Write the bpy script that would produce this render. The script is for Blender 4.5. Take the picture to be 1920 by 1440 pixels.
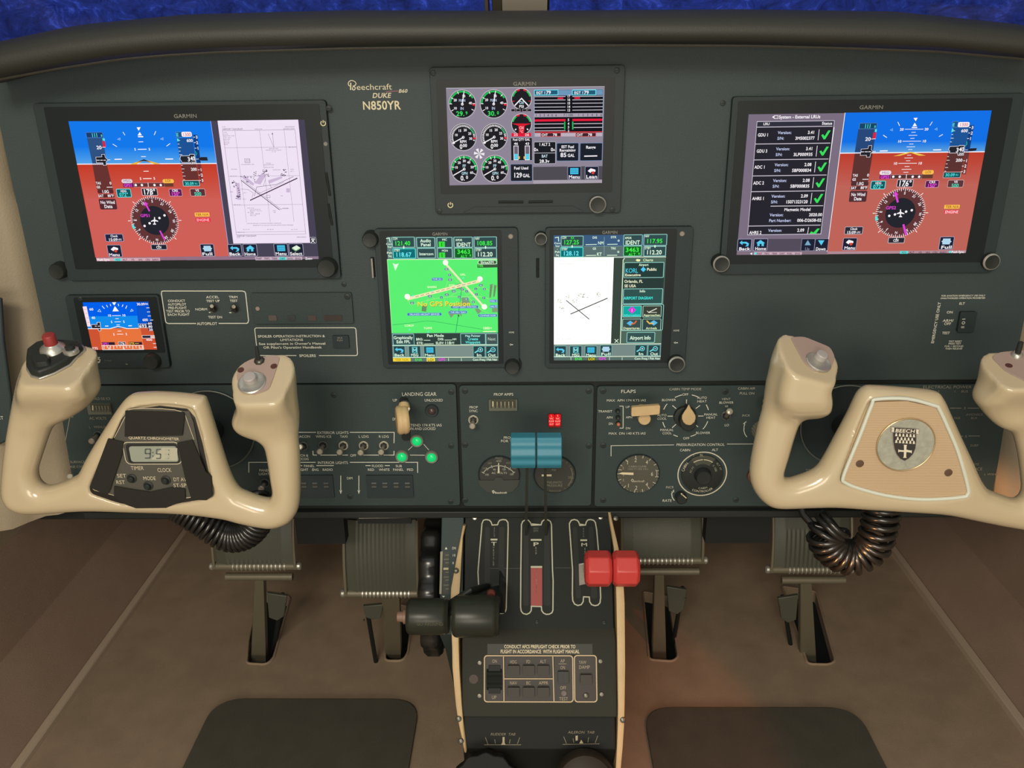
import bpy, bmesh, math, random
import numpy as np
from mathutils import Vector, Matrix
from mathutils.geometry import tessellate_polygon

for o in list(bpy.data.objects): bpy.data.objects.remove(o)
SC = bpy.context.scene
COL = SC.collection
random.seed(7)
# ------------------------------------------------------------------ camera
FPX = 1606.7
PITCH, YAW, ROLL, DIST = .3666, .0210, .0128, .8664
def _rot():
    cp, sp = math.cos(PITCH), math.sin(PITCH); cy, sy = math.cos(YAW), math.sin(YAW); cr, sr = math.cos(ROLL), math.sin(ROLL)
    Rx = Matrix(((1,0,0),(0,cp,sp),(0,-sp,cp))); Rz = Matrix(((cy,-sy,0),(sy,cy,0),(0,0,1))); Ry = Matrix(((cr,0,sr),(0,1,0),(-sr,0,cr)))
    return Rz @ Rx @ Ry
MC = _rot()
CAM = Vector((0, -DIST, 0))
_r, _f, _u = MC.col[0], MC.col[1], MC.col[2]
cam = bpy.data.cameras.new('camera'); cam.sensor_width = 36; cam.lens = FPX/1920*36; cam.clip_start = .01; cam.clip_end = 50
co = bpy.data.objects.new('camera', cam); COL.objects.link(co)
co.matrix_world = Matrix(((_r.x,_u.x,-_f.x,0),(_r.y,_u.y,-_f.y,-DIST),(_r.z,_u.z,-_f.z,0),(0,0,0,1)))
SC.camera = co
# ------------------------------------------------------------------ world, lamps, exposure
W = bpy.data.worlds.new('world'); SC.world = W; W.use_nodes = True
W.node_tree.nodes['Background'].inputs[0].default_value = (.80, .83, .78, 1)
W.node_tree.nodes['Background'].inputs[1].default_value = .60
SC.view_settings.view_transform = 'Standard'; SC.view_settings.look = 'None'
SC.view_settings.exposure = 0; SC.view_settings.gamma = 1; SC.view_settings.use_curve_mapping = False
def area(name, loc, target, power, sx, sy, col):
    l = bpy.data.lights.new(name, 'AREA'); l.shape = 'RECTANGLE'; l.size = sx; l.size_y = sy; l.energy = power; l.color = col
    o = bpy.data.objects.new(name, l); COL.objects.link(o); o.location = loc
    o.rotation_euler = (Vector(target)-Vector(loc)).to_track_quat('-Z', 'Y').to_euler(); return o
area('cabin_lamp', (-.35, -2.0, .75), (0, 0, -.35), 22, .7, .35, (1, .90, .74))
area('rear_fill_light', (0, -2.3, -.15), (0, .3, -.8), 16, 1.2, .5, (1, .86, .70))  # fill added behind the camera to brighten the dark footwell
area('dusk_light', (0, 1.1, .75), (0, .2, .15), 20, 1.6, .5, (.25, .38, 1))
def spot(name, loc, target, power, deg, blend, r, col):
    l = bpy.data.lights.new(name, 'SPOT'); l.energy = power; l.spot_size = math.radians(deg); l.spot_blend = blend; l.shadow_soft_size = r; l.color = col
    o = bpy.data.objects.new(name, l); COL.objects.link(o); o.location = loc
    o.rotation_euler = (Vector(target)-Vector(loc)).to_track_quat('-Z', 'Y').to_euler(); return o
spot('red_flood_lamp', (.42, -.50, -.30), (.145, .08, -.9), 6.5, 29, .4, .012, (1, .22, .07))
spot('cord_lamp', (.10, -.32, -.48), (.40, -.08, -.505), 8.0, 20, .5, .02, (1, .40, .13))

# ------------------------------------------------------------------ ray helpers
def ray(px, py): return (MC @ Vector(((px-960)/FPX, 1, -(py-720)/FPX)))
def onY(px, py, y): d = ray(px, py); return CAM + d*((y-CAM.y)/d.y)
def onZ(px, py, z): d = ray(px, py); return CAM + d*((z-CAM.z)/d.z)
def onX(px, py, x): d = ray(px, py); return CAM + d*((x-CAM.x)/d.x)
def mpp(p):   # metres per photo pixel at a point
    return (p-CAM).dot(_f)/FPX
class Plane:
    def __init__(s, o, u, v):
        s.o = Vector(o); s.u = Vector(u).normalized(); s.n = s.u.cross(Vector(v)).normalized(); s.v = s.n.cross(s.u).normalized()
        if s.n.dot(CAM-s.o) < 0: s.n = -s.n
    def hit(s, px, py):
        d = ray(px, py); return CAM + d*((s.o-CAM).dot(s.n)/d.dot(s.n))
    def uv(s, px, py): q = s.hit(px, py)-s.o; return q.dot(s.u), q.dot(s.v)
    def P(s, u, v, h=0): return s.o+s.u*u+s.v*v+s.n*h
    def off(s, h): return Plane(s.o+s.n*h, s.u, s.v)
PANEL = Plane((0,0,0), (1,0,0), (0,0,1))
# ------------------------------------------------------------------ materials
def lin(c):
    return tuple(((x/255)/12.92 if x/255 <= .04045 else ((x/255+.055)/1.055)**2.4) for x in c)
_M = {}
def pmat(name, col, rough=.5, metal=0., bump=0., bscale=200., var=0., vscale=30., spec=.5, coat=0., brush=None):
    if name in _M: return _M[name]
    m = bpy.data.materials.new(name); m.use_nodes = True; nt = m.node_tree; b = nt.nodes['Principled BSDF']
    c = col if max(col) <= 1 else lin(col)
    b.inputs['Base Color'].default_value = (*c, 1); b.inputs['Roughness'].default_value = rough; b.inputs['Metallic'].default_value = metal
    b.inputs['Specular IOR Level'].default_value = spec; b.inputs['Coat Weight'].default_value = coat; b.inputs['Coat Roughness'].default_value = .12
    tc = nt.nodes.new('ShaderNodeTexCoord')
    if var > 0:
        n = nt.nodes.new('ShaderNodeTexNoise'); n.inputs['Scale'].default_value = vscale; n.inputs['Detail'].default_value = 4
        nt.links.new(tc.outputs['Object'], n.inputs['Vector'])
        r = nt.nodes.new('ShaderNodeMapRange'); r.inputs['From Min'].default_value = .3; r.inputs['From Max'].default_value = .7
        r.inputs['To Min'].default_value = 1-var; r.inputs['To Max'].default_value = 1+var
        nt.links.new(n.outputs['Fac'], r.inputs['Value'])
        x = nt.nodes.new('ShaderNodeVectorMath'); x.operation = 'SCALE'; x.inputs[0].default_value = c
        nt.links.new(r.outputs['Result'], x.inputs['Scale']); nt.links.new(x.outputs[0], b.inputs['Base Color'])
    if bump > 0:
        n = nt.nodes.new('ShaderNodeTexNoise'); n.inputs['Scale'].default_value = bscale; n.inputs['Detail'].default_value = 3
        src = tc.outputs['Object']
        if brush:
            mp = nt.nodes.new('ShaderNodeMapping'); mp.inputs['Scale'].default_value = brush; nt.links.new(src, mp.inputs['Vector']); src = mp.outputs[0]
        nt.links.new(src, n.inputs['Vector'])
        bp = nt.nodes.new('ShaderNodeBump'); bp.inputs['Strength'].default_value = bump; bp.inputs['Distance'].default_value = .0006
        nt.links.new(n.outputs['Fac'], bp.inputs['Height']); nt.links.new(bp.outputs[0], b.inputs['Normal'])
    _M[name] = m; return m
def em(col, k=1.0):
    k = {(255,255,252): 1.2, (86,226,108): 1.15}.get(tuple(col), k)
    name = 'display_%02x%02x%02x' % tuple(col)
    if name in _M: return _M[name]
    m = bpy.data.materials.new(name); m.use_nodes = True; nt = m.node_tree; nt.nodes.clear()
    e = nt.nodes.new('ShaderNodeEmission'); e.inputs[0].default_value = (*lin(col), 1); e.inputs[1].default_value = k
    o = nt.nodes.new('ShaderNodeOutputMaterial'); nt.links.new(e.outputs[0], o.inputs[0]); _M[name] = m; return m
def ink(col): return pmat('ink_%02x%02x%02x' % tuple(col), col, .55)
M_PANEL = pmat('panel_paint', (49,62,64), .62, bump=.5, bscale=900, var=.06, vscale=8)
M_SUB = pmat('subpanel_paint', (50,63,63), .6, spec=.35, bump=.5, bscale=900, var=.05, vscale=10)
M_BEZ = pmat('bezel_plastic', (42,52,54), .55, spec=.3, bump=.2, bscale=700)
M_GLASSB = pmat('screen_border', (30,36,38), .4, spec=.2)
M_BLK = pmat('black_plastic', (40,44,42), .45, spec=.3, bump=.15, bscale=400)
M_DEEP = pmat('deep_black', (27,31,30), .6, spec=.3)
M_RUB = pmat('black_rubber', (28,28,27), .26, spec=.8)
M_CREAM = pmat('cream_enamel', (197,180,148), .22, coat=.5, var=.03, vscale=15)
M_CTRIM = pmat('cream_trim', (198,170,125), .5, bump=.4, bscale=300, var=.06, vscale=60)
M_WALLC = pmat('cream_wall_vinyl', (152,139,116), .6, bump=.5, bscale=500, var=.04, vscale=12)
M_PLATE = pmat('grip_plate', (168,146,136), .4)
M_RING = pmat('silver_ring_glint', (226,224,214), .3, metal=.6)  # silver ring, its pale base colour standing in for a reflected light
M_CHROME = pmat('chrome', (215,215,212), .18, metal=1)
M_STEEL = pmat('brushed_steel', (190,188,180), .36, metal=.7, bump=.3, bscale=300)
M_DSTEEL = pmat('dark_steel', (96,94,86), .36, metal=.85, bump=.3, bscale=300)
M_REDB = pmat('faded_red', (150,50,50), .45)
M_RED = pmat('red_plastic', (196,62,58), .4, bump=.2, bscale=300)
M_BLUE = pmat('blue_plastic', (52,128,150), .45, bump=.2, bscale=300)
M_CARPET = pmat('brown_carpet', (154,134,112), .95, bump=1., bscale=1500, var=.10, vscale=25)
M_CARPETW = pmat('brown_wall_carpet', (150,127,110), .95, bump=.8, bscale=1200, var=.06, vscale=14)
M_MAT = pmat('black_floor_mat', (80,76,66), .9, bump=1., bscale=1500, var=.08, vscale=30)
M_SEAM = pmat('trim_strip', (186,168,148), .6, bump=.3, bscale=500)
M_VELCRO = pmat('velcro', (38,37,32), .95, bump=1., bscale=2500)
M_TAN = pmat('tan_insert', (190,158,118), .55)
M_HOOD = pmat('glareshield_vinyl', (43,44,39), .55, bump=.25, bscale=700, var=.05, vscale=10)
M_PEDAL = pmat('pedal_casting', (112,106,88), .45, metal=.2, bump=.3, bscale=400)
M_PRUB = pmat('pedal_rubber', (72,74,62), .5, bump=.3, bscale=600)
INK = (212,213,198)
# ------------------------------------------------------------------ mesh builder
class MB:
    def __init__(s): s.v = []; s.f = []; s.m = []; s.mats = []
    def mi(s, m):
        if m not in s.mats: s.mats.append(m)
        return s.mats.index(m)
    def add(s, vs, fs, m):
        b = len(s.v); s.v.extend([tuple(x) for x in vs]); i = s.mi(m)
        s.f.extend([tuple(b+k for k in f) for f in fs]); s.m.extend([i]*len(fs)); return s
    def box(s, c, d, m, R=None):
        vs = []
        for x in (-.5,.5):
            for y in (-.5,.5):
                for z in (-.5,.5):
                    q = Vector((x*d[0], y*d[1], z*d[2]))
                    if R is not None: q = R @ q
                    vs.append(Vector(c)+q)
        return s.add(vs, [(0,1,3,2),(4,6,7,5),(0,4,5,1),(2,3,7,6),(0,2,6,4),(1,5,7,3)], m)
    def prism(s, pts, ext, m, taper=None):
        """pts: 3D loop, ext: extrusion vector (top = pts+ext)"""
        n = len(pts); ext = Vector(ext); c = sum((Vector(p) for p in pts), Vector())/n
        top = [Vector(p)+ext if taper is None else c+(Vector(p)-c)*taper+ext for p in pts]
        fs = [(i, (i+1) % n, n+(i+1) % n, n+i) for i in range(n)]
        s.add(list(pts)+top, fs, m)
        tr = tessellate_polygon([[Vector(p) for p in pts]])
        s.add(pts, [t for t in tr], m); s.add(top, [t for t in tr], m); return s
    def tube(s, path, rad, m, seg=12, caps=True, up=None):
        path = [Vector(p) for p in path]; n = len(path)
        if not hasattr(rad, '__len__'): rad = [rad]*n
        vs = []; fs = []
        t0 = (path[1]-path[0]).normalized(); a = Vector((0,0,1)) if abs(t0.z) < .9 else Vector((1,0,0))
        nrm = t0.cross(a).normalized()
        for i in range(n):
            t = (path[min(i+1,n-1)]-path[max(i-1,0)]).normalized()
            nrm = (nrm-t*nrm.dot(t)).normalized(); b = t.cross(nrm)
            for k in range(seg):
                an = 2*math.pi*k/seg; vs.append(path[i]+(nrm*math.cos(an)+b*math.sin(an))*rad[i])
        for i in range(n-1):
            for k in range(seg):
                fs.append((i*seg+k, i*seg+(k+1) % seg, (i+1)*seg+(k+1) % seg, (i+1)*seg+k))
        if caps: fs += [tuple(range(seg))[::-1], tuple((n-1)*seg+k for k in range(seg))]
        return s.add(vs, fs, m)
    def lathe(s, c, axis, prof, m, seg=24):
        """prof: [(distance along axis, radius)]"""
        ax = Vector(axis).normalized(); c = Vector(c)
        return s.tube2([c+ax*h for h, r in prof], [max(r, 1e-5) for h, r in prof], ax, m, seg)
    def tube2(s, path, rad, ax, m, seg):
        a = Vector((0,0,1)) if abs(ax.z) < .9 else Vector((1,0,0)); n1 = ax.cross(a).normalized(); n2 = ax.cross(n1); n = len(path); vs = []
        for p, r in zip(path, rad):
            for k in range(seg):
                an = 2*math.pi*(k+.5)/seg; vs.append(p+(n1*math.cos(an)+n2*math.sin(an))*r)
        fs = [(i*seg+k, i*seg+(k+1) % seg, (i+1)*seg+(k+1) % seg, (i+1)*seg+k) for i in range(n-1) for k in range(seg)]
        fs += [tuple(range(seg))[::-1], tuple((n-1)*seg+k for k in range(seg))]
        return s.add(vs, fs, m)
    def build(s, name, parent=None, bevel=0, smooth=40, kind=None, sub=0, orient=True, loc=None):
        me = bpy.data.meshes.new(name); me.from_pydata(s.v, [], s.f)
        for m in s.mats: me.materials.append(m)
        me.polygons.foreach_set('material_index', s.m); me.update()
        if orient:
            bm = bmesh.new(); bm.from_mesh(me); bmesh.ops.remove_doubles(bm, verts=bm.verts, dist=1e-6)
            bmesh.ops.recalc_face_normals(bm, faces=bm.faces); bm.to_mesh(me); bm.free()
        if smooth: me.shade_smooth(); me.set_sharp_from_angle(angle=math.radians(smooth))
        o = bpy.data.objects.new(name, me); COL.objects.link(o)
        if parent:
            o.parent = parent; o.matrix_parent_inverse = parent_inv(parent)
        if bevel:
            b = o.modifiers.new('bevel', 'BEVEL'); b.width = bevel; b.segments = 2; b.limit_method = 'ANGLE'; b.angle_limit = math.radians(40)
        if kind: o['kind'] = kind
        return o
def parent_inv(p):
    q = Matrix.Translation(-Vector(p.location)); 
    if p.parent: q = q @ Matrix.Identity(4)
    return q
def thing(name, label, cat, loc=(0,0,0), group=None):
    o = bpy.data.objects.new(name, None); o.empty_display_size = .02; COL.objects.link(o); o.location = loc
    o['label'] = label; o['category'] = cat
    if group: o['group'] = group
    return o
def tag(o, label, cat, group=None):
    o['label'] = label; o['category'] = cat
    if group: o['group'] = group
    return o
def pl(o, label): o['label'] = label; return o
# ------------------------------------------------------------------ glyphs
_G = {}
_fc = bpy.data.curves.new('glyph', 'FONT'); _fc.resolution_u = 3; _fo = bpy.data.objects.new('glyph', _fc)
def _mesh(body, off):
    _fc.body = body; _fc.offset = off; return bpy.data.meshes.new_from_object(_fo)
def glyph(ch, bold):
    k = (ch, bold)
    if k in _G: return _G[k]
    dbl = bold and ch in 'MWmwN'; off = .020 if bold and not dbl else 0.
    a = _mesh('HH', 0); w0 = max(v.co.x for v in a.vertices); bpy.data.meshes.remove(a)
    a = _mesh('H'+ch+'H', 0); w1 = max(v.co.x for v in a.vertices); bpy.data.meshes.remove(a)
    if ch == ' ': _G[k] = ([], [], w1-w0); return _G[k]
    a = _mesh(ch, off)
    _G[k] = ([(v.co.x, v.co.y, 0) for v in a.vertices], [tuple(p.vertices) for p in a.polygons], w1-w0+off)
    if dbl:
        vs, fs, ad = _G[k]; n = len(vs); _G[k] = ([(x-.014, y, 0) for x, y, z in vs]+[(x+.014, y, 1) for x, y, z in vs], fs+[tuple(n+i for i in f) for f in fs], ad+.02)
    bpy.data.meshes.remove(a); return _G[k]
CAPH = .682
# ------------------------------------------------------------------ pen: flat print on a plane, coordinates read off the photo
class Pen:
    def __init__(s, plane, paint=em, lift=.00012):
        s.pl = plane; s.mb = MB(); s.paint = paint; s.L = lift; s.z(0, 0, 1)
    def z(s, ox, oy, k): s.ox, s.oy, s.k = ox, oy, k; return s
    def px(s, x, y): return s.ox+x/s.k, s.oy+y/s.k
    def c(s, x, y): return s.pl.uv(*s.px(x, y))
    def sc(s, x, y):
        a = s.c(x-1, y); b = s.c(x+1, y); d = s.c(x, y-1); e = s.c(x, y+1)
        return abs(b[0]-a[0])/2, abs(d[1]-e[1])/2
    def mat(s, col): return s.paint(col) if isinstance(col, tuple) else col
    def polyuv(s, col, uv, l):
        if len(uv) < 3: return
        P3 = [s.pl.P(u, v, l*s.L) for u, v in uv]
        if len(uv) <= 4: s.mb.add(P3, [tuple(range(len(uv)))], s.mat(col)); return
        s.mb.add(P3, list(tessellate_polygon([P3])), s.mat(col))
    def poly(s, col, pts, l=1): s.polyuv(col, [s.c(*p) for p in pts], l); return s
    def _rr(s, x0, y0, x1, y1, r):
        cx, cy = (x0+x1)/2, (y0+y1)/2; u, v = s.c(cx, cy); a, b = s.sc(cx, cy); hw = abs(x1-x0)/2*a; hh = abs(y1-y0)/2*b
        r = min(r*a, hw*.999, hh*.999)
        if r <= 0: return [(u-hw, v+hh), (u+hw, v+hh), (u+hw, v-hh), (u-hw, v-hh)]
        o = []
        for sx, sy, a0 in ((1,1,0), (-1,1,90), (-1,-1,180), (1,-1,270)):
            for t in (0, 30, 60, 90):
                an = math.radians(a0+t); o.append((u+sx*(hw-r)+r*math.cos(an), v+sy*(hh-r)+r*math.sin(an)))
        return o
    def rect(s, col, x0, y0, x1, y1, l=1, r=0): s.polyuv(col, s._rr(x0, y0, x1, y1, r), l); return s
    def strip(s, col, uv, w, l, closed=False):
        n = len(uv); P = [Vector((a, b)) for a, b in uv]; Lh = []; Rh = []
        for i in range(n):
            p = P[i]; a = P[(i-1) % n] if (closed or i > 0) else None; b = P[(i+1) % n] if (closed or i < n-1) else None
            d1 = (p-a).normalized() if a is not None else None; d2 = (b-p).normalized() if b is not None else None
            if d1 is None: d1 = d2
            if d2 is None: d2 = d1
            n1 = Vector((-d1.y, d1.x)); n2 = Vector((-d2.y, d2.x)); m = (n1+n2)
            if m.length < 1e-6: m = n1
            m.normalize(); k = min(1/max(m.dot(n1), .35), 2.2)
            Lh.append(p+m*w/2*k); Rh.append(p-m*w/2*k)
        vs = [s.pl.P(q.x, q.y, l*s.L) for q in Lh]+[s.pl.P(q.x, q.y, l*s.L) for q in Rh]
        fs = [(i, (i+1) % n, n+(i+1) % n, n+i) for i in range(n if closed else n-1)]
        s.mb.add(vs, fs, s.mat(col))
    def line(s, col, pts, w=1., l=2, closed=False):
        a, b = s.sc(*pts[0]); s.strip(col, [s.c(*p) for p in pts], w*(a+b)/2, l, closed); return s
    def frame(s, col, x0, y0, x1, y1, w=1., l=2, r=0):
        a, b = s.sc((x0+x1)/2, (y0+y1)/2); s.strip(col, s._rr(x0, y0, x1, y1, r), w*(a+b)/2, l, True); return s
    def btn(s, fill, edge, x0, y0, x1, y1, l=2, r=3, w=1.): s.rect(fill, x0, y0, x1, y1, l, r); s.frame(edge, x0, y0, x1, y1, w, l+1, r); return s
    def circuv(s, x, y, r, a0=0, a1=360, n=32):
        u, v = s.c(x, y); a, b = s.sc(x, y); q = r*(a+b)/2
        return [(u+q*math.sin(math.radians(a0+(a1-a0)*i/n)), v+q*math.cos(math.radians(a0+(a1-a0)*i/n))) for i in range(n+1)]
    def disc(s, col, x, y, r, l=2, n=28): s.polyuv(col, s.circuv(x, y, r, 0, 360, n)[:-1], l); return s
    def arc(s, col, x, y, r, w, a0=0, a1=360, l=3, n=32):
        """angles clockwise from 12 o'clock"""
        a, b = s.sc(x, y); full = abs(a1-a0) >= 360; q = s.circuv(x, y, r, a0, a1, n)
        s.strip(col, q[:-1] if full else q, w*(a+b)/2, l, full); return s
    def tick(s, col, x, y, r0, r1, ang, w=1., l=3):
        u, v = s.c(x, y); a, b = s.sc(x, y); q = (a+b)/2; sn, cs = math.sin(math.radians(ang)), math.cos(math.radians(ang))
        s.strip(col, [(u+r0*q*sn, v+r0*q*cs), (u+r1*q*sn, v+r1*q*cs)], w*q, l); return s
    def text(s, col, t, x, y, h, w=None, a='c', l=4, rot=0, bold=False, shear=0., track=0.):
        """h = cap height and w = total width, in the current pixel unit; (x, y) = middle of the line (a: anchor c/l/r)"""
        su, sv = s.sc(x, y); u0, v0 = s.c(x, y); cur = 0; items = []
        for ch in t:
            g = glyph(ch, bold); items.append((g, cur)); cur += g[2]+track
        tot = max(cur-track, 1e-6); ky = h*sv/CAPH; kx = ky*.95 if w is None else (w*(su if abs(rot) < 45 else sv))/tot
        x0 = {'c': -tot/2, 'l': 0, 'r': -tot}[a]; cr, sr = math.cos(math.radians(rot)), math.sin(math.radians(rot)); m = s.mat(col)
        for (vs, fs, adv), cx in items:
            if not vs: continue
            o = []
            for gx, gy, gz in vs:
                yy = (gy-CAPH/2)*ky; xx = (gx+cx+x0)*kx+yy*shear
                o.append(s.pl.P(u0+xx*cr-yy*sr, v0+xx*sr+yy*cr, l*s.L+gz*4e-5))
            s.mb.add(o, fs, m)
        return s
    def ctext(s, col, t, x, y, r, ang, h, l=4, out=True, bold=False, wk=.95):
        """text on a circle, centred on clock angle ang"""
        su, sv = s.sc(x, y); u0, v0 = s.c(x, y); q = (su+sv)/2; ky = h*q/CAPH; kx = ky*wk; R = r*q
        adv = [glyph(ch, bold)[2]*kx for ch in t]; tot = sum(adv); cur = -tot/2; m = s.mat(col)
        for ch, ad in zip(t, adv):
            mid = cur+ad/2; th = math.radians(ang)+(mid/R if out else -mid/R); cur += ad
            vs, fs, _ = glyph(ch, bold)
            if not vs: continue
            er = (math.sin(th), math.cos(th)); et = (math.cos(th), -math.sin(th)) if out else (-math.cos(th), math.sin(th)); eu = er if out else (-er[0], -er[1])
            o = []
            for gx, gy, gz in vs:
                a_ = gx*kx-ad/2; b_ = (gy-CAPH/2)*ky
                o.append(s.pl.P(u0+er[0]*R+et[0]*a_+eu[0]*b_, v0+er[1]*R+et[1]*a_+eu[1]*b_, l*s.L+gz*4e-5))
            s.mb.add(o, fs, m)
    def build(s, name, parent): return s.mb.build(name, parent, smooth=0, orient=False, kind='stuff' if 'lettering' in name else None)
def hexa(c): return c
def px_box(mb, plane, x0, y0, x1, y1, h0, h1, m, r=0):
    """box or rounded slab on a plane; photo-pixel extents, heights in metres"""
    P = Pen(plane); pts = [plane.P(u, v, h0) for u, v in P._rr(x0, y0, x1, y1, r)]
    mb.prism(pts, plane.n*(h1-h0), m); return mb
# ================================================================== STRUCTURE
def struct(o): o['kind'] = 'structure'; return o
ZF = -.90
def holes_plate(outer, holes, z, depth, m, name):
    pts = [Vector((x, y, z)) for x, y in outer]; loops = [pts]+[[Vector((x, y, z)) for x, y in h] for h in holes]
    flat = [p for l in loops for p in l]; mb = MB(); mb.add(flat, list(tessellate_polygon(loops)), m)
    b = 0
    for l in loops:
        n = len(l); mb.add(l+[p-Vector((0,0,depth)) for p in l], [(i, (i+1) % n, n+(i+1) % n, n+i) for i in range(n)], m)
    return mb.build(name, smooth=0)
def zz(px, py): p = onZ(px, py, ZF); return (p.x, p.y)
def rloop(pts, r=.012, n=5):
    out = []; P = [Vector(p) for p in pts]; N = len(P)
    for i in range(N):
        a, b, c = P[i-1], P[i], P[(i+1) % N]; d1 = (a-b); d2 = (c-b); k = min(r, d1.length*.45, d2.length*.45)
        s0 = b+d1.normalized()*k; s1 = b+d2.normalized()*k
        for t in range(n+1):
            t /= n; out.append(s0*(1-t)**2+b*2*t*(1-t)+s1*t*t)
    return out
SLOTS = [[(462,1245),(500,1247),(513,1235),(545,1120),(486,1110),(466,1200)],
         [(722,1240),(755,1240),(765,1225),(775,1140),(720,1130)],
         [(1217,1238),(1262,1241),(1272,1232),(1255,1120),(1205,1110)],
         [(1514,1246),(1555,1247),(1566,1240),(1530,1110),(1465,1100)]]
slots = [[tuple(q) for q in rloop([(*zz(*p),) for p in s_], .008, 3)] for s_ in SLOTS]
fl = holes_plate([(-.70,-1.0),(.70,-1.0),(.70,.80),(-.70,.80)], slots, ZF, .02, M_CARPET, 'floor'); struct(fl)
mb = MB(); mb.box((0,.0,ZF-.10), (1.4,1.6,.01), M_DEEP); struct(mb.build('floor_pan'))
for s_ in slots:   # rolled carpet lip round each pedal slot
    mb = MB(); P = [Vector((x, y, ZF+.001)) for x, y in s_]; mb.tube(P+[P[0]], .0020, M_CARPET, 8, caps=False)
    o = mb.build('trim', kind='structure')
# side walls: profile (x, z) extruded along y
def wall(side):
    s = side; prof = [(.70,-.90),(.755,-.80),(.775,-.665)]
    mb = MB(); n = len(prof)
    vs = [(s*x, -1.2, z) for x, z in prof]+[(s*x, .80, z) for x, z in prof]
    mb.add(vs, [(i, i+1, n+i+1, n+i) for i in range(n-1)], M_CARPETW)
    prof = [(.775,-.665),(.79,-.5),(.80,-.3),(.78,.1),(.74,.35)]; n = len(prof)
    vs = [(s*x, -1.2, z) for x, z in prof]+[(s*x, .80, z) for x, z in prof]
    mb.add(vs, [(i, i+1, n+i+1, n+i) for i in range(n-1)], M_WALLC)
    o = mb.build('wall_left' if s < 0 else 'wall_right', smooth=0, orient=False); struct(o)
    mb = MB(); mb.box((s*.697, -.1, ZF+.004), (.014, 1.75, .012), M_SEAM); struct(mb.build('trim_1' if s < 0 else 'trim_2', bevel=.002))
    return o
wall(-1); wall(1)
mb = MB(); mb.box((0,.80,-.42), (1.62,.02,1.0), M_CARPETW); struct(mb.build('wall_front'))
# black ducting and brackets filling the space under the panel
# panel side columns (cream trim on each side of the panel)
def column(s):
    mb = MB(); prof = [(.515,.004),(.519,-.006),(.527,-.013),(.540,-.016),(.552,-.030),(.562,-.045),(.575,-.050),(.590,-.045),(.60,-.02),(.60,.02),(.515,.02)]
    zs = [.02,-.05,-.12,-.135,-.20,-.35,-.44,-.485]; dx = [.0,.0,.003,.0,.0,.0,.004,.012]
    n = len(prof); vs = []
    for z, d in zip(zs, dx): vs += [(s*(x+d), y, z) for x, y in prof]
    fs = [(i*n+k, i*n+(k+1) % n, (i+1)*n+(k+1) % n, (i+1)*n+k) for i in range(len(zs)-1) for k in range(n)]
    fs += [tuple(range(n))[::-1], tuple((len(zs)-1)*n+k for k in range(n))]
    mb.add(vs, fs, M_WALLC); o = mb.build('trim_3' if s < 0 else 'trim_4', smooth=50); return struct(o)
column(-1); column(1)
mb = MB(); mb.box((0,.565,-.045), (1.62,.47,.02), M_DEEP); struct(mb.build('leak_block_deck'))  # unseen deck added to stop the outside light leaking onto the floor
# windshield: two glass panes, centre post, blue cover outside
def mglass():
    m = bpy.data.materials.new('windshield_glass'); m.use_nodes = True; nt = m.node_tree; nt.nodes.clear()
    t = nt.nodes.new('ShaderNodeBsdfTransparent'); t.inputs[0].default_value = (.92,.95,.97,1)
    g = nt.nodes.new('ShaderNodeBsdfGlossy'); g.inputs['Roughness'].default_value = .03
    x = nt.nodes.new('ShaderNodeMixShader'); x.inputs[0].default_value = .05
    o = nt.nodes.new('ShaderNodeOutputMaterial'); nt.links.new(t.outputs[0], x.inputs[1]); nt.links.new(g.outputs[0], x.inputs[2]); nt.links.new(x.outputs[0], o.inputs[0]); return m
def mcover():
    m = bpy.data.materials.new('blue_cover_fabric'); m.use_nodes = True; nt = m.node_tree; b = nt.nodes['Principled BSDF']
    b.inputs['Roughness'].default_value = .45
    tc = nt.nodes.new('ShaderNodeTexCoord')
    n1 = nt.nodes.new('ShaderNodeTexNoise'); n1.inputs['Scale'].default_value = 40; n1.inputs['Detail'].default_value = 10; n1.inputs['Roughness'].default_value = .78; n1.inputs['Distortion'].default_value = .6
    nt.links.new(tc.outputs['Object'], n1.inputs['Vector'])
    r = nt.nodes.new('ShaderNodeValToRGB'); e = r.color_ramp.elements
    e[0].position = .36; e[0].color = (.02,.028,.09,1); e[1].position = .55; e[1].color = (.05,.08,.30,1)
    e2 = r.color_ramp.elements.new(.66); e2.color = (.14,.20,.72,1)
    e3 = r.color_ramp.elements.new(.71); e3.color = (.6,.68,1,1)
    nt.links.new(n1.outputs['Fac'], r.inputs[0]); nt.links.new(r.outputs[0], b.inputs['Base Color'])
    bp = nt.nodes.new('ShaderNodeBump'); bp.inputs['Strength'].default_value = 1.; bp.inputs['Distance'].default_value = .01
    nt.links.new(n1.outputs['Fac'], bp.inputs['Height']); nt.links.new(bp.outputs[0], b.inputs['Normal'])
    tr = nt.nodes.new('ShaderNodeBsdfTranslucent'); nt.links.new(r.outputs[0], tr.inputs[0]); mx = nt.nodes.new('ShaderNodeMixShader'); mx.inputs[0].default_value = .45
    nt.links.new(b.outputs[0], mx.inputs[1]); nt.links.new(tr.outputs[0], mx.inputs[2]); nt.links.new(mx.outputs[0], nt.nodes['Material Output'].inputs[0])
    return m
GL = mglass(); CV = mcover()
def pane(name, x0, x1, post_side):
    w = thing(name, '', ''); del w['label']; del w['category']; struct(w)
    lo = Vector((0,.20,.02)); hi = Vector((0,-.05,.42))
    mb = MB(); vs = [Vector((x0,lo.y,lo.z)), Vector((x1,lo.y,lo.z)), Vector((x1,hi.y,hi.z)), Vector((x0,hi.y,hi.z))]
    mb.prism(vs, (0,.004,.002), GL); mb.build('pane', w, smooth=0)
    return w
pane('window_1', -.80, -.022, 1); pane('window_2', .036, .80, -1)
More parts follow.
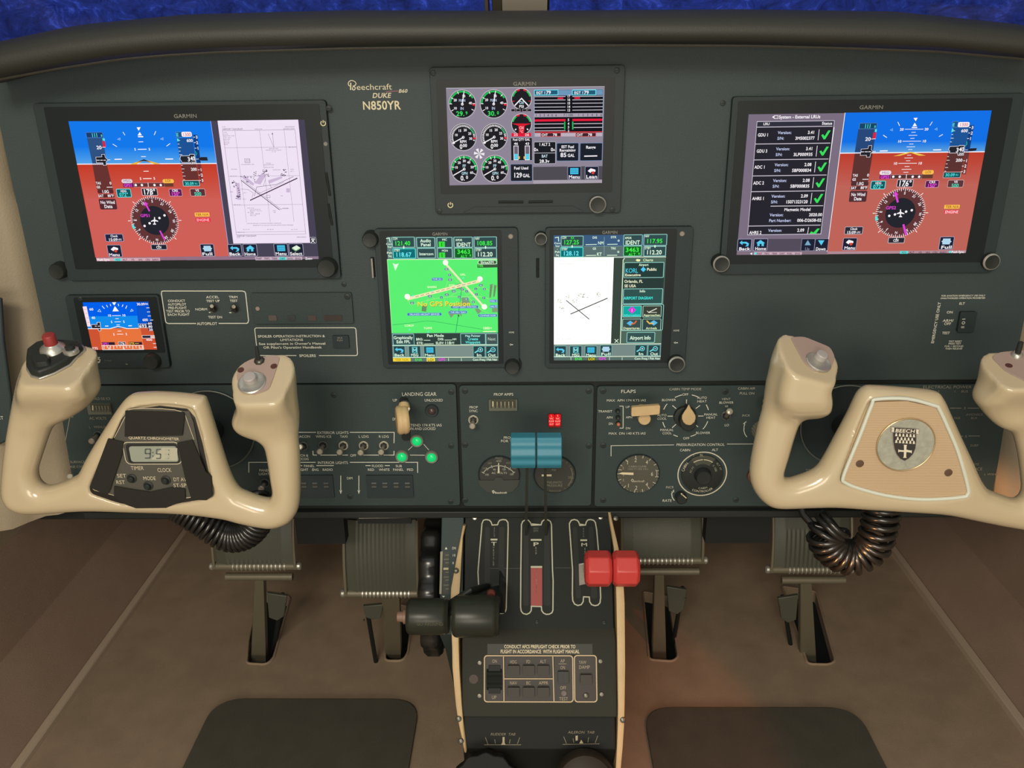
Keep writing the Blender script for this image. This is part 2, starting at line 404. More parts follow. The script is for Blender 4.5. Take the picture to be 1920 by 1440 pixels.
mb = MB(); N = 90; Mz = 40; vs = []; rng = random.Random(3)
from mathutils import noise as mn
for j in range(Mz+1):
    for i in range(N+1):
        x = -.95+1.9*i/N; t = j/Mz; y = .36-.32*t; z = -.02+.52*t
        d = .020*mn.noise(Vector((x*9, t*14, 1.3)))+.012*mn.noise(Vector((x*26, t*30, 7)))
        vs.append((x, y+d, z+d*.5))
mb.add(vs, [(j*(N+1)+i, j*(N+1)+i+1, (j+1)*(N+1)+i+1, (j+1)*(N+1)+i) for j in range(Mz) for i in range(N)], CV)
tag(mb.build('windshield_cover', smooth=60, orient=False), 'crumpled shiny blue sheet covering the windshield outside the glass', 'cover')
# centre post: beige face, dark edges
post = thing('trim_5', '', ''); del post['label']; del post['category']; struct(post)
def postbar(name, xa, xb, m, dy=0):
    mb = MB(); a = onY(xa, 10, .12).x; b = onY(xb, 10, .12).x
    mb.prism([Vector((a,.12+dy,.0)), Vector((b,.12+dy,.0)), Vector((b,-.12+dy,.36)), Vector((a,-.12+dy,.36))], (0,.02,.012), m); mb.build(name, post, bevel=.001)
postbar('post_face', 943, 1025, pmat('post_paint', (142,134,124), .6))
postbar('seal_strip', 924, 943, pmat('post_dark', (58,56,46), .6), .004)
postbar('seal_strip', 1025, 1029, M_DEEP, .004)
postbar('seal_strip', 910, 918, pmat('post_brown', (86,78,78), .6), .006)
# glareshield: padded hood swept across
hp_top = [(-60,82),(0,72),(130,45),(330,26),(640,18),(940,19),(1400,16),(1700,20),(1920,42),(1990,54)]
hp_bot = [(-60,165),(0,150),(103,131),(220,113),(309,105),(412,99),(653,92),(960,88),(1180,86),(1400,87),(1600,92),(1760,98),(1920,112),(1990,120)]
def interp(pts, x): return float(np.interp(x, [p[0] for p in pts], [p[1] for p in pts]))
mb = MB(); K = 70; vs = []; rows = 0
YF = -.062
hx = [-.565+1.13*i/K for i in range(K+1)]
for i in range(K+1):
    pxx = -60+2050*i/K
    b = onY(pxx, interp(hp_bot, pxx), YF); t = onY(pxx, interp(hp_top, pxx), YF+.03)
    # cross-section from panel face, out under the hood, round the front roll, back over the top
    x = b.x; zb = b.z; zt = t.z; h = zt-zb
    sec = [(.01, zb+.004), (-.02, zb+.002), (YF+.008, zb), (YF+.001, zb+.003), (YF-.004, zb+h*.15), (YF-.008, zb+h*.35), (YF-.006, zb+h*.6), (YF+.004, zb+h*.8), (YF+.018, zb+h*.94), (YF+.04, zt), (.02, zt+.001), (.33, zt-.012), (.33, zb-.05), (.01, zb-.05)]
    rows = len(sec); vs += [(x+ (y-YF)*0, y, z) for y, z in sec]
fs = [(i*rows+k, i*rows+(k+1) % rows, (i+1)*rows+(k+1) % rows, (i+1)*rows+k) for i in range(K) for k in range(rows)]
mb.add(vs, fs, M_HOOD)
hood = thing('glareshield', 'dark padded glareshield hood arching over the instrument panel', 'glareshield', (0,-.03,0))
mb.build('padding', hood, smooth=50)
mb = MB(); pth = []
for i in range(K+1):
    pxx = -60+2050*i/K; pth.append(onY(pxx, interp(hp_bot, pxx)-1, YF-.001))
mb.tube(pth, .0011, M_DSTEEL, 6); pl(mb.build('edge_piping', hood), 'thin glinting lower edge piping')
# main panel plate (upper) with rounded top corners
PB = onY(960, 716, 0).z
mb = MB(); mb.prism([Vector((-.517,.0,PB)), Vector((.517,.0,PB)), Vector((.517,.0,.01)), Vector((-.517,.0,.01))], (0,.004,0), M_PANEL)
panel = thing('instrument_panel', 'broad dark grey upper instrument panel carrying the displays', 'panel', (0,0,PB))
mb.build('panel_plate', panel)
# sub-panels below it
def subpanel(name, label, x0, x1, z0=722, z1=948):
    a = onY(x0, 835, 0).x; b = onY(x1, 835, 0).x; zt = onY((x0+x1)/2, z0, 0).z; zb = onY((x0+x1)/2, z1, 0).z
    t = thing(name, label, 'panel', ((a+b)/2, 0, zb)); mb = MB()
    pts = rloop([Vector((a,.0025,zb)), Vector((b,.0025,zb)), Vector((b,.0025,zt)), Vector((a,.0025,zt))], .004, 3)
    mb.prism(pts, (0,-.0035,0), M_SUB); mb.build('panel_plate', t, bevel=.0006); return t
SUBP = Plane((0,-.001,0), (1,0,0), (0,0,1))
sp_l = subpanel('switch_panel', 'left subpanel with landing gear and lighting switches', 98, 859)
sp_c = subpanel('switch_panel', 'narrow centre subpanel behind the blue propeller levers', 865, 1111)
sp_r = subpanel('switch_panel', 'right subpanel with flap, cabin and electrical power controls', 1117, 1878)
mb = MB(); zb0 = onY(960, 957, 0).z; zt0 = PB+.001
mb.box((0,.012,(zb0+zt0)/2), (1.034,.016,zt0-zb0), M_DEEP); struct(mb.build('trim_6'))
# lower lip under the sub-panels
mb = MB(); mb.box((0,.004,zb0-.003), (1.03,.018,.008), M_BLK); struct(mb.build('trim_7', bevel=.001))
# under-panel dark structure behind
mb = MB(); mb.box((0,.20,-.50), (1.5,.36,.02), M_DEEP); struct(mb.build('trim_8'))
mb = MB()
for px0, px1 in ((560,650),(1320,1440)):
    a = onY(px0, 1000, .10).x; b = onY(px1, 1000, .10).x; mb.box(((a+b)/2,.10,-.545), (b-a,.02,.085), M_DEEP)
struct(mb.build('trim_9'))
# side circuit panels
for s, nm in ((-1,'far left'),(1,'far right')):
    x0 = s*.566
    t = thing('side_console', 'dark side console plate at the %s edge of the cabin' % nm, 'console', (s*.62,-.06,-.40)); mb = MB()
    q = [onY(*w, -.056) for w in ((0,560),(5,640),(19,745),(21,800),(15,826),(0,834))]
    pts = [Vector((s*-v.x, v.y, v.z)) for v in q]+[Vector((s*.785,-.056,-.40)), Vector((s*.785,-.056,-.20))]
    mb.prism(pts, (0,.006,0), M_PANEL); mb.build('console_plate', t, bevel=.002)
    if s < 0:
        P = Pen(Plane((0,-.0562,0), (1,0,0), (0,0,1)), ink); P.text(INK, 'RESET', 7, 783, 6, a='r'); P.build('lettering', t)
# floor mats
for s, lab, px in ((-1,'left',((393,1308),(777,1316),(768,1500),(330,1500))), (1,'right',((1217,1326),(1608,1330),(1690,1500),(1222,1500)))):
    P = [onZ(*p, ZF+.004) for p in px]
    y1 = (P[0].y+P[1].y)/2; x0 = (P[0].x+P[3].x)/2; x1 = (P[1].x+P[2].x)/2; y0 = P[3].y-.25
    pts = rloop([Vector((x0,y0,ZF)), Vector((x1,y0,ZF)), Vector((x1,y1,ZF)), Vector((x0,y1,ZF))], .045, 8)
    mb = MB(); mb.prism(pts, (0,0,.006), M_MAT); o = mb.build('floor_mat', bevel=.002)
    tag(o, 'black rounded floor mat on the carpet on the %s side of the pedestal' % lab, 'mat')
# ================================================================== YOKES (signed-distance field -> surface nets)
def surface_nets(F, o, h):
    nx, ny, nz = F.shape; ins = F < 0
    c = np.zeros((nx-1, ny-1, nz-1)); acc = np.zeros((nx-1, ny-1, nz-1, 3))
    corners = [(a,b,d) for a in (0,1) for b in (0,1) for d in (0,1)]
    def sl(k): return tuple(slice(k[i], F.shape[i]-1+k[i]) for i in range(3))
    for k in corners:
        for ax in range(3):
            if k[ax]: continue
            k2 = list(k); k2[ax] = 1; a, b = F[sl(k)], F[sl(tuple(k2))]; m = (a < 0) != (b < 0)
            with np.errstate(all='ignore'): t = np.where(m, a/(a-b), 0)
            for i in range(3): acc[..., i] += np.where(m, (t if i == ax else k[i]), 0)
            c += m
    act = c > 0; idx = -np.ones(c.shape, int); idx[act] = np.arange(act.sum()); g = np.argwhere(act)
    V = (g+acc[act]/c[act][:, None])*h+np.array(o); faces = []
    for ax in range(3):
        a1, a2 = (ax+1) % 3, (ax+2) % 3
        A = np.take(ins, range(0, F.shape[ax]-1), ax); B = np.take(ins, range(1, F.shape[ax]), ax); m = A != B
        e = np.argwhere(m); e = e[(e[:, a1] > 0) & (e[:, a2] > 0) & (e[:, a1] < F.shape[a1]-1) & (e[:, a2] < F.shape[a2]-1)]
        def ci(d1, d2):
            q = e.copy(); q[:, a1] -= d1; q[:, a2] -= d2; return idx[q[:, 0], q[:, 1], q[:, 2]]
        q = np.stack([ci(1,1), ci(0,1), ci(0,0), ci(1,0)], 1); fl_ = ~A[e[:, 0], e[:, 1], e[:, 2]]; q[fl_] = q[fl_][:, ::-1]; faces.append(q)
    return V, np.concatenate(faces)
def catmull(P, n=4):
    P = np.array(P, float); N = len(P); out = []
    for i in range(N):
        a, b, c, d = P[i-1], P[i], P[(i+1) % N], P[(i+2) % N]
        for k in range(n):
            t = k/n; out.append(.5*((2*b)+(-a+c)*t+(2*a-5*b+4*c-d)*t*t+(-a+3*b-3*c+d)*t**3))
    return np.array(out)
def polysd(X, Z, P):
    """signed distance (positive inside) to polygon P in the xz plane"""
    d = np.full(X.shape, 1e9); ins = np.zeros(X.shape, bool); n = len(P)
    for i in range(n):
        ax, az = P[i]; bx, bz = P[(i+1) % n]; ex, ez = bx-ax, bz-az; wx, wz = X-ax, Z-az
        t = np.clip((wx*ex+wz*ez)/(ex*ex+ez*ez+1e-18), 0, 1); d = np.minimum(d, (wx-ex*t)**2+(wz-ez*t)**2)
        c = ((az > Z) != (bz > Z)) & (X < (bx-ax)*(Z-az)/(bz-az+1e-18)+ax); ins ^= c
    d = np.sqrt(d); return np.where(ins, d, -d)
def smin(a, b, k): h = np.clip(.5+.5*(b-a)/k, 0, 1); return b*(1-h)+a*h-k*h*(1-h)
def smax(a, b, k): return -smin(-a, -b, k)
YY = -.15
def w2(pts, y=YY): return [(onY(*p, y).x, onY(*p, y).z) for p in pts]
def tubef(d, y, R):  # rounded slab of half-thickness R with fully rounded rim
    return np.where(d < R, np.sqrt((R-np.minimum(d, R))**2+y*y)-R, np.abs(y)-R)
def slab(d, y, hh, r):
    q1 = -d+r; q2 = np.abs(y)-hh+r
    return np.sqrt(np.maximum(q1, 0)**2+np.maximum(q2, 0)**2)+np.minimum(np.maximum(q1, q2), 0)-r
def yoke(name, label, outline, heads, recess, hubcut, h=.0016, R=.0135, arms=()):
    P = catmull(w2(outline)); lo = P.min(0)-.02; hi = P.max(0)+.02
    xs = np.arange(lo[0], hi[0], h); zs = np.arange(lo[1], hi[1], h); ys = np.arange(YY-.062, YY+.034, h)
    X2, Z2 = np.meshgrid(xs, zs, indexing='ij'); d2 = polysd(X2, Z2, P)
    Y = ys[None, :, None]-YY; D = d2[:, None, :]; X = X2[:, None, :]; Z = Z2[:, None, :]
    F = tubef(D, Y, R)
    for hd in heads:
        Ph = catmull(w2(hd['poly'], hd.get('py', YY-.008)), 3); dh = polysd(X2, Z2, Ph)[:, None, :]
        zt_ = onY(960, hd['zz'][0], YY-.01).z; zl_ = onY(960, hd['zz'][1], YY-.01).z; tt = np.clip((Z-zl_)/(zt_-zl_), 0, 1); tt = tt*tt*(3-2*tt)
        f = slab(dh, Y-hd['yc']*tt, .0125+(hd['hh']-.0125)*tt, .0125)
        F = smin(F, f, hd.get('k', .013))
        pln = hd['plane']; sdp = (X-pln.o.x)*pln.n.x+(ys[None, :, None]-pln.o.y)*pln.n.y+(Z-pln.o.z)*pln.n.z
        far = np.where(polysd(X2, Z2, catmull(w2(hd['zone'], YY), 1))[:, None, :] > 0, sdp, -1.)
        F = smax(F, far, .0022)
    if recess:
        dr = polysd(X2, Z2, catmull(w2(recess, YY-R), 4))[:, None, :]
        cut = smax(-dr, Y+R-.0045, .0015)     # volume in front of the recess floor
        F = smax(F, -cut, .0018)
    V, Q = surface_nets(F, (xs[0], ys[0], zs[0]), h)
    me = bpy.data.meshes.new('wheel_body'); me.from_pydata(V.tolist(), [], Q.tolist()); me.materials.append(M_CREAM)
    bm = bmesh.new(); bm.from_mesh(me)
    for _ in range(3): bmesh.ops.smooth_vert(bm, verts=bm.verts, factor=.5, use_axis_x=True, use_axis_y=True, use_axis_z=True)
    bmesh.ops.recalc_face_normals(bm, faces=bm.faces); bm.to_mesh(me); bm.free(); me.shade_smooth()
    c = V.mean(0); t = thing(name, label, 'yoke', (c[0], 0, c[2]))
    o = bpy.data.objects.new('wheel_body', me); COL.objects.link(o); o.parent = t; o.matrix_parent_inverse = parent_inv(t)
    return t
def pl3(a, b, c): return Plane(a, b-a, c-a)
def on_plane_poly(pln, pts, lift=0): return [pln.hit(*p)+pln.n*lift for p in pts]
L_OUT = [(50,675),(33,721),(18,796),(9,857),(4.5,914),(10,936),(24,952),(60,962),(160,956),(250,958),(341,961),(417,970),(453,979),(501,988),(528,985),(549,972),(562,941),(563,872),(558,810),(549,745),(546,700),(534,672),(520,666),(498,665),(471,671),(449,687),(440,709),(444,730),(453,754),(444,775),(441,792),(452,808),(471,817),(486,822),(498,842),(508,902),(511,922),(506,934),(495,934),(483,931),(460,922),(447,914),(432,887),(411,823),(397,778),(388,752),(378,742),(308,735),(262,736),(247,739),(233,750),(211,781),(169,848),(150,885),(140,893),(121,902),(88,911),(74,903),(70,885),(76,862),(90,820),(99,795),(118,786),(136,778),(160,758),(173,738),(174,728),(165,712),(165,680),(160,662),(150,648),(96,642),(66,650)]
hL = pl3(onY(75,645,-.132), onY(155,648,-.132), onY(90,716,-.176))
hR = pl3(onY(471,668,-.134), onY(530,666,-.134), onY(485,747,-.176))
heads_l = [dict(poly=[(58,690),(58,664),(74,648),(95,642),(150,647),(166,662),(168,690),(174,722),(172,740),(150,762),(120,776),(80,800),(50,800),(48,730)], py=-.155, yc=-.007, hh=.025, zz=(712,792), r=.015, plane=hL, zone=[(0,600),(240,600),(240,800),(0,800)]),
           dict(poly=[(446,709),(450,690),(471,674),(498,668),(530,668),(541,700),(546,745),(548,800),(505,822),(471,815),(449,805),(444,790),(452,754),(447,730)], py=-.155, yc=-.007, hh=.025, zz=(735,822), r=.013, plane=hR, zone=[(420,600),(580,600),(580,860),(420,860)])]
rec_l = [(243,768),(300,760),(352,766),(366,782),(380,830),(396,905),(400,926),(388,936),(300,950),(235,948),(190,935),(168,925),(170,905),(200,845),(228,785)]
yl = yoke('control_yoke', 'cream control yoke on the left with black clock in its hub', L_OUT, heads_l, rec_l, None)
R_OUT = [(1481,630),(1473,638),(1453,674),(1449,697),(1434,752),(1419,808),(1408,863),(1406,892),(1413,918),(1432,941),(1457,951),(1511,950),(1563,949),(1625,953),(1706,958),(1772,963),(1837,976),(1889,986),(1935,992),(1965,984),(1990,960),(2002,920),(2004,860),(2000,780),(1990,700),(1975,665),(1960,656),(1909,656),(1872,661),(1860,670),(1852,690),(1847,719),(1833,745),(1844,762),(1870,791),(1896,808),(1908,843),(1915,889),(1917,920),(1911,934),(1900,935),(1889,932),(1862,922),(1850,915),(1837,896),(1821,860),(1801,817),(1782,775),(1767,744),(1749,732),(1674,725),(1640,723),(1624,724),(1607,738),(1589,775),(1563,824),(1537,870),(1520,884),(1494,894),(1478,897),(1469,888),(1478,856),(1490,815),(1499,791),(1508,780),(1530,778),(1547,768),(1554,750),(1554,738),(1550,722),(1558,702),(1567,678),(1560,654),(1540,642),(1500,630)]
gL = pl3(onY(1485,629,-.134), onY(1555,648,-.134), onY(1535,706,-.175))
gR = pl3(onY(1865,660,-.132), onY(1950,655,-.132), onY(1900,722,-.175))
heads_r = [dict(poly=[(1481,633),(1468,650),(1457,690),(1449,740),(1470,775),(1520,776),(1547,768),(1551,745),(1548,722),(1556,702),(1564,676),(1558,656),(1538,644),(1500,632)], py=-.155, yc=-.007, hh=.025, zz=(735,822), r=.013, plane=gL, zone=[(1420,580),(1600,580),(1600,800),(1420,800)]),
           dict(poly=[(1862,672),(1872,663),(1909,658),(1960,660),(1975,700),(1980,770),(1930,790),(1896,800),(1870,788),(1848,764),(1840,747),(1850,720),(1856,690)], py=-.155, yc=-.007, hh=.025, zz=(712,792), r=.015, plane=gR, zone=[(1800,580),(2060,580),(2060,830),(1800,830)])]
rec_r = [(1640,752),(1700,750),(1752,762),(1762,772),(1775,800),(1800,860),(1816,915),(1812,930),(1780,937),(1720,939),(1660,932),(1600,915),(1578,905),(1580,885),(1600,830),(1625,768)]
yr = yoke('control_yoke', 'cream control yoke on the right with a crest medallion on its tan hub', R_OUT, heads_r, rec_r, None)
RF = .0135
# ---- left hub clock
def clock():
    pf = Plane((0, YY-RF+.0045, 0), (1,0,0), (0,0,1))
    mb = MB(); mb.prism(on_plane_poly(pf, rec_l), pf.n*.0022, M_RUB); pl(mb.build('clock_surround', yl, bevel=.0006), 'black rubber surround')
    pf = pf.off(.0022)
    plate = [(240,768),(300,764),(355,771),(363,790),(372,835),(380,880),(386,928),(352,934),(220,931),(176,917),(205,850),(228,790)]
    mb = MB(); mb.prism(on_plane_poly(pf, plate), pf.n*.0012, pmat('clock_face', (78,76,68), .5, bump=.2, bscale=500)); face = mb.build('clock_face', yl, bevel=.0004)
    pf = pf.off(.0012); P = Pen(pf, ink); P.z(160,730,6.262); T = (205,192,165)
    P.line((190,176,150), [(500,243),(560,228),(700,222),(900,226),(1050,240),(1130,262)], 9, 1)
    P.line((190,176,150), [(485,290),(340,570)], 7, 1); P.line((190,176,150), [(1172,300),(1275,590)], 7, 1)
    P.line((190,176,150), [(75,1155),(110,1185),(340,1245)], 7, 1); P.line((190,176,150), [(1180,1275),(1250,1265)], 9, 1)
    P.text(T, 'QUARTZ CHRONOMETER', 806, 573, 30, 590, bold=True, rot=-2)
    P.text(T, 'TIMER', 612, 922, 44, 150); P.text(T, 'CLOCK', 930, 945, 44, 165)
    P.text(T, 'SET', 428, 1012, 42, 110); P.text(T, 'RST', 415, 1088, 42, 105); P.text(T, 'MODE', 755, 1042, 42, 150)
    P.text(T, 'DT AV', 1035, 1055, 42, 155, a='l'); P.text(T, 'ST-SP', 1035, 1125, 42, 155, a='l')
    P.frame((206,196,168), 458, 620, 1118, 878, 8, 2, 60)
    P.rect((26,27,26), 490, 640, 1098, 866, 1, 40)
    P.build('lettering', face)
    mb = MB(); Q = Pen(pf); pts = [pf.P(u, v, .0003) for u, v in Q.z(160,730,6.262)._rr(530,664,1088,846,32)]
    mb.prism(pts, pf.n*.0008, pmat('clock_glass', (150,156,142), .2)); lcd = mb.build('clock_display', yl); pl(lcd, 'pale grey liquid crystal window')
    Q = Pen(pf.off(.0012), ink); Q.z(160,730,6.262)
    def seg7(ch, x, y, w, h, col):
        S = {'9': 'abcdfg', '5': 'acdfg', '3': 'abcdg', '8': 'abcdefg', '6': 'acdefg'}[ch]; k = -.06
        L = dict(a=((0,0),(w,0)), b=((w,0),(w,h/2)), c=((w,h/2),(w,h)), d=((0,h),(w,h)), e=((0,h/2),(0,h)), f=((0,0),(0,h/2)), g=((0,h/2),(w,h/2)))
        for s_ in S: (x0,y0),(x1,y1) = L[s_]; Q.line(col, [(x+x0+k*(y0-h), y+y0),(x+x1+k*(y1-h), y+y1)], 15, 1)
    seg7('9', 700, 702, 60, 105, (84,90,86)); seg7('5', 832, 706, 50, 105, (96,102,98)); seg7('3', 930, 710, 50, 105, (168,168,150))
    for yy in (735,775): Q.rect((96,102,98), 785, yy, 800, yy+16, 1)
    Q.poly((178,176,156), [(905,684),(1080,690),(1080,838),(770,826)], 0); Q.build('digits', lcd)
    for i, (x, y) in enumerate(((548,1042),(742,1128),(948,1062))):
        mb = MB(); c = pf.hit(160+x/6.262, 730+y/6.262); mb.lathe(c, pf.n, [(0,.0042),(.001,.0045),(.0015,.003),(.004,.0028),(.0048,.002)], M_BLK, 20)
        mb.build('push_button', yl)
    V = [[(478,243),(1162,262),(1176,300),(1148,532),(470,545)], [(275,568),(455,610),(440,760),(300,1175),(270,1225),(170,1190),(60,1140)],
         [(1085,622),(1265,585),(1420,960),(1490,1010),(1500,1240),(1430,1290),(1255,1285),(1185,1060)], [(345,1128),(560,1165),(770,1196),(1020,1140),(1180,1160),(1185,1285),(960,1380),(600,1385),(480,1340),(345,1250)]]
    for v in V:
        mb = MB(); mb.prism([pf.hit(160+x/6.262, 730+y/6.262)+pf.n*.0004 for x, y in v], pf.n*.0018, M_VELCRO); pl(mb.build('hook_tape', yl, bevel=.0005), 'black hook and loop tape patch')
clock()
# ---- right hub insert
def medallion():
    pf = Plane((0, YY-RF+.0045, 0), (1,0,0), (0,0,1))
    m = bpy.data.materials.new('ribbed_tan'); m.use_nodes = True; nt = m.node_tree; b = nt.nodes['Principled BSDF']; b.inputs['Roughness'].default_value = .5
    tc = nt.nodes.new('ShaderNodeTexCoord'); wv = nt.nodes.new('ShaderNodeTexWave'); wv.bands_direction = 'Z'; wv.inputs['Scale'].default_value = 190; wv.inputs['Distortion'].default_value = .4
    nt.links.new(tc.outputs['Object'], wv.inputs['Vector']); r = nt.nodes.new('ShaderNodeValToRGB'); r.color_ramp.elements[0].color = (*lin((184,157,124)),1); r.color_ramp.elements[1].color = (*lin((200,174,140)),1)
    nt.links.new(wv.outputs['Fac'], r.inputs[0]); nt.links.new(r.outputs[0], b.inputs['Base Color'])
    bp = nt.nodes.new('ShaderNodeBump'); bp.inputs['Distance'].default_value = .0004; bp.inputs['Strength'].default_value = .4; nt.links.new(wv.outputs['Fac'], bp.inputs['Height']); nt.links.new(bp.outputs[0], b.inputs['Normal'])
    mb = MB(); mb.prism(on_plane_poly(pf, rec_r), pf.n*.0025, m); pl(mb.build('hub_insert', yr, bevel=.0004), 'ribbed tan insert')
    p2 = pf.off(.0025); ring = [(1642,748),(1700,747),(1752,760),(1760,766),(1776,800),(1796,848),(1814,912),(1813,926),(1804,931),(1760,935),(1715,935),(1660,928),(1610,915),(1584,904),(1580,896),(1590,868),(1612,815),(1634,758)]
    mb = MB(); q = [p2.hit(*p)+p2.n*.0008 for p in ring]
    qs = [Vector(v) for v in catmull([tuple(v) for v in q], 4)]
    mb.tube(qs+[qs[0]], .0017, pmat('pale_metal_rim', (214,218,204), .35), 8, caps=False); pl(mb.build('rim_band', yr), 'pale silvery rim band')
    c = p2.hit(1697,833); mb = MB(); mb.lathe(c, p2.n, [(0,.0255),(.0012,.0255),(.0018,.0248)], pmat('medallion_metal', (176,176,160), .4, metal=.25, bump=.6, bscale=260, var=.12, vscale=160), 56)
    med = mb.build('medallion', yr)
    mb = MB(); ringp = [c+p2.n*.0016+Vector((math.cos(a), 0, math.sin(a)))*.0256 for a in [2*math.pi*i/56 for i in range(57)]]; mb.tube(ringp, .0006, pmat('brass_rim', (196,172,130), .3, metal=.6), 6, caps=False); mb.build('medallion_rim', med)
    p3 = p2.off(.002); P = Pen(p3, ink, .0002); P.z(1640,760,10.283); D = (52,47,46); Wt = (226,219,196)
    P.poly(D, [(345,520),(800,540),(800,700),(785,830),(735,940),(660,1020),(575,1075),(490,1030),(420,950),(375,840),(350,700)], 1)
    P.line((150,140,128), [(345,520),(350,700),(375,840),(420,950),(490,1030),(575,1070),(660,1020),(735,940),(785,830),(800,700),(802,545)], 12, 2)
    P.poly((150,142,130), [(300,405),(860,450),(860,560),(300,515)], 1.5); P.poly(D, [(378,425),(790,452),(790,545),(378,512)], 2.5)
    P.poly(Wt, [(320,420),(372,424),(365,510),(320,500),(340,460)], 2.6); P.poly(Wt, [(795,460),(850,468),(835,505),(848,548),(800,540)], 2.6)
    P.text((236,228,205), 'BEECH', 584, 486, 62, 385, bold=True, rot=-3, l=4)
    for r_, (y0, xs_) in enumerate(((590,[412,480,548,618,686,752]),(660,[440,512,580,648,718]),(718,[412,482,548,612,682,750]))):
        for x in xs_:
            y = y0+(x-412)*.06
            P.poly(Wt, [(x-25,y),(x-17,y-22),(x-16,y-45),(x-6,y-58),(x+6,y-58),(x+16,y-45),(x+17,y-22),(x+25,y)], 3)
    P.poly(Wt, [(560,770),(550,755),(620,758),(610,772),(606,850),(690,866),(712,860),(708,925),(690,905),(606,894),(600,985),(612,1008),(540,1006),(556,985),(560,892),(468,888),(448,905),(450,840),(470,855),(560,860)], 3)
    P.build('crest', med)
    for px in ((1612,869),(1778,886)):
        mb = MB(); cc = p2.hit(*px); mb.lathe(cc, p2.n, [(0,.0035),(.0006,.0036),(.0008,.002)], pmat('brown_screw', (92,70,52), .5), 20); mb.build('screw', yr)
medallion()
# ---- grips: plates, buttons, switch housing
def grip_plate(t, pln, pts, m=None):
    mb = MB(); q = rloop(on_plane_poly(pln, pts), .004, 3); mb.prism(q, pln.n*.0009, m or M_PLATE); return mb.build('grip_plate', t, bevel=.0003)
def thumb_button(t, pln, c, k, r=.0125):
    mb = MB(); p = pln.hit(*c)+pln.n*.0008; mb.lathe(p, pln.n, [(0,r),(.0008,r),(.0015,r*.92),(.0008,r*.8),(.0006,r*.45)], M_STEEL, 36); b = mb.build('button_ring', t)
    mb = MB(); mb.lathe(pln.hit(*k)+pln.n*.001, pln.n, [(0,r*.46),(.005,r*.46),(.0058,r*.40),(.006,r*.2)], pmat('grey_button', (168,162,160), .4), 28); mb.build('push_button', t)
grip_plate(yl, hR, [(443,706),(450,690),(471,674),(498,669),(526,669),(512,712),(504,732),(474,742),(450,726)])
thumb_button(yl, hR, (473,719), (471,714))
for c in ((452,695),(514,688)):
    mb = MB(); mb.lathe(hR.hit(*c)+hR.n*.0008, hR.n, [(0,.003),(.0004,.003),(.0003,.0015)], pmat('plug_brown', (84,48,40), .5), 16); mb.build('screw', yl)
mb = MB(); p = hR.hit(487,678)+hR.n*.0008; mb.lathe(p, hR.n, [(0,.005),(.002,.0045),(.003,.0032)], M_DSTEEL, 8); mb.tube([p+hR.n*.002, p+hR.n*.005+Vector((0,0,.003)), p+hR.n*.006+Vector((0,0,.010))], [.0022,.0018,.0014], M_BLK, 10); mb.build('toggle', yl)
grip_plate(yr, gL, [(1481,633),(1507,632),(1556,652),(1565,670),(1556,696),(1524,697),(1506,680),(1493,655)])
thumb_button(yr, gL, (1533,681), (1536,673), .0115)
grip_plate(yr, gR, [(1858,670),(1872,662),(1909,658),(1960,658),(1972,700),(1935,722),(1885,697)])
mb = MB(); p = gR.hit(1906,668)+gR.n*.0008; mb.lathe(p, gR.n, [(0,.0052),(.0022,.0046),(.0032,.0034)], M_STEEL, 20); mb.tube([p+gR.n*.002, p+gR.n*.006+Vector((0,0,.003)), p+gR.n*.008+Vector((0,0,.006))], [.0024,.0024,.0022], M_BLK, 12); mb.build('toggle', yr)
mb = MB(); mb.lathe(gR.hit(1891,687)+gR.n*.0008, gR.n, [(0,.003),(.0004,.003),(.0003,.0015)], pmat('plug_brown', (84,48,40), .5), 16); mb.build('screw', yr)
hp = [(50,682),(52,664),(72,649),(90,645),(142,647),(158,650),(162,658),(146,672),(133,687),(103,703),(75,713),(58,708),(50,695)]
mb = MB(); q = on_plane_poly(hL, hp); mb.prism(q, hL.n*.002, M_STEEL); mb.build('housing_rim', yl, bevel=.0006)
mb = MB(); cc = sum(q, Vector())/len(q); q2 = [cc+(v-cc)*.965+hL.n*.002 for v in q]; mb.prism(q2, hL.n*.006, M_BLK, .93); hs = mb.build('switch_housing', yl, bevel=.0015)
hl2 = hL.off(.008)
mb = MB(); mb.prism(rloop(on_plane_poly(hl2, [(62,668),(92,668),(96,676),(94,686),(66,690),(60,680)]), .003, 3), hl2.n*.004, M_BLK, .8); mb.build('rocker_switch', hs, bevel=.0008)
c = hL.off(.006).hit(100,656); ax = (hL.n+Vector((0,0,.8))).normalized()
mb = MB(); mb.lathe(c, ax, [(0,.0115),(.003,.0105),(.0055,.0068),(.0065,.006)], M_STEEL, 32); mb.build('button_collar', yl)
mb = MB(); mb.lathe(c+ax*.005, ax, [(0,.0056),(.0095,.0056),(.0108,.0050),(.0112,.0035)], M_REDB, 28); pl(mb.build('push_button', yl), 'red push button')
c = hL.off(.006).hit(134,661); mb = MB(); mb.lathe(c, ax, [(0,.0068),(.003,.0066),(.004,.0045)], M_STEEL, 24); mb.build('button_collar', yl)
mb = MB(); mb.lathe(c+ax*.003, ax, [(0,.0042),(.0035,.0042),(.0042,.0032)], M_BLK, 20); pl(mb.build('push_button', yl), 'small black push button')
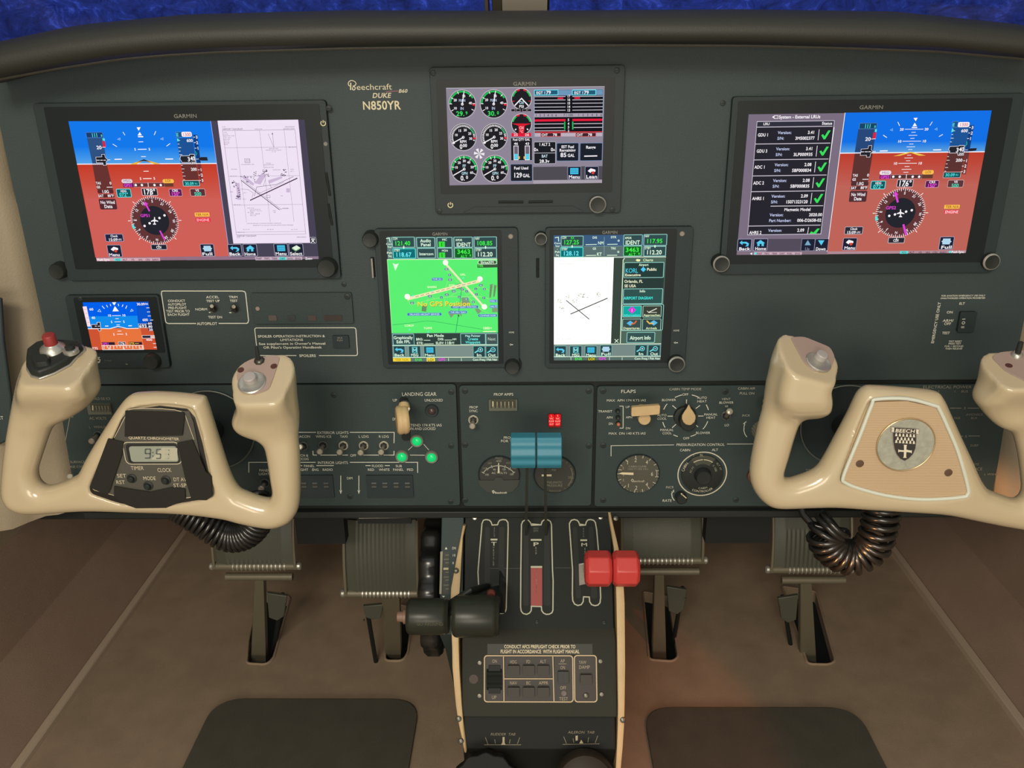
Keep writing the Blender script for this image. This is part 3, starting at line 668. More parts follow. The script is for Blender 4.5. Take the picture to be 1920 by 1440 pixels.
# ---- columns through the panel
for t, sx in ((yl, (411,836)), (yr, (1582,832))):
    c = onY(*sx, 0); hubc = onY(285,850,YY) if t is yl else onY(1697,840,YY)
    cx = hubc.x; cz = hubc.z-.042
    mb = MB(); mb.tube([Vector((cx, YY+.008, cz)), Vector((cx, .06, cz))], .013, M_BLK, 24); mb.build('shaft', t)
    mb = MB(); mb.lathe((cx, -.0012, cz), (0,-1,0), [(0,.0475),(.002,.0475),(.0026,.0465),(.0012,.0445),(.0008,.022)], M_BEZ, 48); mb.tube([Vector((cx+.0468*math.cos(2*math.pi*i/60), -.0038, cz+.0468*math.sin(2*math.pi*i/60))) for i in range(61)], .0009, pmat('collar_rim', (92,97,92), .45), 6, caps=False); pl(mb.build('shaft_collar', t), 'round black collar on the panel')
# ---- coiled cords under the yokes
def cord(label, path, R, r, turns, twist=1, lead=None):
    P = [onY(a, b, y) for a, b, y in path]; pts = []
    n = len(P); N = int(turns*14); 
    def cr(t):
        x = t*(n-1); i = min(int(x), n-2); f = x-i; a, b, c_, d = P[max(i-1,0)], P[i], P[i+1], P[min(i+2,n-1)]
        return .5*((2*b)+(-a+c_)*f+(2*a-5*b+4*c_-d)*f*f+(-a+3*b-3*c_+d)*f**3)
    nrm = None
    for k in range(N+1):
        t = k/N; p = cr(t); tg = (cr(min(t+.002,1))-cr(max(t-.002,0))).normalized()
        if nrm is None: nrm = tg.cross(Vector((0,1,0))).normalized()
        nrm = (nrm-tg*nrm.dot(tg)).normalized(); b = tg.cross(nrm); an = twist*2*math.pi*turns*t
        pts.append(p+(nrm*math.cos(an)+b*math.sin(an))*R)
    mb = MB(); mb.tube(pts, r, M_RUB, 12)
    if lead: mb.tube([onY(*p) for p in lead]+[pts[0]], r*1.15, M_RUB, 12)
    o = mb.build('coiled_cord'); tag(o, label, 'cord')
cord('glossy black coiled cord hanging below the left yoke', [(335,950,-.075),(375,975,-.075),(425,1005,-.075),(462,1000,-.075),(485,970,-.075),(480,935,-.075)], .0145, .0027, 27)
cord('thick black coiled cord looping below the right yoke with orange reflections', [(1566,982,-.08),(1547,1002,-.08),(1560,1030,-.08),(1596,1046,-.08),(1634,1026,-.08),(1649,985,-.08),(1655,945,-.075),(1658,912,-.07)], .0163, .0034, 21, lead=[(1500,945,-.05),(1506,965,-.06),(1524,985,-.07),(1545,990,-.075)])
# ================================================================== DISPLAYS
WH = (255,250,255); DK = (38,38,46); CY = (90,230,225); MG = (225,70,215); GN = (60,225,100); RD = (225,35,60); YL = (240,205,80); GRY = (150,142,156); OR = (250,190,80)
M_SCREW = pmat('painted_screw', (44,53,51), .5, spec=.3)
def screw(parent, x, y, r=.0028, m=None, plane=None):
    pl_ = plane or PANEL; c = pl_.hit(x, y); mb = MB(); n = pl_.n
    mb.lathe(c, n, [(0,r),(.0004,r*.95),(.0009,r*.55),(.0008,r*.1)], m or M_SCREW, 16)
    mb.box(c+n*.0009, (r*1.1,.0003,r*.25), M_DEEP); mb.build('screw', parent)
def device(name, label, body, scr, glass, h=.006, group=None):
    """body/glass: px rects (x0,y0,x1,y1); scr: 4 px corners"""
    c = PANEL.hit((body[0]+body[2])/2, (body[1]+body[3])/2); t = thing(name, label, 'display', (c.x, 0, PANEL.hit(960, body[3]).z), group)
    mb = MB(); P = Pen(PANEL); q = [PANEL.P(u, v, 0) for u, v in P._rr(*body, 6)]; mb.prism(q, PANEL.n*h, M_BEZ); mb.build('bezel', t, bevel=.0012)
    p1 = PANEL.off(h); mb = MB(); P1 = Pen(p1); q = [p1.P(u, v, 0) for u, v in P1._rr(*glass, 3)]; mb.prism(q, p1.n*.0006, M_GLASSB); mb.build('glass_border', t)
    return t, PANEL.off(h+.0008)
def knob(parent, x, y, r=.0075, h=.014, plane=PANEL, m=None, ringm=None, name='knob', base=None):
    c = plane.hit(x, y); mb = MB(); n = plane.n; m = m or M_BLK
    if base: mb.lathe(c, n, [(0,base),(.0045,base*.97),(.0052,base*.9)], m, 32)
    mb.lathe(c, n, [(.001,r),(h*.85,r*.93),(h,r*.82),(h-.0006,r*.3)], m, 32); o = mb.build(name, parent)
    if ringm:
        mb = MB(); mb.lathe(c+n*h*.84, n, [(0,r*1.0),(h*.08,r*.97),(h*.16,r*.86),(h*.1,r*.80)], ringm, 32); mb.build('ring', o)
    return o
def slot(parent, x0, y0, x1, y1, w=4, name='card_slot', plane=PANEL, h=.006):
    a = plane.hit(x0, y0)+plane.n*h; b = plane.hit(x1, y1)+plane.n*h; mb = MB(); r = w/2*mpp(a); mb.tube([a, b], r, M_DEEP, 8); return mb.build(name, parent)
def power_icon(P, x, y, r, col=(214,205,160)):
    P.arc(col, x, y, r, r*.38, 35, 325, 2, 20); P.line(col, [(x, y-r*1.25), (x, y-r*.1)], r*.38, 2)
BR = (122,122,118)
# ---------------------------------------------------------------- primary flight display contents (shared by both sides)
def airplane(P, x, y, s, col=WH, l=5):
    P.poly(col, [(x-.12*s,y-1.*s),(x+.12*s,y-1.*s),(x+.16*s,y-.3*s),(x+1.*s,y+.05*s),(x+1.*s,y+.3*s),(x+.16*s,y+.15*s),(x+.10*s,y+.7*s),(x+.42*s,y+.9*s),(x+.42*s,y+1.1*s),(x-.42*s,y+1.1*s),(x-.42*s,y+.9*s),(x-.10*s,y+.7*s),(x-.16*s,y+.15*s),(x-1.*s,y+.3*s),(x-1.*s,y+.05*s),(x-.16*s,y-.3*s)], l)
def vgrad(P, TL, TR, BL, BR, c0, c1, n=14, l=.3):
    for i in range(n):
        a, b = i/n, (i+1)/n; L = lambda p, q, t: (p[0]+(q[0]-p[0])*t, p[1]+(q[1]-p[1])*t)
        col = tuple(int(c0[k]+(c1[k]-c0[k])*(i+.5)/n) for k in range(3)); P.poly(col, [L(TL,BL,a), L(TR,BR,a), L(TR,BR,b), L(TL,BL,b)], l)
def hsi(P, cx, cy, hdg, gps, crs, col_in, needle):
    P.disc((98,54,54), cx, cy, 205*.95, 1.2, 44); P.disc(DK, cx, cy, 122, 1.5, 40)
    for k in range(72):
        a = k*5-hdg; P.tick(WH, cx, cy, 186 if k % 2 else 178, 203, a, 4.5, 3)
    for a in (0, 45, 90, 135, 180, 225, 270, 315): P.tick(WH, cx, cy, 205, 226, a, 5, 3)
    for k, s_ in enumerate(['N','3','6','E','12','15','S','21','24','W','30','33']):
        a = k*30-hdg; P.ctext(WH, s_, cx, cy, 162, a, 20, 4, bold=True)
    P.ctext((70,215,215), '0', cx, cy, 178, 72-hdg, 4, 3); P.arc(CY, cx, cy, 195, 20, 68-hdg, 78-hdg, 4, 4)
    n = math.radians(crs-hdg); sx, sy = math.sin(n), -math.cos(n)
    def pt(r, o=0): return (cx+sx*r-sy*o, cy+sy*r+sx*o)
    P.line(MG, [pt(90), pt(150)], needle, 5); P.poly(MG, [pt(185), pt(150, 20), pt(150, -20)], 5); P.line(MG, [pt(-95), pt(-185)], needle, 5)
    for d in (-95, -47, 47, 95): q = (cx-sy*d, cy+sx*d); P.disc(WH, q[0], q[1], 10, 5, 14)
    airplane(P, cx, cy, 30); P.text(MG, gps, cx-78, cy-43, 24, 84, bold=True)
def pfd_common(P, X, left):
    """P zoomed; X(x, y): map a layout point of the left display to zoom coordinates of this side"""
# left display --------------------------------------------------
t, pf = device('flight_display', 'wide display on the left showing attitude indicator beside an airport chart', (100,196,627,528), None, (112,203,612,508))
P = Pen(pf, em); P.z(100,190,4.5)
P.poly((20,120,235), [(127,168),(1330,168),(1378,522),(200,530)], 0); vgrad(P, (172,390), (1359,385), (200,530), (1378,522), (26,124,236), (90,165,232))
P.poly((198,62,42), [(200,530),(1378,522),(1490,1312),(355,1318)], 0); vgrad(P, (200,530), (1378,522), (262,820), (1420,815), (198,60,40), (206,94,84)); P.poly((206,96,88), [(262,820),(1420,815),(1490,1312),(355,1318)], .3)
P.line(WH, [(200,530),(1378,524)], 7, 1); P.line((160,170,230), [(1328,166),(1490,1312)], 5, 1)
P.poly((48,82,130), [(283,310),(420,308),(450,525),(330,525)], 1); P.poly((104,52,50), [(330,532),(452,532),(505,745),(368,745)], 1)
P.btn((28,62,110), (90,130,190), 279, 262, 418, 306, 1, 4, 3); P.text(CY, '111', 350, 285, 32, 55, bold=True); P.text(CY, 's', 408, 285, 24, bold=True)
P.poly(RD, [(414,336),(436,336),(444,388),(420,390)], 2); P.rect(CY, 416, 312, 436, 332, 2); P.text(WH, '20', 388, 389, 28, 44, bold=True); P.line(WH, [(412,388),(440,386)], 4, 3)
P.poly((34,34,42), [(360,470),(412,468),(408,448),(434,446),(440,472),(462,494),(446,512),(450,538),(424,540),(420,518),(366,518)], 3); P.line(WH, [(360,470),(412,468),(408,448),(434,446),(440,472),(462,494),(446,512),(450,538),(424,540),(420,518),(366,518)], 2.5, 4, True)
P.line(WH, [(368,496),(392,496)], 5, 5); P.line(WH, [(398,496),(420,496)], 5, 5); P.line(WH, [(426,496),(446,496)], 5, 5); P.line(WH, [(462,494),(482,493)], 4, 4)
P.poly((30,84,150), [(1040,310),(1176,308),(1205,524),(1075,526)], 1); P.poly((104,52,50), [(1076,530),(1206,528),(1230,662),(1098,664)], 1); P.poly((20,60,120), [(1180,282),(1215,282),(1245,524),(1210,524)], 1); P.poly((120,50,52), [(1212,528),(1246,528),(1268,688),(1240,690)], 1)
P.btn((30,84,140), (90,150,200), 1036, 258, 1085, 304, 1, 3, 3); P.text(CY, 'E', 1049, 282, 26, bold=True); P.btn((250,240,246), (255,255,255), 1084, 258, 1168, 298, 3, 12, 2); P.text((190,50,60), '1300', 1127, 280, 28, 72)
P.poly(CY, [(1044,312),(1060,318),(1062,335),(1048,338)], 4)
P.text(WH, '600', 1152, 330, 24, 52, bold=True); P.text(WH, '200', 1187, 573, 24, 50, bold=True)
for k in range(12):
    y = 330+k*30
    if 450 < y < 530: continue
    x = 1046+(y-330)*.155; P.line(WH, [(x, y), (x+(24 if k % 2 == 0 else 14), y)], 3.5, 3)
for s_, x, y in (('3',1211,302),('2',1215,348),('1',1222,395),('1',1248,577),('2',1254,622),('3',1260,667)): P.text(WH, s_, x, y, 24, bold=True); P.line(WH, [(x-28,y),(x-12,y)], 4, 3)
P.poly(DK, [(1076,460),(1150,458),(1152,446),(1190,446),(1205,525),(1166,528),(1160,516),(1088,516),(1080,500),(1070,488)], 4); P.line(WH, [(1076,460),(1150,458),(1152,446),(1190,446),(1205,525),(1166,528),(1160,516),(1088,516),(1080,500),(1070,488)], 3, 5, True)
P.text(WH, '3', 1146, 488, 34, bold=True, l=6); P.text(WH, '40', 1178, 482, 34, 38, bold=True, l=6); P.text(WH, '20', 1183, 518, 16, 34, bold=True, l=6)
P.poly(DK, [(1225,486),(1245,470),(1298,470),(1306,500),(1250,500)], 3); P.line(WH, [(1206,488),(1228,486)], 3, 4); P.line((30,180,130), [(1196,420),(1212,440),(1204,456)], 5, 3)
P.btn((26,86,92), (200,240,240), 1096, 668, 1234, 714, 3, 5, 3); P.text(CY, '30.09', 1150, 694, 24, 74, bold=True, l=5); P.text(CY, 'IN', 1206, 694, 16, 24, l=5)
P.poly(WH, [(704,220),(738,218),(722,248)], 3); P.poly(WH, [(730,258),(712,288),(748,286)], 3); P.line(WH, [(716,298),(760,298)], 9, 3)
for a, b in (((588,258),(606,286)),((866,252),(852,284)),((502,360),(538,382)),((986,356),(956,378))): P.line(WH, [a, b], 5, 3)
for x, y, d in ((555,318,-1),(918,316,1)): P.line((190,215,245), [(x-12,y+2),(x+9,y-9),(x+9,y+9)], 3, 3, True)
P.line(WH, [(720,342),(760,341)], 5, 3); P.line(WH, [(714,405),(788,404)], 6, 3); P.text(WH, '5', 692, 405, 20, bold=True); P.text(WH, '5', 812, 404, 20, bold=True); P.line(WH, [(742,466),(782,466)], 5, 3)
P.line(WH, [(762,590),(806,589)], 5, 3); P.line(WH, [(758,652),(830,651)], 6, 3); P.text(WH, '5', 738, 652, 20, bold=True); P.text(WH, '5', 854, 650, 20, bold=True)
P.line(WH, [(518,489),(580,488)], 8, 4); P.line(WH, [(946,487),(1012,486)], 8, 4)
P.poly((240,190,60), [(766,490),(645,532),(700,532),(766,500)], 4); P.poly((240,190,60), [(766,490),(908,528),(856,530),(766,500)], 4); P.poly(DK, [(766,488),(700,516),(766,502),(832,514)], 4.5)
P.text(WH, 'TAS', 382, 690, 20, 42, bold=True); P.text(WH, '0', 484, 690, 22, bold=True); P.text(WH, 'GS', 382, 723, 20, 30, bold=True); P.line(WH, [(452,724),(500,723)], 5, 3)
P.rect((88,42,46), 374, 745, 508, 776, 2, 8); P.text(WH, '1.0G', 441, 761, 24, 60, bold=True); P.rect((88,42,46), 384, 782, 516, 812, 2, 8); P.text(WH, 'SAT', 404, 797, 20, 44, bold=True); P.text(WH, '80\u00b0F', 486, 796, 20, 52, bold=True)
P.rect((84,44,52), 390, 822, 534, 912, 2, 10); P.text(WH, 'No Wind', 460, 851, 26, 122, bold=True); P.text(WH, 'Data', 466, 886, 26, 70, bold=True)
P.rect((226,214,224), 576, 656, 668, 690, 2, 16); P.text((120,96,110), 'MSG', 624, 671, 20, 62); P.rect((112,34,96), 590, 690, 680, 724, 2, 3); P.text((240,80,230), 'GPS1', 632, 708, 24, 70, bold=True)
P.rect(OR, 922, 656, 1018, 690, 2, 16); P.text((150,90,30), 'LOI', 968, 669, 20, 46, bold=True); P.rect((108,60,48), 938, 690, 1014, 720, 2, 3)
P.rect((100,52,50), 680, 688, 938, 722, 1.5); P.frame((210,160,160), 680, 688, 938, 722, 2, 2)
for x in (697,749,855,908): P.disc(WH, x, 706, 10, 4, 14)
P.line(WH, [(800,686),(804,722)], 5, 4)
P.btn((20,88,96), (110,230,230), 537, 740, 656, 808, 2, 8, 5); P.text(WH, 'HDG', 594, 757, 18, 50, bold=True, l=5); P.text(CY, '072\u00b0', 597, 786, 28, 76, bold=True, l=5)
P.btn(DK, (235,200,210), 748, 734, 878, 794, 2, 6, 4); P.text(WH, '178\u00b0', 812, 763, 44, 108, bold=True, l=5)
P.btn((92,30,80), (226,180,200), 980, 740, 1086, 800, 2, 8, 3); P.text(WH, 'CRS', 1028, 753, 18, 50, bold=True, l=5); P.text((240,90,230), '150\u00b0', 1034, 781, 28, 76, bold=True, l=5)
P.btn((92,50,56), (226,190,190), 1157, 738, 1282, 798, 2, 8, 3); P.text(WH, 'VS', 1216, 752, 18, 30, bold=True, l=5); P.text((70,225,190), '500', 1221, 780, 28, 60, bold=True, l=5)
hsi(P, 856, 1006, 178, 'GPS1', 150, None, 13)
P.rect(OR, 1194, 938, 1318, 972, 2, 5); P.text((165,95,25), 'TER N/A', 1256, 955, 18, 108, bold=True); P.rect((235,30,60), 1202, 984, 1326, 1016, 2, 5); P.text((255,190,200), 'ENGINE', 1264, 1000, 22, 108, bold=True)
P.btn((34,38,64), (170,160,190), 441, 1120, 590, 1182, 2, 8, 4); P.text(WH, 'Clock', 514, 1136, 18, 60, bold=True); P.text(WH, '15:09', 506, 1166, 22, 78, bold=True, l=5); P.text(WH, 'UTC', 564, 1166, 14, 32, bold=True, l=5)
def icon_btn(P, x0, y0, x1, y1, lab, icon=None, fill=(30,34,52), edge=(170,165,190), tc=WH, hh=24):
    P.btn(fill, edge, x0, y0, x1, y1, 2, 8, 4); cx = (x0+x1)/2; h = y1-y0; w = x1-x0
    P.text(tc, lab, cx, y1-h*.19, hh, min(w*.86, len(lab)*hh*.95), bold=True, l=5); iy = y0+h*.36
    if icon: icon(P, cx, iy, h*.27)
def i_back(P, x, y, s):
    P.poly((90,205,240), [(x-1.5*s,y-.2*s),(x-.7*s,y-.9*s),(x-.7*s,y-.45*s),(x+.6*s,y-.5*s),(x+1.4*s,y),(x+1.2*s,y+.8*s),(x+.2*s,y+1.0*s),(x+.8*s,y+.4*s),(x+.4*s,y+.05*s),(x-.6*s,y),(x-.6*s,y+.5*s)], 5)
def i_home(P, x, y, s):
    P.poly((90,205,240), [(x-1.4*s,y),(x,y-1.*s),(x+1.4*s,y),(x+1.*s,y),(x+1.*s,y+.9*s),(x+.3*s,y+.9*s),(x+.3*s,y+.2*s),(x-.3*s,y+.2*s),(x-.3*s,y+.9*s),(x-1.*s,y+.9*s),(x-1.*s,y)], 5)
def i_menu(P, x, y, s):
    P.rect((70,190,225), x-1.2*s, y-.9*s, x+1.2*s, y+.9*s, 4); P.line((20,90,130), [(x-1.*s,y-.3*s),(x+1.*s,y-.3*s)], s*.12, 5); P.line((20,90,130), [(x-1.*s,y+.3*s),(x+1.*s,y+.3*s)], s*.12, 5)
def i_full(P, x, y, s):
    P.rect((176,214,236), x-1.1*s, y-.85*s, x+1.1*s, y+.85*s, 4); P.poly((190,225,240), [(x-1.5*s,y),(x-1.*s,y-.4*s),(x-1.*s,y+.4*s)], 5); P.poly((190,225,240), [(x+1.5*s,y),(x+1.*s,y-.4*s),(x+1.*s,y+.4*s)], 5)
def i_sel(P, x, y, s):
    P.poly((226,240,220), [(x-1.3*s,y-.1*s),(x+.1*s,y-.9*s),(x+1.3*s,y-.1*s),(x-.1*s,y+.7*s)], 4); P.poly((120,170,120), [(x-1.3*s,y-.1*s),(x-.1*s,y+.7*s),(x+1.3*s,y-.1*s),(x+1.3*s,y+.2*s),(x-.1*s,y+1.*s),(x-1.3*s,y+.2*s)], 5)
def i_ahrs(P, x, y, s):
    P.poly(WH, [(x-1.2*s,y),(x-.3*s,y-.8*s),(x+1.1*s,y-.4*s),(x+1.1*s,y+.2*s),(x-.2*s,y+.2*s),(x-.3*s,y+.6*s)], 4); P.disc((225,70,60), x+.4*s, y+.5*s, .45*s, 5, 12)
def i_zoom(plus):
    def f(P, x, y, s):
        P.line((120,225,230), [(x-1.5*s,y+.9*s),(x-.2*s,y+.1*s)], s*.4, 4); P.disc((120,225,230), x+.4*s, y-.1*s, .85*s, 4, 18); P.disc((30,80,90), x+.4*s, y-.1*s, .6*s, 5, 18); P.line(WH, [(x+.1*s,y-.1*s),(x+.7*s,y-.1*s)], s*.16, 6)
        if plus: P.line(WH, [(x+.4*s,y-.4*s),(x+.4*s,y+.2*s)], s*.16, 6)
    return f
def i_msg(P, x, y, s):
    P.rect((120,225,230), x-.9*s, y-1.*s, x+.9*s, y+1.*s, 4); P.rect((30,80,90), x-.7*s, y-.8*s, x+.7*s, y+.8*s, 5); P.line((150,235,235), [(x-.5*s,y+.6*s),(x-.5*s,y-.5*s),(x,y+.2*s),(x+.5*s,y-.5*s),(x+.5*s,y+.6*s)], s*.26, 6)
icon_btn(P, 460, 1212, 576, 1312, 'Menu', i_ahrs); icon_btn(P, 1245, 1205, 1358, 1306, 'Full', i_full); P.btn((34,38,50), (200,190,200), 828, 1208, 958, 1250, 2, 6, 4); P.text(WH, 'CDI', 892, 1231, 20, 44, bold=True)
P.poly((150,110,128), [(362,1318),(1490,1306),(1495,1336),(368,1346)], 1); P.poly((214,170,180), [(362,1322),(900,1320),(902,1346),(368,1348)], 1.5)
P.text(WH, 'Push Sync', 425, 1335, 17, 104, bold=True); P.rect(CY, 516, 1324, 576, 1346, 3)
for s_, x, w in (('HDG',546,40),('ALT',606,40),('VS',672,26),('IAS',736,34),('CRS',798,38),('BARO',864,54)): P.text((80,60,90), s_, x, 1335, 15, w, bold=True)
# chart half
P.z(390,190,4.364)
P.poly((72,68,86), [(28,160),(790,150),(905,1268),(165,1275)], 0); P.poly((240,226,245), [(78,158),(738,150),(835,1158),(208,1164)], 1); P.poly((140,118,140), [(-190,1275),(905,1268),(905,1290),(-170,1300)], 1)
LN = (84,70,98)
def q4(u, v):   # 0..1 chart coordinates -> zoom px
    a = (120+(233-120)*v, 240+(1092-240)*v); b = (712+(800-712)*v, 232+(1085-232)*v); return (a[0]+(b[0]-a[0])*u, a[1]+(b[1]-a[1])*u)
def chart(P, LN, RW, q, wk=1., dens=1.):
    P.line(LN, [q(0,0), q(1,0), q(1,1), q(0,1)], 2*wk, 2, True)
    for u in (.17,.51,.85): P.line(LN, [q(u,0), q(u,.88)], 1.6*wk, 2)
    for v in (.165,.44,.715,.975): P.line(LN, [q(0,v), q(1,v)], 1.6*wk, 2)
chart(P, LN, None, q4)
P.text(LN, 'AIRPORT DIAGRAM', 202, 227, 13, 166); P.text(LN, 'AIRPORT DIAGRAM', 316, 1101, 13, 160); P.text(LN, 'ORLANDO, FLORIDA', 664, 224, 9, 92); P.text(LN, 'ORLANDO', 670, 208, 9, 80); P.text(LN, 'ORLANDO', 765, 1110, 9, 78); P.text(LN, 'EXECUTIVE', 414, 227, 8, 60)
P.text(LN, '22195', 130, 209, 7, 28); P.text(LN, '22195', 250, 1115, 7, 28)
for i, s_ in enumerate(('ATIS','127.25','EXECUTIVE TOWER','118.7  239.3','GND CON','121.4','CLNC DEL','128.45')): P.text(LN, s_, 130, 255+i*14, 7, [26,34,88,60,50,44,48,36][i], a='l')
P.line(LN, [(493,266),(540,378)], 2, 2); P.line(LN, [(528,256),(540,378)], 2, 2); P.poly(LN, [(522,270),(528,254),(534,270)], 3); P.text(LN, 'JANUARY 2020', 538, 386, 7, 74); P.text(LN, 'ANNUAL RATE OF CHANGE', 538, 399, 7, 130); P.text(LN, '0.1 W', 540, 412, 7, 36)
P.frame(LN, 301, 470, 344, 502, 2, 2)
for k in range(5): P.line(LN, [(303+k*9, 500), (312+k*8, 472)], 1.6, 2)
P.text(LN, 'NON-MOVEMENT AREA', 326, 516, 7, 108); P.text(LN, 'LAT/LONG', 496, 506, 7, 40); P.text(LN, 'ADMINISTRATION', 498, 519, 7, 86); P.text(LN, 'TERMINAL AND TOWER', 500, 540, 7, 78); P.text(LN, 'MAINTENANCE RAMP', 562, 560, 7, 64); P.text(LN, 'HANGARS', 214, 555, 7, 50); P.text(LN, 'FIELD', 690, 556, 7, 30); P.text(LN, 'ELEV 113', 690, 572, 7, 30)
PP = (205,184,214)
P.poly(PP, [(380,670),(440,588),(478,600),(430,680)], 2); P.poly(PP, [(495,645),(605,612),(610,628),(505,672)], 2); P.poly(PP, [(272,618),(305,612),(378,672),(372,690),(350,680)], 2); P.poly(PP, [(230,668),(258,668),(272,805),(240,805)], 2); P.poly(PP, [(640,712),(670,712),(672,745),(642,745)], 2)
rg = random.Random(5)
for bx, by, sx, sy, n in ((300,615,30,10,5),(345,640,40,22,8),(400,590,24,22,8),(466,580,16,20,10),(626,580,15,28,14),(210,655,20,16,8),(245,760,18,50,12),(600,600,14,10,4),(500,610,12,14,3),(230,690,20,12,5)):
    for k in range(n):
        x = bx+rg.uniform(-sx, sx); y = by+rg.uniform(-sy, sy); w = rg.uniform(3, 7); P.poly((44,34,58), [(x-w,y-2),(x+w,y-3),(x+w,y+2),(x-w,y+3)], 3)
P.line((70,44,70), [(345,810),(732,628)], 8, 4); P.line((52,40,60), [(272,646),(585,886)], 5, 4); P.line(LN, [(282,640),(595,880)], 2, 3); P.line(LN, [(380,775),(400,700),(560,680),(700,615)], 3, 3); P.line(LN, [(400,760),(560,690),(620,660)], 2, 3); P.line(LN, [(268,716),(330,722),(372,750),(360,790)], 2, 3); P.line(LN, [(455,690),(470,640),(466,600)], 2, 3); P.line(LN, [(520,710),(495,650)], 2, 3); P.line(LN, [(585,888),(612,876),(660,875)], 2, 3); P.frame(LN, 478, 768, 508, 788, 2, 3)
for x, y, w, s_ in ((195,740,24,'FUEL'),(305,748,30,'HS 1'),(300,800,30,'TWR 221'),(604,772,22,'TANK'),(545,895,26,'ELEV'),(545,908,18,'108'),(635,876,50,'COMPASS ROSE'),(350,873,56,'RWY 07-25'),(386,884,86,'S-60, D-120, 2D-170'),(393,896,98,'RWY 13-31'),(350,908,50,'S-30'),(386,920,80,'D-60'),(370,933,50,'2D-120'),(460,998,280,'CAUTION: BE ALERT TO RUNWAY CROSSING CLEARANCES'),(535,1013,330,'READBACK OF ALL RUNWAY HOLDING INSTRUCTIONS IS REQUIRED'),(315,1048,52,'81 21 W'),(512,1048,52,'81 20 W'),(708,1048,52,'81 19 W'),(240,845,56,'28 32 N'),(690,374,60,'28 34 N'),(208,612,56,'28 33 N'),(272,1071,56,'28 31 N')): P.text(LN, s_, x, y, 7, w)
icon_btn(P, 166, 1170, 276, 1266, 'Back', i_back); icon_btn(P, 290, 1168, 402, 1266, 'Home', i_home); icon_btn(P, 543, 1165, 655, 1264, 'Menu', i_menu); icon_btn(P, 665, 1165, 780, 1264, 'Select', i_sel)
P.btn((34,38,50), (200,200,210), 834, 1112, 884, 1160, 2, 8, 3); P.line(WH, [(845,1155),(872,1130)], 5, 5); P.line(WH, [(848,1130),(874,1155)], 5, 5); P.text(WH, 'XM', 860, 1126, 14, 30, bold=True, l=5)
P.poly((200,175,190), [(385,1273),(770,1270),(772,1296),(390,1300)], 2); P.rect(CY, 582, 1274, 638, 1297, 3)
for s_, x in (('MAP',418),('TRFC',484),('TERR',546),('CHRT',610),('SAWX',672),('ENG',738)): P.text((70,54,80), s_, x, 1286, 15, 46, bold=True)
P.text(WH, 'Zoom', 826, 1285, 18, 58, bold=True)
pl(P.build('screen', t), 'lit screen with blue and red horizon and white chart')
P = Pen(PANEL.off(.0068), ink); P.text(BR, 'GARMIN', 348, 217.5, 7, 44, bold=True); power_icon(P, 606, 231, 4.5); P.build('lettering', t)
screw(t, 616, 203, plane=PANEL.off(.006)); screw(t, 645, 533); screw(t, 76, 207); screw(t, 108, 508)
mb = MB(); mb.lathe(PANEL.off(.006).hit(610.5,270), PANEL.n, [(0,.0022),(.0006,.0016)], pmat('sensor_grey', (120,120,114), .5), 14); mb.build('light_sensor', t)
slot(t, 614, 322, 621, 365, 5); slot(t, 618, 380, 625, 420, 5); knob(t, 618, 497, .0105, .016, PANEL); slot(t, 84, 258, 128, 470, 3, 'side_groove', h=.0)
knob(t, 116, 505, .009, .012, PANEL)
# right display --------------------------------------------------
t, pf = device('flight_display', 'wide display on the right listing equipment versions beside an attitude indicator', (1358,184,1884,516), None, (1372,192,1868,498))
P = Pen(pf, em); P.z(1330,180,4.364)
P.poly((122,110,128), [(322,150),(1110,140),(975,1272),(225,1276)], 0); P.text(WH, 'System - External LRUs', 738, 170, 26, 340, bold=True, rot=0); P.poly(WH, [(512,172),(528,162),(528,182)], 3); P.frame(WH, 530, 160, 560, 184, 4, 3)
def lx(y): return 388+(310-388)*(y-210)/(1135-210)
def rx(y): return 1026+(915-1026)*(y-203)/(1128-203)
def band(col, y0, y1, l, a=0, b=0): P.poly(col, [(lx(y0)+a, y0+4), (rx(y0)-b, y0-4), (rx(y1)-b, y1-4), (lx(y1)+a, y1+4)], l)
band((206,200,212), 203, 1135, 1); band((40,38,46), 208, 1130, 1.5, 4, 5); band((50,50,62), 208, 248, 2, 4, 5)
P.text(WH, 'LRU', 467, 228, 20, 52, bold=True); P.text(WH, 'Status', 963, 223, 22, 86, bold=True)
def check(x, y, s, l=5): P.poly((60,225,95), [(x-1.*s,y+.1*s),(x-.6*s,y-.15*s),(x-.25*s,y+.35*s),(x+.6*s,y-1.*s),(x+1.15*s,y-1.*s),(x-.1*s,y+1.*s),(x-.45*s,y+1.05*s)], l)
for i, (y0, y1, nm, v, sn) in enumerate(((256,382,'GDU 1','3.41','3M5002377'),(394,512,'GDU 3','3.41','3LP000935'),(524,642,'ADC 1','2.08','5BF000834'),(655,770,'ADC 2','2.08','5BF000835'),(784,1050,'AHRS 1','2.09','15071323120'),(1065,1130,'AHRS 2','2.09',''))):
    band((206,200,212), y0-8, y0-2, 2.5, 4, 14); yc = [318,450,581,711,838,1117][i]; y_a = [299,432,562,691,819,1099][i]; xn = [440,430,413,403,400,376][i]
    P.text(WH, nm, xn, yc, 25, 88 if i < 4 else 100, bold=True); xv = [616,602,590,577,564,537][i]; P.text((196,205,240), 'Version:', xv, y_a, 23, 112, bold=True)
    xr = [862,847,835,821,806,776][i]; P.text(WH, v, xr, y_a-2, 25, 58, a='r', bold=True)
    if sn: P.text((196,205,240), 'S/N:', xv-33, y_a+47, 23, 55, bold=True); P.text(WH, sn, xr-2, y_a+45, 25, {9:158,11:180}[len(sn)], a='r', bold=True)
    xc = [894,878,865,849,834,808][i]; P.line(WH, [(xc+4,y_a-26),(xc-6,y_a+62 if i < 5 else y_a+28)], 4, 4)
    if i < 5: check([950,935,920,904,890][i], y_a+18, 36)
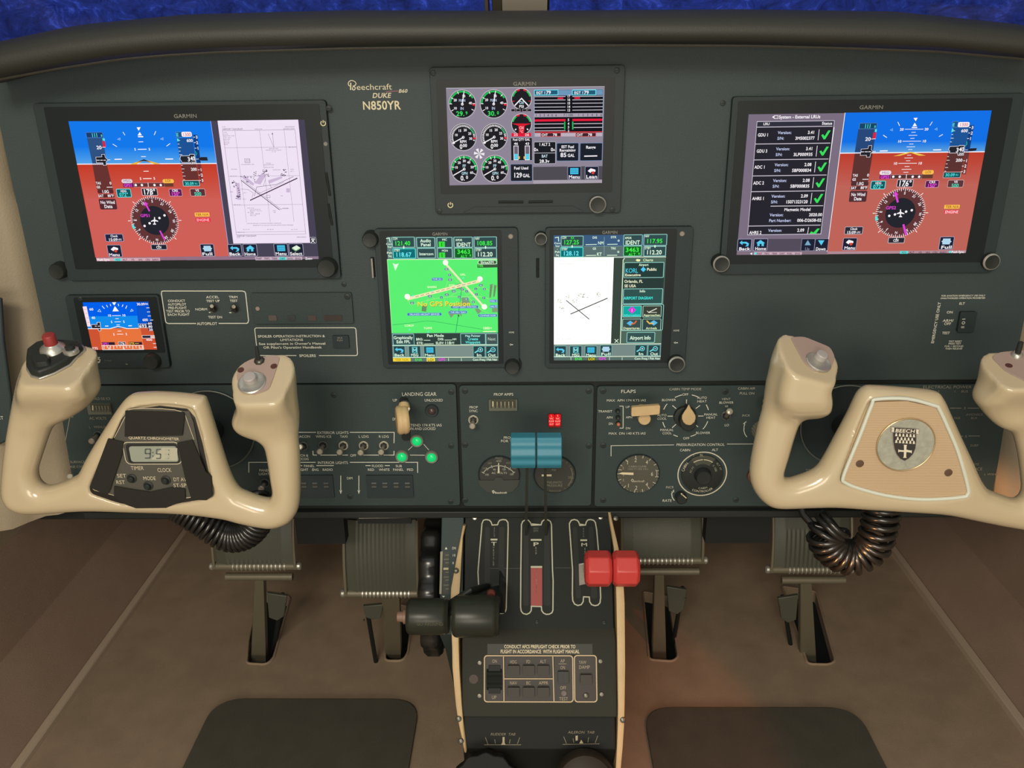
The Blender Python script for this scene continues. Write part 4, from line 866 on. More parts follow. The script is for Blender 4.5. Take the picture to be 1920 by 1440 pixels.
P.poly((60,225,95), [(818,1126),(832,1106),(850,1116),(882,1084),(902,1084),(872,1124)], 5)
P.line(WH, [(500,901),(930,897)], 4, 4); P.text(WH, 'Magnetic Model', 720, 928, 24, 216, bold=True); P.text((196,205,240), 'Version:', 549, 972, 23, 112, bold=True); P.text(WH, '2020.00', 922, 970, 24, 108, a='r', bold=True); P.text((196,205,240), 'Part Number:', 578, 1018, 23, 182, bold=True); P.text(WH, '006-D2658-02', 916, 1015, 24, 198, a='r', bold=True)
P.line(WH, [(1020,255),(980,545)], 5, 4)
P.poly((84,76,90), [(475,1170),(755,1168),(745,1268),(462,1272)], 1)
icon_btn(P, 230, 1170, 342, 1268, 'Back', i_back); icon_btn(P, 362, 1168, 474, 1266, 'Home', i_home)
for x0, s_, up in ((752,'Up',1),(862,'Down',0)):
    P.btn((30,34,52), (150,150,170), x0, 1168, x0+108, 1266, 2, 8, 3); cx = x0+52; y = 1200
    P.poly((120,170,200) if up else (90,205,240), [(cx-26,y+20),(cx+26,y+20),(cx,y-22)] if up else [(cx-26,y-20),(cx+26,y-20),(cx,y+22)], 5); P.text((130,130,150) if up else WH, s_, cx-4, 1250, 24, 38 if up else 82, bold=True, l=5)
P.poly((130,112,124), [(225,1276),(975,1272),(972,1296),(222,1300)], 1); P.poly((200,170,184), [(365,1276),(758,1276),(755,1299),(362,1300)], 2); P.rect(CY, 368, 1279, 384, 1298, 3)
for s_, x in (('MAP',408),('TRFC',470),('TERR',532),('CHRT',594),('FUEL',656),('ENG',722)): P.text((90,60,90), s_, x, 1289, 14, 44, bold=True)
P.poly(WH, [(332,1290),(350,1280),(350,1300)], 3)
P.z(1570,180,4.364)
P.poly((20,112,230), [(63,137),(1263,118),(1205,455),(20,468)], 0); vgrad(P, (32,380), (1218,370), (20,468), (1205,455), (26,116,230), (100,165,222), 10)
P.poly((190,62,48), [(20,468),(1205,455),(1055,1262),(-82,1272)], 0); vgrad(P, (20,468), (1205,455), (-14,730), (1155,715), (190,62,46), (190,98,88)); P.poly((190,100,88), [(-14,730),(1155,715),(1055,1262),(-82,1272)], .3)
P.line(WH, [(20,468),(1205,456)], 7, 1); P.line(WH, [(63,137),(-85,1272)], 5, 1)
P.poly((40,72,122), [(172,270),(318,270),(290,460),(142,460)], 1); P.poly((92,52,50), [(142,468),(290,466),(250,706),(110,706)], 1)
P.btn((24,70,104), (90,140,190), 180, 222, 322, 268, 1, 4, 3); P.text(CY, '111', 248, 246, 32, 55, bold=True); P.text(CY, 's', 308, 246, 24, bold=True)
P.poly(RD, [(294,300),(318,298),(312,350),(288,350)], 2); P.rect(CY, 306, 272, 322, 294, 2); P.text(WH, '20', 250, 352, 28, 46, bold=True); P.line(WH, [(276,352),(312,350)], 4, 3)
pg = [(194,434),(250,430),(254,406),(280,404),(276,436),(290,456),(270,470),(264,500),(236,500),(238,484),(186,486)]
P.poly((34,34,42), pg, 3); P.line(WH, pg, 2.5, 4, True); P.line(WH, [(190,457),(216,456)], 5, 5); P.line(WH, [(222,456),(246,456)], 5, 5); P.line(WH, [(250,456),(274,455)], 5, 5); P.line(WH, [(290,454),(312,453)], 4, 4)
P.poly((30,84,150), [(950,258),(1085,250),(1045,460),(905,462)], 1); P.poly((92,52,50), [(905,466),(1045,464),(1015,618),(870,618)], 1); P.poly((20,64,124), [(1085,240),(1118,236),(1080,455),(1045,458)], 1); P.poly((110,56,54), [(1045,462),(1080,460),(1050,640),(1018,640)], 1)
P.btn((30,84,140), (90,150,200), 940, 208, 986, 256, 1, 3, 3); P.text(CY, 'E', 950, 235, 26, bold=True); P.btn((250,240,246), (255,255,255), 986, 214, 1078, 254, 3, 12, 2); P.text((190,50,60), '1300', 1033, 234, 26, 72)
P.poly(CY, [(938,262),(952,278),(946,292),(930,296)], 4); P.text(WH, '600', 1039, 284, 24, 54, bold=True); P.text(WH, '200', 995, 525, 24, 54, bold=True)
for k in range(12):
    y = 285+k*30
    if 400 < y < 485: continue
    x = 938-(y-285)*.19; P.line(WH, [(x, y), (x+(24 if k % 2 == 0 else 14), y)], 3.5, 3)
for s_, x, y in (('3',1104,258),('2',1098,303),('1',1088,348),('1',1056,529),('2',1046,573),('3',1038,618)): P.text(WH, s_, x, y, 24, bold=True); P.line(WH, [(x-28,y),(x-12,y)], 4, 3)
pg = [(918,412),(990,410),(996,404),(1038,404),(1030,484),(984,486),(982,466),(916,466),(918,452),(908,438)]
P.poly(DK, pg, 4); P.line(WH, pg, 3, 5, True); P.text(WH, '3', 980, 442, 34, bold=True, l=6); P.text(WH, '40', 1014, 436, 34, 40, bold=True, l=6); P.text(WH, '20', 1008, 472, 16, 36, bold=True, l=6)
P.poly(DK, [(1068,440),(1086,428),(1140,426),(1134,446),(1084,452)], 3); P.line(WH, [(1042,441),(1066,440)], 3, 4); P.line((30,200,140), [(1056,372),(1060,392),(1044,410)], 5, 3)
P.btn((26,86,92), (220,190,190), 866, 622, 1006, 668, 3, 5, 3); P.text(CY, '30.09', 920, 645, 24, 78, bold=True, l=5); P.text(CY, 'IN', 976, 645, 16, 22, l=5)
P.poly(WH, [(622,180),(656,178),(640,206)], 3); P.poly(WH, [(632,218),(614,248),(650,246)], 3); P.line(WH, [(608,258),(652,258)], 8, 3)
for a, b in (((494,212),(508,244)),((776,210),(756,242)),((374,320),(404,340)),((862,314),(830,332))): P.line(WH, [a, b], 5, 3)
for x, y in ((442,276),(806,270)): P.line((150,205,245), [(x-10,y+2),(x+9,y-9),(x+9,y+9)], 3, 3, True)
for y, w, lb in ((272,152,'20'),(297,34,''),(322,70,''),(347,34,''),(370,152,'10'),(393,34,''),(416,70,''),(438,34,''),(484,34,''),(507,70,''),(530,34,''),(551,152,'10'),(577,40,''),(600,80,''),(624,40,'')):
    xc = 627-(y-272)*.19; P.line(WH, [(xc-w/2,y),(xc+w/2,y-1)], 4, 3)
    if lb: P.text(WH, lb, xc-w/2-25, y+1, 20, 32, bold=True); P.text(WH, lb, xc+w/2+25, y-1, 20, 32, bold=True)
P.line(WH, [(346,450),(410,448)], 8, 4); P.line(WH, [(782,441),(848,440)], 8, 4)
P.poly((240,200,80), [(598,455),(455,492),(512,488),(598,464)], 4); P.poly((240,200,80), [(598,455),(722,486),(668,488),(598,464)], 4)
P.text(WH, 'TAS', 146, 649, 20, 42, bold=True); P.text(WH, '0', 250, 647, 22, bold=True); P.text(WH, 'GS', 136, 682, 20, 30, bold=True); P.line(WH, [(204,682),(252,681)], 5, 3)
P.rect((80,48,50), 112, 704, 254, 734, 2, 8); P.text(WH, '1.0G', 184, 717, 24, 62, bold=True); P.rect((80,48,50), 106, 738, 246, 768, 2, 8); P.text(WH, 'SAT', 132, 752, 20, 44, bold=True); P.text(WH, '80\u00b0F', 216, 750, 20, 54, bold=True)
P.rect((80,48,52), 98, 776, 240, 866, 2, 10); P.text(WH, 'No Wind', 170, 805, 26, 116, bold=True); P.text(WH, 'Data', 166, 840, 26, 64, bold=True)
P.rect((240,226,232), 345, 610, 440, 645, 2, 16); P.text((120,96,110), 'MSG', 394, 628, 20, 62); P.rect((112,34,96), 345, 645, 434, 678, 2, 3); P.text((240,80,230), 'GPS2', 388, 663, 24, 70, bold=True)
P.rect(OR, 694, 606, 788, 642, 2, 16); P.text((160,100,40), 'LOI', 742, 622, 20, 46, bold=True); P.rect((100,60,50), 690, 642, 780, 674, 2, 3)
P.rect((84,50,50), 434, 643, 690, 676, 1.5); P.frame((210,170,170), 434, 643, 690, 676, 2, 2)
for x in (456,509,615,668): P.disc(WH, x, 660, 10, 4, 14)
P.line(WH, [(564,640),(562,676)], 5, 4)
P.btn((20,88,96), (110,230,230), 274, 696, 390, 760, 2, 8, 5); P.text(WH, 'HDG', 334, 712, 18, 50, bold=True, l=5); P.text(CY, '072\u00b0', 331, 740, 28, 80, bold=True, l=5)
P.btn(DK, (235,200,210), 488, 684, 618, 744, 2, 6, 4); P.text(WH, '176\u00b0', 552, 714, 44, 110, bold=True, l=5)
P.btn((92,30,80), (226,180,200), 720, 692, 828, 748, 2, 8, 3); P.text(WH, 'CRS', 774, 704, 18, 50, bold=True, l=5); P.text((240,90,230), '150\u00b0', 772, 733, 28, 78, bold=True, l=5)
P.btn((92,56,60), (226,190,190), 902, 688, 1030, 746, 2, 8, 3); P.text(WH, 'VS', 968, 702, 18, 30, bold=True, l=5); P.text((70,225,190), '500', 961, 732, 28, 60, bold=True, l=5)
hsi(P, 515, 957, 176, 'GPS2', 150+12, None, 16)
P.rect(OR, 874, 890, 1000, 922, 2, 5); P.text((165,95,25), 'TER N/A', 938, 906, 20, 108, bold=True); P.rect((235,60,75), 874, 932, 994, 962, 2, 5); P.text((255,215,220), 'ENGINE', 934, 948, 22, 108, bold=True)
P.btn((44,42,56), (190,180,190), 60, 1070, 206, 1130, 2, 8, 4); P.text(WH, 'Clock', 134, 1086, 18, 58, bold=True); P.text(WH, '15:09', 112, 1115, 22, 76, bold=True, l=5); P.text(WH, 'UTC', 172, 1115, 14, 32, bold=True, l=5)
icon_btn(P, 44, 1162, 156, 1260, 'Menu', i_ahrs); icon_btn(P, 834, 1152, 948, 1256, 'Full', i_full); P.btn((44,42,50), (210,200,205), 416, 1158, 548, 1202, 2, 6, 4); P.text(WH, 'CDI', 478, 1181, 20, 44, bold=True)
P.poly((176,140,150), [(-82,1272),(1055,1262),(1050,1284),(-85,1294)], 1); P.rect(CY, 512, 1268, 576, 1290, 3)
for s_, x, w in (('HDG',544,40),('ALT',608,40),('VS',676,26),('IAS',738,34),('CRS',798,38),('BARO',864,54)): P.text((90,66,90), s_, x, 1279, 15, w, bold=True)
P.rect(CY, 910, 1266, 932, 1284, 3, 8); P.text(WH, 'Push Sync', 985, 1275, 17, 104, bold=True)
pl(P.build('screen', t), 'lit screen with version list and red and blue horizon')
P = Pen(PANEL.off(.0068), ink); P.text(BR, 'GARMIN', 1633.5, 201, 7, 45, bold=True); P.build('lettering', t)
P = Pen(PANEL.off(.0005), ink); power_icon(P, 1897, 214.5, 4.5); P.build('lettering', t)
screw(t, 1355.5, 193.5); knob(t, 1348, 490, .0085, .014, PANEL, None, M_RING); knob(t, 1848, 486, .0085, .014, PANEL, None, M_RING)
mb = MB(); mb.lathe(PANEL.hit(1889,253), PANEL.n, [(0,.0022),(.0006,.0016)], pmat('sensor_grey', (120,120,114), .5), 14); mb.build('light_sensor', t)
slot(t, 1876, 305, 1866, 350, 5, h=.0); slot(t, 1864, 365, 1852, 410, 5, h=.0)
# engine display --------------------------------------------------
t, pf = device('engine_display', 'display at top centre showing round engine gauges and fuel bars', (812,128,1166,402), None, (822,150,1150,364))
P = Pen(pf, em); P.z(800,120,4.965); BG = (142,134,150); G2 = (34,33,38)
P.poly(BG, [(180,225),(1657,210),(1632,1107),(213,1130)], 0); P.line((210,205,215), [(180,225),(1657,210)], 4, 1)
EG = (40,190,90)
def gauge(x, y, r, kind, val, tag_):
    P.disc((205,200,205), x, y, r, 1, 44); P.disc((120,116,120), x, y, r-5, 1.5, 44); P.disc(G2, x, y, r-8, 2, 44)
    if kind == 'man':
        P.arc(EG, x, y, r-18, 15, -88, 62, 3); P.arc((225,30,50), x, y, r-22, 26, 88, 98, 3, 4)
        for a, s_ in ((-120,'10'),(-60,'20'),(10,'30'),(82,'40')): P.ctext(WH, s_, x, y, r-52, a, 22, 5, out=True, bold=True) if 0 else P.text(WH, s_, x+(r-56)*math.sin(math.radians(a)), y-(r-56)*math.cos(math.radians(a)), 22, 30, bold=True)
        for a in (-120,-88,-60,-20,10,45,88,118): P.tick(WH, x, y, r-34, r-10, a, 6, 4)
        P.text((185,205,235), 'MAN', x-2, y-35, 26, 62, bold=True, l=3); P.text((185,205,235), 'IN', x-2, y+40, 26, 32, bold=True, l=4)
        P.poly(WH, [(x-4,y+4),(x+4,y+4),(x+18,y-100),(x+10,y-104)], 6); P.arc(WH, x, y, 10, 5, 0, 360, 6, 14)
        P.text(GN, val[0], x-18, y+88, 42, 78, bold=True, l=6); P.text(GN, val[1], x+40, y+82, 28, bold=True, l=6)
    elif kind == 'rpm':
        for k in range(31): P.tick((90,225,150) if 22 <= k < 26 else WH, x, y, r-30, r-12, -122+k*7.6, 7, 4)
        P.arc((225,30,50), x, y, r-20, 22, 90, 100, 5, 4)
        for a, s_ in ((-72,'10'),(-28,'15'),(15,'20'),(60,'25'),(100,'30')): P.text(WH, s_, x+(r-56)*math.sin(math.radians(a)), y-(r-56)*math.cos(math.radians(a)), 22, 30, bold=True)
        P.text(WH, 'RPM', x, y+40, 26, 62, bold=True, l=4); P.poly(WH, [(x,y-4),(x+2,y+4),(x-100,y+60),(x-104,y+52)], 6); P.arc(WH, x, y, 10, 5, 0, 360, 6, 14); P.text(WH, '0', x-20, y+86, 42, 26, bold=True, l=6); P.text(WH, '00', x+16, y+76, 28, 40, bold=True, l=6)
    else:
        P.arc(EG, x, y, r-18, 15, -95, 95, 3)
        for a in (-80,-50,-20,0,35,75,115): P.tick(WH, x, y, r-34, r-10, a, 6, 4)
        for a, s_ in ((-78,'10'),(-38,'20'),(0,'30'),(34,'40'),(76,'50'),(115,'60')): P.text(WH, s_, x+(r-52)*math.sin(math.radians(a)), y-(r-52)*math.cos(math.radians(a)), 22, 30, bold=True)
        P.text((185,225,235), 'FF', x, y-30, 26, 32, bold=True, l=4); P.text((185,225,235), 'GPH', x+4, y+40, 26, 58, bold=True, l=4); P.poly(WH, [(x,y-4),(x+2,y+4),(x-98,y+62),(x-102,y+54)], 6); P.arc(WH, x, y, 10, 5, 0, 360, 6, 14); P.text(WH, '0.', x-14, y+84, 42, 40, bold=True, l=6); P.text(WH, '0', x+26, y+76, 28, bold=True, l=6)
gauge(332,374,132,'man',('29.','9'),''); gauge(624,372,132,'man',('30.','0'),''); gauge(341,682,126,'rpm','',''); gauge(629,680,126,'rpm','',''); gauge(350,978,128,'ff','',''); gauge(635,977,128,'ff','','')
for k in range(6): 
    a = math.radians(k*60+20); b_ = math.radians(k*60+52); P.poly((240,236,240), [(489,834),(489+50*math.sin(a),834-50*math.cos(a)),(489+50*math.sin(b_),834-50*math.cos(b_))], 3)
def oil(x, y, red):
    P.disc((205,200,205), x, y, 98, 1, 36); P.disc(G2, x, y, 92, 2, 36); P.arc(EG, x, y, 84, 13, -75, -35, 3, 10); P.arc(EG, x, y, 84, 13, 35, 75, 3, 10); P.arc((220,30,50), x, y, 84, 15, -30, -12, 3, 5); P.arc((220,30,50), x, y, 84, 15, 12, 30, 3, 5)
    if not red:
        P.poly(WH, [(x,y-12),(x-66,y+58),(x-60,y+66),(x,y+2),(x+60,y+66),(x+66,y+58)], 4); P.text((185,225,235), 'Oil', x, y+34, 26, 42, bold=True); P.text(WH, 'PSI', x, y+70, 24, 46, bold=True)
        for a in (-105,105): P.tick((220,30,50), x, y, 70, 86, a, 8, 4)
    else:
        P.poly((220,30,50), [(x-92,y-6),(x+92,y-6),(x+30,y+14),(x+22,y+90),(x-22,y+90),(x-30,y+14)], 3); P.text((255,190,200), 'Oil', x, y+34, 26, 42, bold=True); P.text((255,190,200), '\u00b0C', x, y+70, 22, 34, bold=True)
        for a in (-130,130): P.tick(WH, x, y, 66, 82, a, 10, 4)
oil(883,325,False); oil(883,560,True)
P.rect(G2, 786, 415, 974, 444, 2, 3); 
for x in (786,835,893,940): P.frame((200,190,200), x, 418, x+36, 442, 2.5, 3)
P.rect((222,30,60), 790, 642, 972, 675, 2, 3); P.text((255,210,220), '25', 830, 658, 22, 42, bold=True); P.text((255,210,220), '26', 934, 658, 22, 42, bold=True)
P.btn(G2, (160,160,175), 784, 688, 982, 898, 1, 6, 3); P.text(WH, 'Fuel QTY GAL', 882, 703, 20, 160, bold=True)
for x, s_ in ((832,'46'),(937,'43')):
    P.text(WH, s_, x, 741, 20, 38, bold=True); P.frame(WH, x-20, 762, x+20, 892, 5, 3); P.rect((110,100,115), x-16, 764, x+16, 838, 2); P.rect((90,205,235), x-16, 836, x+16, 890, 3)
P.poly((220,180,90), [(868,858),(852,862),(852,884),(868,884)], 4); P.poly((220,180,90), [(902,858),(916,862),(916,884),(902,884)], 4)
P.btn((34,36,44), (130,150,180), 781, 932, 984, 1090, 1, 8, 4); P.text(WH, 'Fuel Used', 880, 968, 26, 134, bold=True); P.text(WH, '129', 848, 1034, 42, 82, bold=True); P.text(WH, 'GAL', 928, 1038, 30, 66, bold=True)
P.btn((22,22,28), (150,180,205), 1002, 240, 1640, 672, 1, 8, 4)
P.poly((110,150,185), [(1004,246),(1640,240),(1640,290),(1004,296)], 1.5)
for x0, x1 in ((1002,1222),(1356,1574)): P.btn((34,92,120), (110,220,230), x0, 242, x1, 288, 3, 3, 7); P.text(WH, 'EGT 1', (x0+x1)/2-48, 267, 24, 88, bold=True, l=6); P.text(WH, '79', (x0+x1)/2+22, 265, 30, 46, bold=True, l=6)
for y in (302,334,366,400,430): P.line((205,200,212), [(1004,y+2),(1292,y)], 6, 3); P.line((205,200,212), [(1356,y),(1640,y-3)], 6, 3)
for y, s_ in ((300,'17'),(332,'16'),(365,'15'),(398,'14'),(430,'13')): P.text(WH, s_, 1322, y, 22, 30, bold=True)
P.rect((235,40,70), 1218, 312, 1272, 326, 4, 5); P.rect((235,40,70), 1374, 310, 1428, 324, 4, 5)
P.poly((170,160,175), [(1004,460),(1636,457),(1636,490),(1004,496)], 3)
for k in range(6): P.text((70,60,80), str(k+1), 1020+k*37, 477, 20, bold=True); P.text((70,60,80), str(k+1), 1415+k*42, 474, 20, bold=True)
P.text((60,90,90), '7 / 100', 1318, 475, 22, 90, bold=True)
P.line((230,30,60), [(1004,526),(1292,522)], 20, 3); P.line((230,30,60), [(1356,521),(1636,519)], 20, 3)
for y in (556,592): P.line((215,205,215), [(1004,y+3),(1276,y)], 6, 3); P.line((215,205,215), [(1368,y),(1636,y-3)], 6, 3)
P.line((215,205,215), [(1004,622),(1292,620)], 5, 3); P.line((230,60,70), [(1004,634),(1636,630)], 7, 3); P.line(EG, [(1285,536),(1285,610)], 12, 4); P.line(EG, [(1359,536),(1360,610)], 12, 4)
for y, s_ in ((520,'5'),(555,'4'),(588,'3'),(622,'2')): P.text(WH, s_, 1320, y, 22, bold=True)
P.poly((190,175,190), [(1006,642),(1632,638),(1632,672),(1006,676)], 3)
for x in (1062,1388): P.btn((60,36,44), (225,80,80), x, 642, x+186, 674, 4, 3, 4); P.text(WH, 'CHT', x+36, 659, 22, 58, bold=True, l=7); P.text(WH, '78', x+132, 658, 22, 40, bold=True, l=7)
P.btn((30,31,36), (190,190,200), 1000, 725, 1200, 928, 1, 8, 4); P.text(WH, '1 ALT 2', 1098, 748, 26, 104, bold=True); P.text(WH, '0', 1010, 796, 30, bold=True); P.text(WH, 'A', 1030, 800, 20, bold=True); P.text(WH, '0', 1166, 796, 30, bold=True); P.text(WH, 'A', 1186, 800, 20, bold=True); P.line((190,190,200), [(1002,829),(1198,827)], 5, 3); P.text((200,225,235), 'BAT', 1098, 857, 26, 56, bold=True); P.text(WH, '28.3v', 1096, 904, 28, 92, bold=True)
P.btn((30,34,44), (120,150,185), 1210, 736, 1414, 902, 1, 8, 4); P.text(WH, 'EST Fuel', 1313, 770, 25, 118, bold=True); P.text(WH, 'Remaining', 1311, 802, 25, 150, bold=True); P.text(WH, '85', 1274, 846, 38, 58, bold=True); P.text(WH, 'GAL', 1344, 850, 28, 64, bold=True)
P.btn((30,34,44), (120,150,185), 1428, 736, 1634, 900, 1, 8, 4); P.text(WH, 'Range', 1528, 774, 26, 90, bold=True); P.line(WH, [(1466,858),(1588,855)], 10, 3)
P.poly((80,76,84), [(992,958),(1636,950),(1634,1076),(992,1082)], .5); P.poly((170,160,172), [(992,1082),(1632,1076),(1632,1107),(992,1114)], .5)
icon_btn(P, 1312, 954, 1436, 1072, 'Menu', i_menu, hh=30); icon_btn(P, 1474, 954, 1598, 1070, 'Lean', i_ahrs, hh=30)
pl(P.build('screen', t), 'lit screen with six round gauges')
P = Pen(PANEL.off(.0068), ink); P.text(BR, 'GARMIN', 984, 157, 7, 44, bold=True); power_icon(P, 844.5, 384.5, 4.5); P.build('lettering', t)
knob(t, 1119, 380, .0085, .014, PANEL, None, M_RING)
for a in ((812,137),(1157,132),(824,396),(1148,393)): screw(t, *a, plane=PANEL.off(.006))
slot(t, 935, 377, 981, 377, 5); slot(t, 991, 377, 1036, 376, 5)
mb = MB(); p6 = PANEL.off(.006); mb.prism([p6.hit(*q) for q in ((868,399),(890,388),(1074,386),(1096,397))], PANEL.n*.0012, M_BEZ); mb.build('lower_rail', t)
# navigators --------------------------------------------------
def green_screen(P): pass
t, pf = device('navigation_unit', 'square navigation unit left of centre showing a bright green airport map', (712,430,972,690), None, (720,436,942,686))
P = Pen(pf, em); P.z(690,420,5.143); BT = (52,78,80); BE = (150,210,200); LW = (228,255,228)
P.poly((96,124,120), [(180,125),(1242,122),(1257,1320),(240,1328)], 0)
P.poly((86,226,108), [(186,340),(1246,335),(1254,1046),(232,1052)], 1)
def freq(P, x0, y0, x1, y1, lab, val, vc, fill=BT, edge=BE, big=40):
    P.btn(fill, edge, x0, y0, x1, y1, 2, 6, 6); w = x1-x0; P.text(LW, lab, x0+8, y0+16, 22, len(lab)*14.5, a='l', bold=True); P.text(vc, val, x0+w*.46, (y0+y1)/2+10, big, w*.72, bold=True, l=5)
freq(P, 234, 126, 448, 224, 'COM', '121.40', (60,240,70)); freq(P, 244, 238, 458, 330, 'STBY', '118.67', (110,240,250), (20,110,115), (90,240,225))
P.btn(BT, BE, 470, 130, 644, 226, 2, 8, 6); P.text(LW, 'Audio', 556, 160, 30, 104, bold=True); P.text(LW, 'Panel', 558, 198, 30, 98, bold=True); P.btn(BT, BE, 478, 234, 648, 328, 2, 8, 6); P.text(LW, 'Intercom', 564, 287, 26, 138, bold=True)
P.btn(BT, BE, 666, 128, 810, 226, 2, 8, 6); P.text(LW, 'MIC', 738, 150, 20, 48, bold=True); P.rect((60,225,60), 682, 168, 742, 222, 4, 6); P.text((20,110,40), '1', 712, 196, 34, bold=True, l=6)
P.btn(BT, BE, 672, 232, 812, 328, 2, 8, 6); P.text(LW, 'MON', 742, 256, 20, 60, bold=True); P.rect((60,225,60), 686, 274, 744, 326, 4, 6); P.text((20,110,40), '1', 715, 301, 34, bold=True, l=6)
P.btn(BT, BE, 830, 126, 1006, 224, 2, 8, 6); P.text(LW, 'XPDR', 876, 154, 20, 66, bold=True); P.text(LW, 'IDENT', 922, 198, 38, 138, bold=True); P.btn((24,100,36), BE, 834, 232, 1010, 328, 2, 8, 6); P.text((70,245,80), '3463', 924, 266, 40, 130, bold=True); P.text((70,245,80), 'ALT', 926, 312, 26, 66, bold=True); P.text((70,245,80), 'R', 988, 302, 20, bold=True)
freq(P, 1024, 124, 1240, 224, 'NAV', '108.85', (60,240,70)); freq(P, 1030, 234, 1240, 328, 'STBY', '112.20', LW)
P.text(LW, 'Com', 206, 192, 18, 62, bold=True); P.text(LW, 'Vol', 208, 220, 18, 40, bold=True); P.text(LW, '-', 210, 248, 18, bold=True); P.text(LW, 'Psh', 208, 277, 18, 52, bold=True); P.text(LW, 'Sq', 212, 307, 18, 32, bold=True); P.line(LW, [(176,140),(206,134),(214,176)], 7, 3)
for x in (346,1134): P.poly(LW, [(x-6,216),(x,208),(x+6,216),(x+6,232),(x,240),(x-6,232)], 6)
P.line((236,252,214), [(186,342),(1246,337)], 6, 3); P.line((180,245,170), [(186,340),(232,1052)], 5, 3)
P.poly(LW, [(238,374),(264,388),(298,380),(264,450)], 4)
P.btn((60,100,60), (230,250,230), 1062, 350, 1242, 386, 3, 16, 5); P.text(LW, 'SiriusXM', 1150, 368, 24, 128, bold=True, l=6); P.poly((60,90,60), [(1054,388),(1246,386),(1247,418),(1056,422)], 2); P.text((90,250,90), 'TFR', 1086, 404, 22, 52, bold=True)
# runways and taxiways
TW = (150,236,130); RWc = (228,240,190)
for pth, w in (([(385,735),(410,778),(470,768),(560,738),(690,712),(800,700),(960,700),(1100,700),(1170,722)],6),([(760,400),(765,455),(900,600),(960,700),(1100,830),(1170,865)],5),([(820,510),(765,560),(752,610),(762,690)],6),([(600,690),(640,720)],5),([(800,690),(850,660),(900,650),(960,640),(1040,620),(1090,600),(1170,640)],5),([(960,680),(1000,660),(1040,640)],5),([(1080,600),(1120,610)],8),([(580,720),(560,790)],6),([(740,720),(735,800)],6),([(1100,830),(1040,790),(990,730)],5)): P.line(TW, pth, w, 2)
P.line((244,232,180), [(378,722),(1082,546)], 30, 3); P.line((150,150,120), [(440,706),(1040,556)], 5, 4); P.line((240,236,196), [(748,382),(1120,800)], 20, 3.5); P.line((190,220,120), [(760,404),(1100,785)], 3, 4.5)
for k in range(12): 
    a = (440+k*50, 706-k*12.5); P.line((228,240,190), [a, (a[0]+18, a[1]-4.5)], 9, 4.6)
for x, y in ((748,370),(380,698),(1080,528),(1122,796)): P.disc((250,252,240), x, y, 27, 6, 20)
for pts in ([(1176,580),(1206,578),(1186,710),(1168,712)], [(1216,584),(1242,590),(1222,700),(1206,706)], [(525,780),(572,785),(560,845),(515,838)], [(770,850),(800,830),(900,850),(905,895),(880,870),(830,872),(800,905)], [(1030,820),(1060,812),(1095,840),(1060,870)], [(900,710),(960,705),(985,760),(905,790)], [(840,590),(880,570),(920,590),(900,630),(850,625)], [(1196,800),(1250,800),(1250,850),(1196,850)]): P.poly((128,158,120), pts, 1.5)
for k in range(7): P.line((70,120,70), [(1182-k*1.5, 598+k*15), (1194-k*1.5, 600+k*15)], 6, 2.5); P.line((70,120,70), [(1218-k*1.5, 600+k*14), (1232-k*1.5, 604+k*14)], 5, 2.5)
for k in range(5): P.line((70,110,60), [(520, 792+k*11), (562, 797+k*11)], 4, 2.5)
def bl(x, y, w, s_): P.btn((60,120,180), (130,190,215), x-w/2, y-13, x+w/2, y+13, 7, 8, 3); P.text((215,240,250), s_, x, y, 15, w*.88, bold=True, l=9)
bl(668,530,104,'TWR 221'); bl(545,868,330,'ORLANDO AIRCRAFT SERVICES'); bl(932,797,262,'FLIGHT READY AVIATION'); bl(870,848,170,'THE HELI TEAM'); bl(1154,880,180,'COMPASS ROSE'); bl(1210,740,74,'FIRE S'); bl(1210,793,74,'SHELTE')
for x, y, s_ in ((758,434,'E2'),(788,490,'E'),(791,536,'E3'),(426,760,'A2'),(598,694,'A3'),(760,680,'A5'),(708,706,'A'),(827,646,'A4'),(909,630,'E'),(952,648,'A'),(880,702,'A'),(951,722,'E1'),(1016,750,'B'),(1088,589,'A6'),(1040,624,'A'),(1122,625,'B'),(1046,677,'C'),(1118,710,'F')): P.btn((70,120,130), (150,215,190), x-(9+5*len(s_)), y-12, x+(9+5*len(s_)), y+12, 6, 8, 2); P.text(LW, s_, x, y, 14, len(s_)*11, bold=True, l=8)
for x, y, s_, w in ((618,606,'EARRS',90),(915,486,'ORL',52),(398,978,'COBOP',92),(578,1003,'TUFFE',80),(812,590,'KORL',62)): P.text((246,250,200), s_, x, y, 18, w, bold=True, l=5)
for x, y in ((622,642),(434,688),(402,1014),(582,1038),(826,622),(918,518)): P.poly((110,240,235), [(x-10,y+8),(x+10,y+8),(x,y-10)], 6)
P.line((20,130,80), [(235,972),(400,955),(560,934),(640,938),(800,965),(1110,1016)], 3, 3); P.line((10,110,110), [(912,540),(895,690),(870,890),(846,1046)], 4, 3); P.line((60,110,40), [(866,876),(876,884),(872,892)], 12, 4)
P.text((246,226,70), 'No GPS Position', 733, 766, 44, 514, bold=True, l=12); P.text((120,110,20), 'No GPS Position', 736, 769, 44, 516, bold=True, l=11)
P.text((250,250,210), '1000', 1140, 1003, 22, 66, bold=True); P.text((250,250,210), 'FT', 1186, 1004, 14, 20, bold=True); P.line((250,250,200), [(1110,1036),(1236,1034)], 8, 4)
P.poly((50,66,60), [(440,1056),(892,1054),(892,1162),(440,1166)], 2); P.btn(BT, BE, 242, 1060, 444, 1166, 3, 5, 5); P.text(LW, 'Graphically', 340, 1094, 28, 184, bold=True, l=6); P.text(LW, 'Edit FPL', 342, 1134, 28, 134, bold=True, l=6)
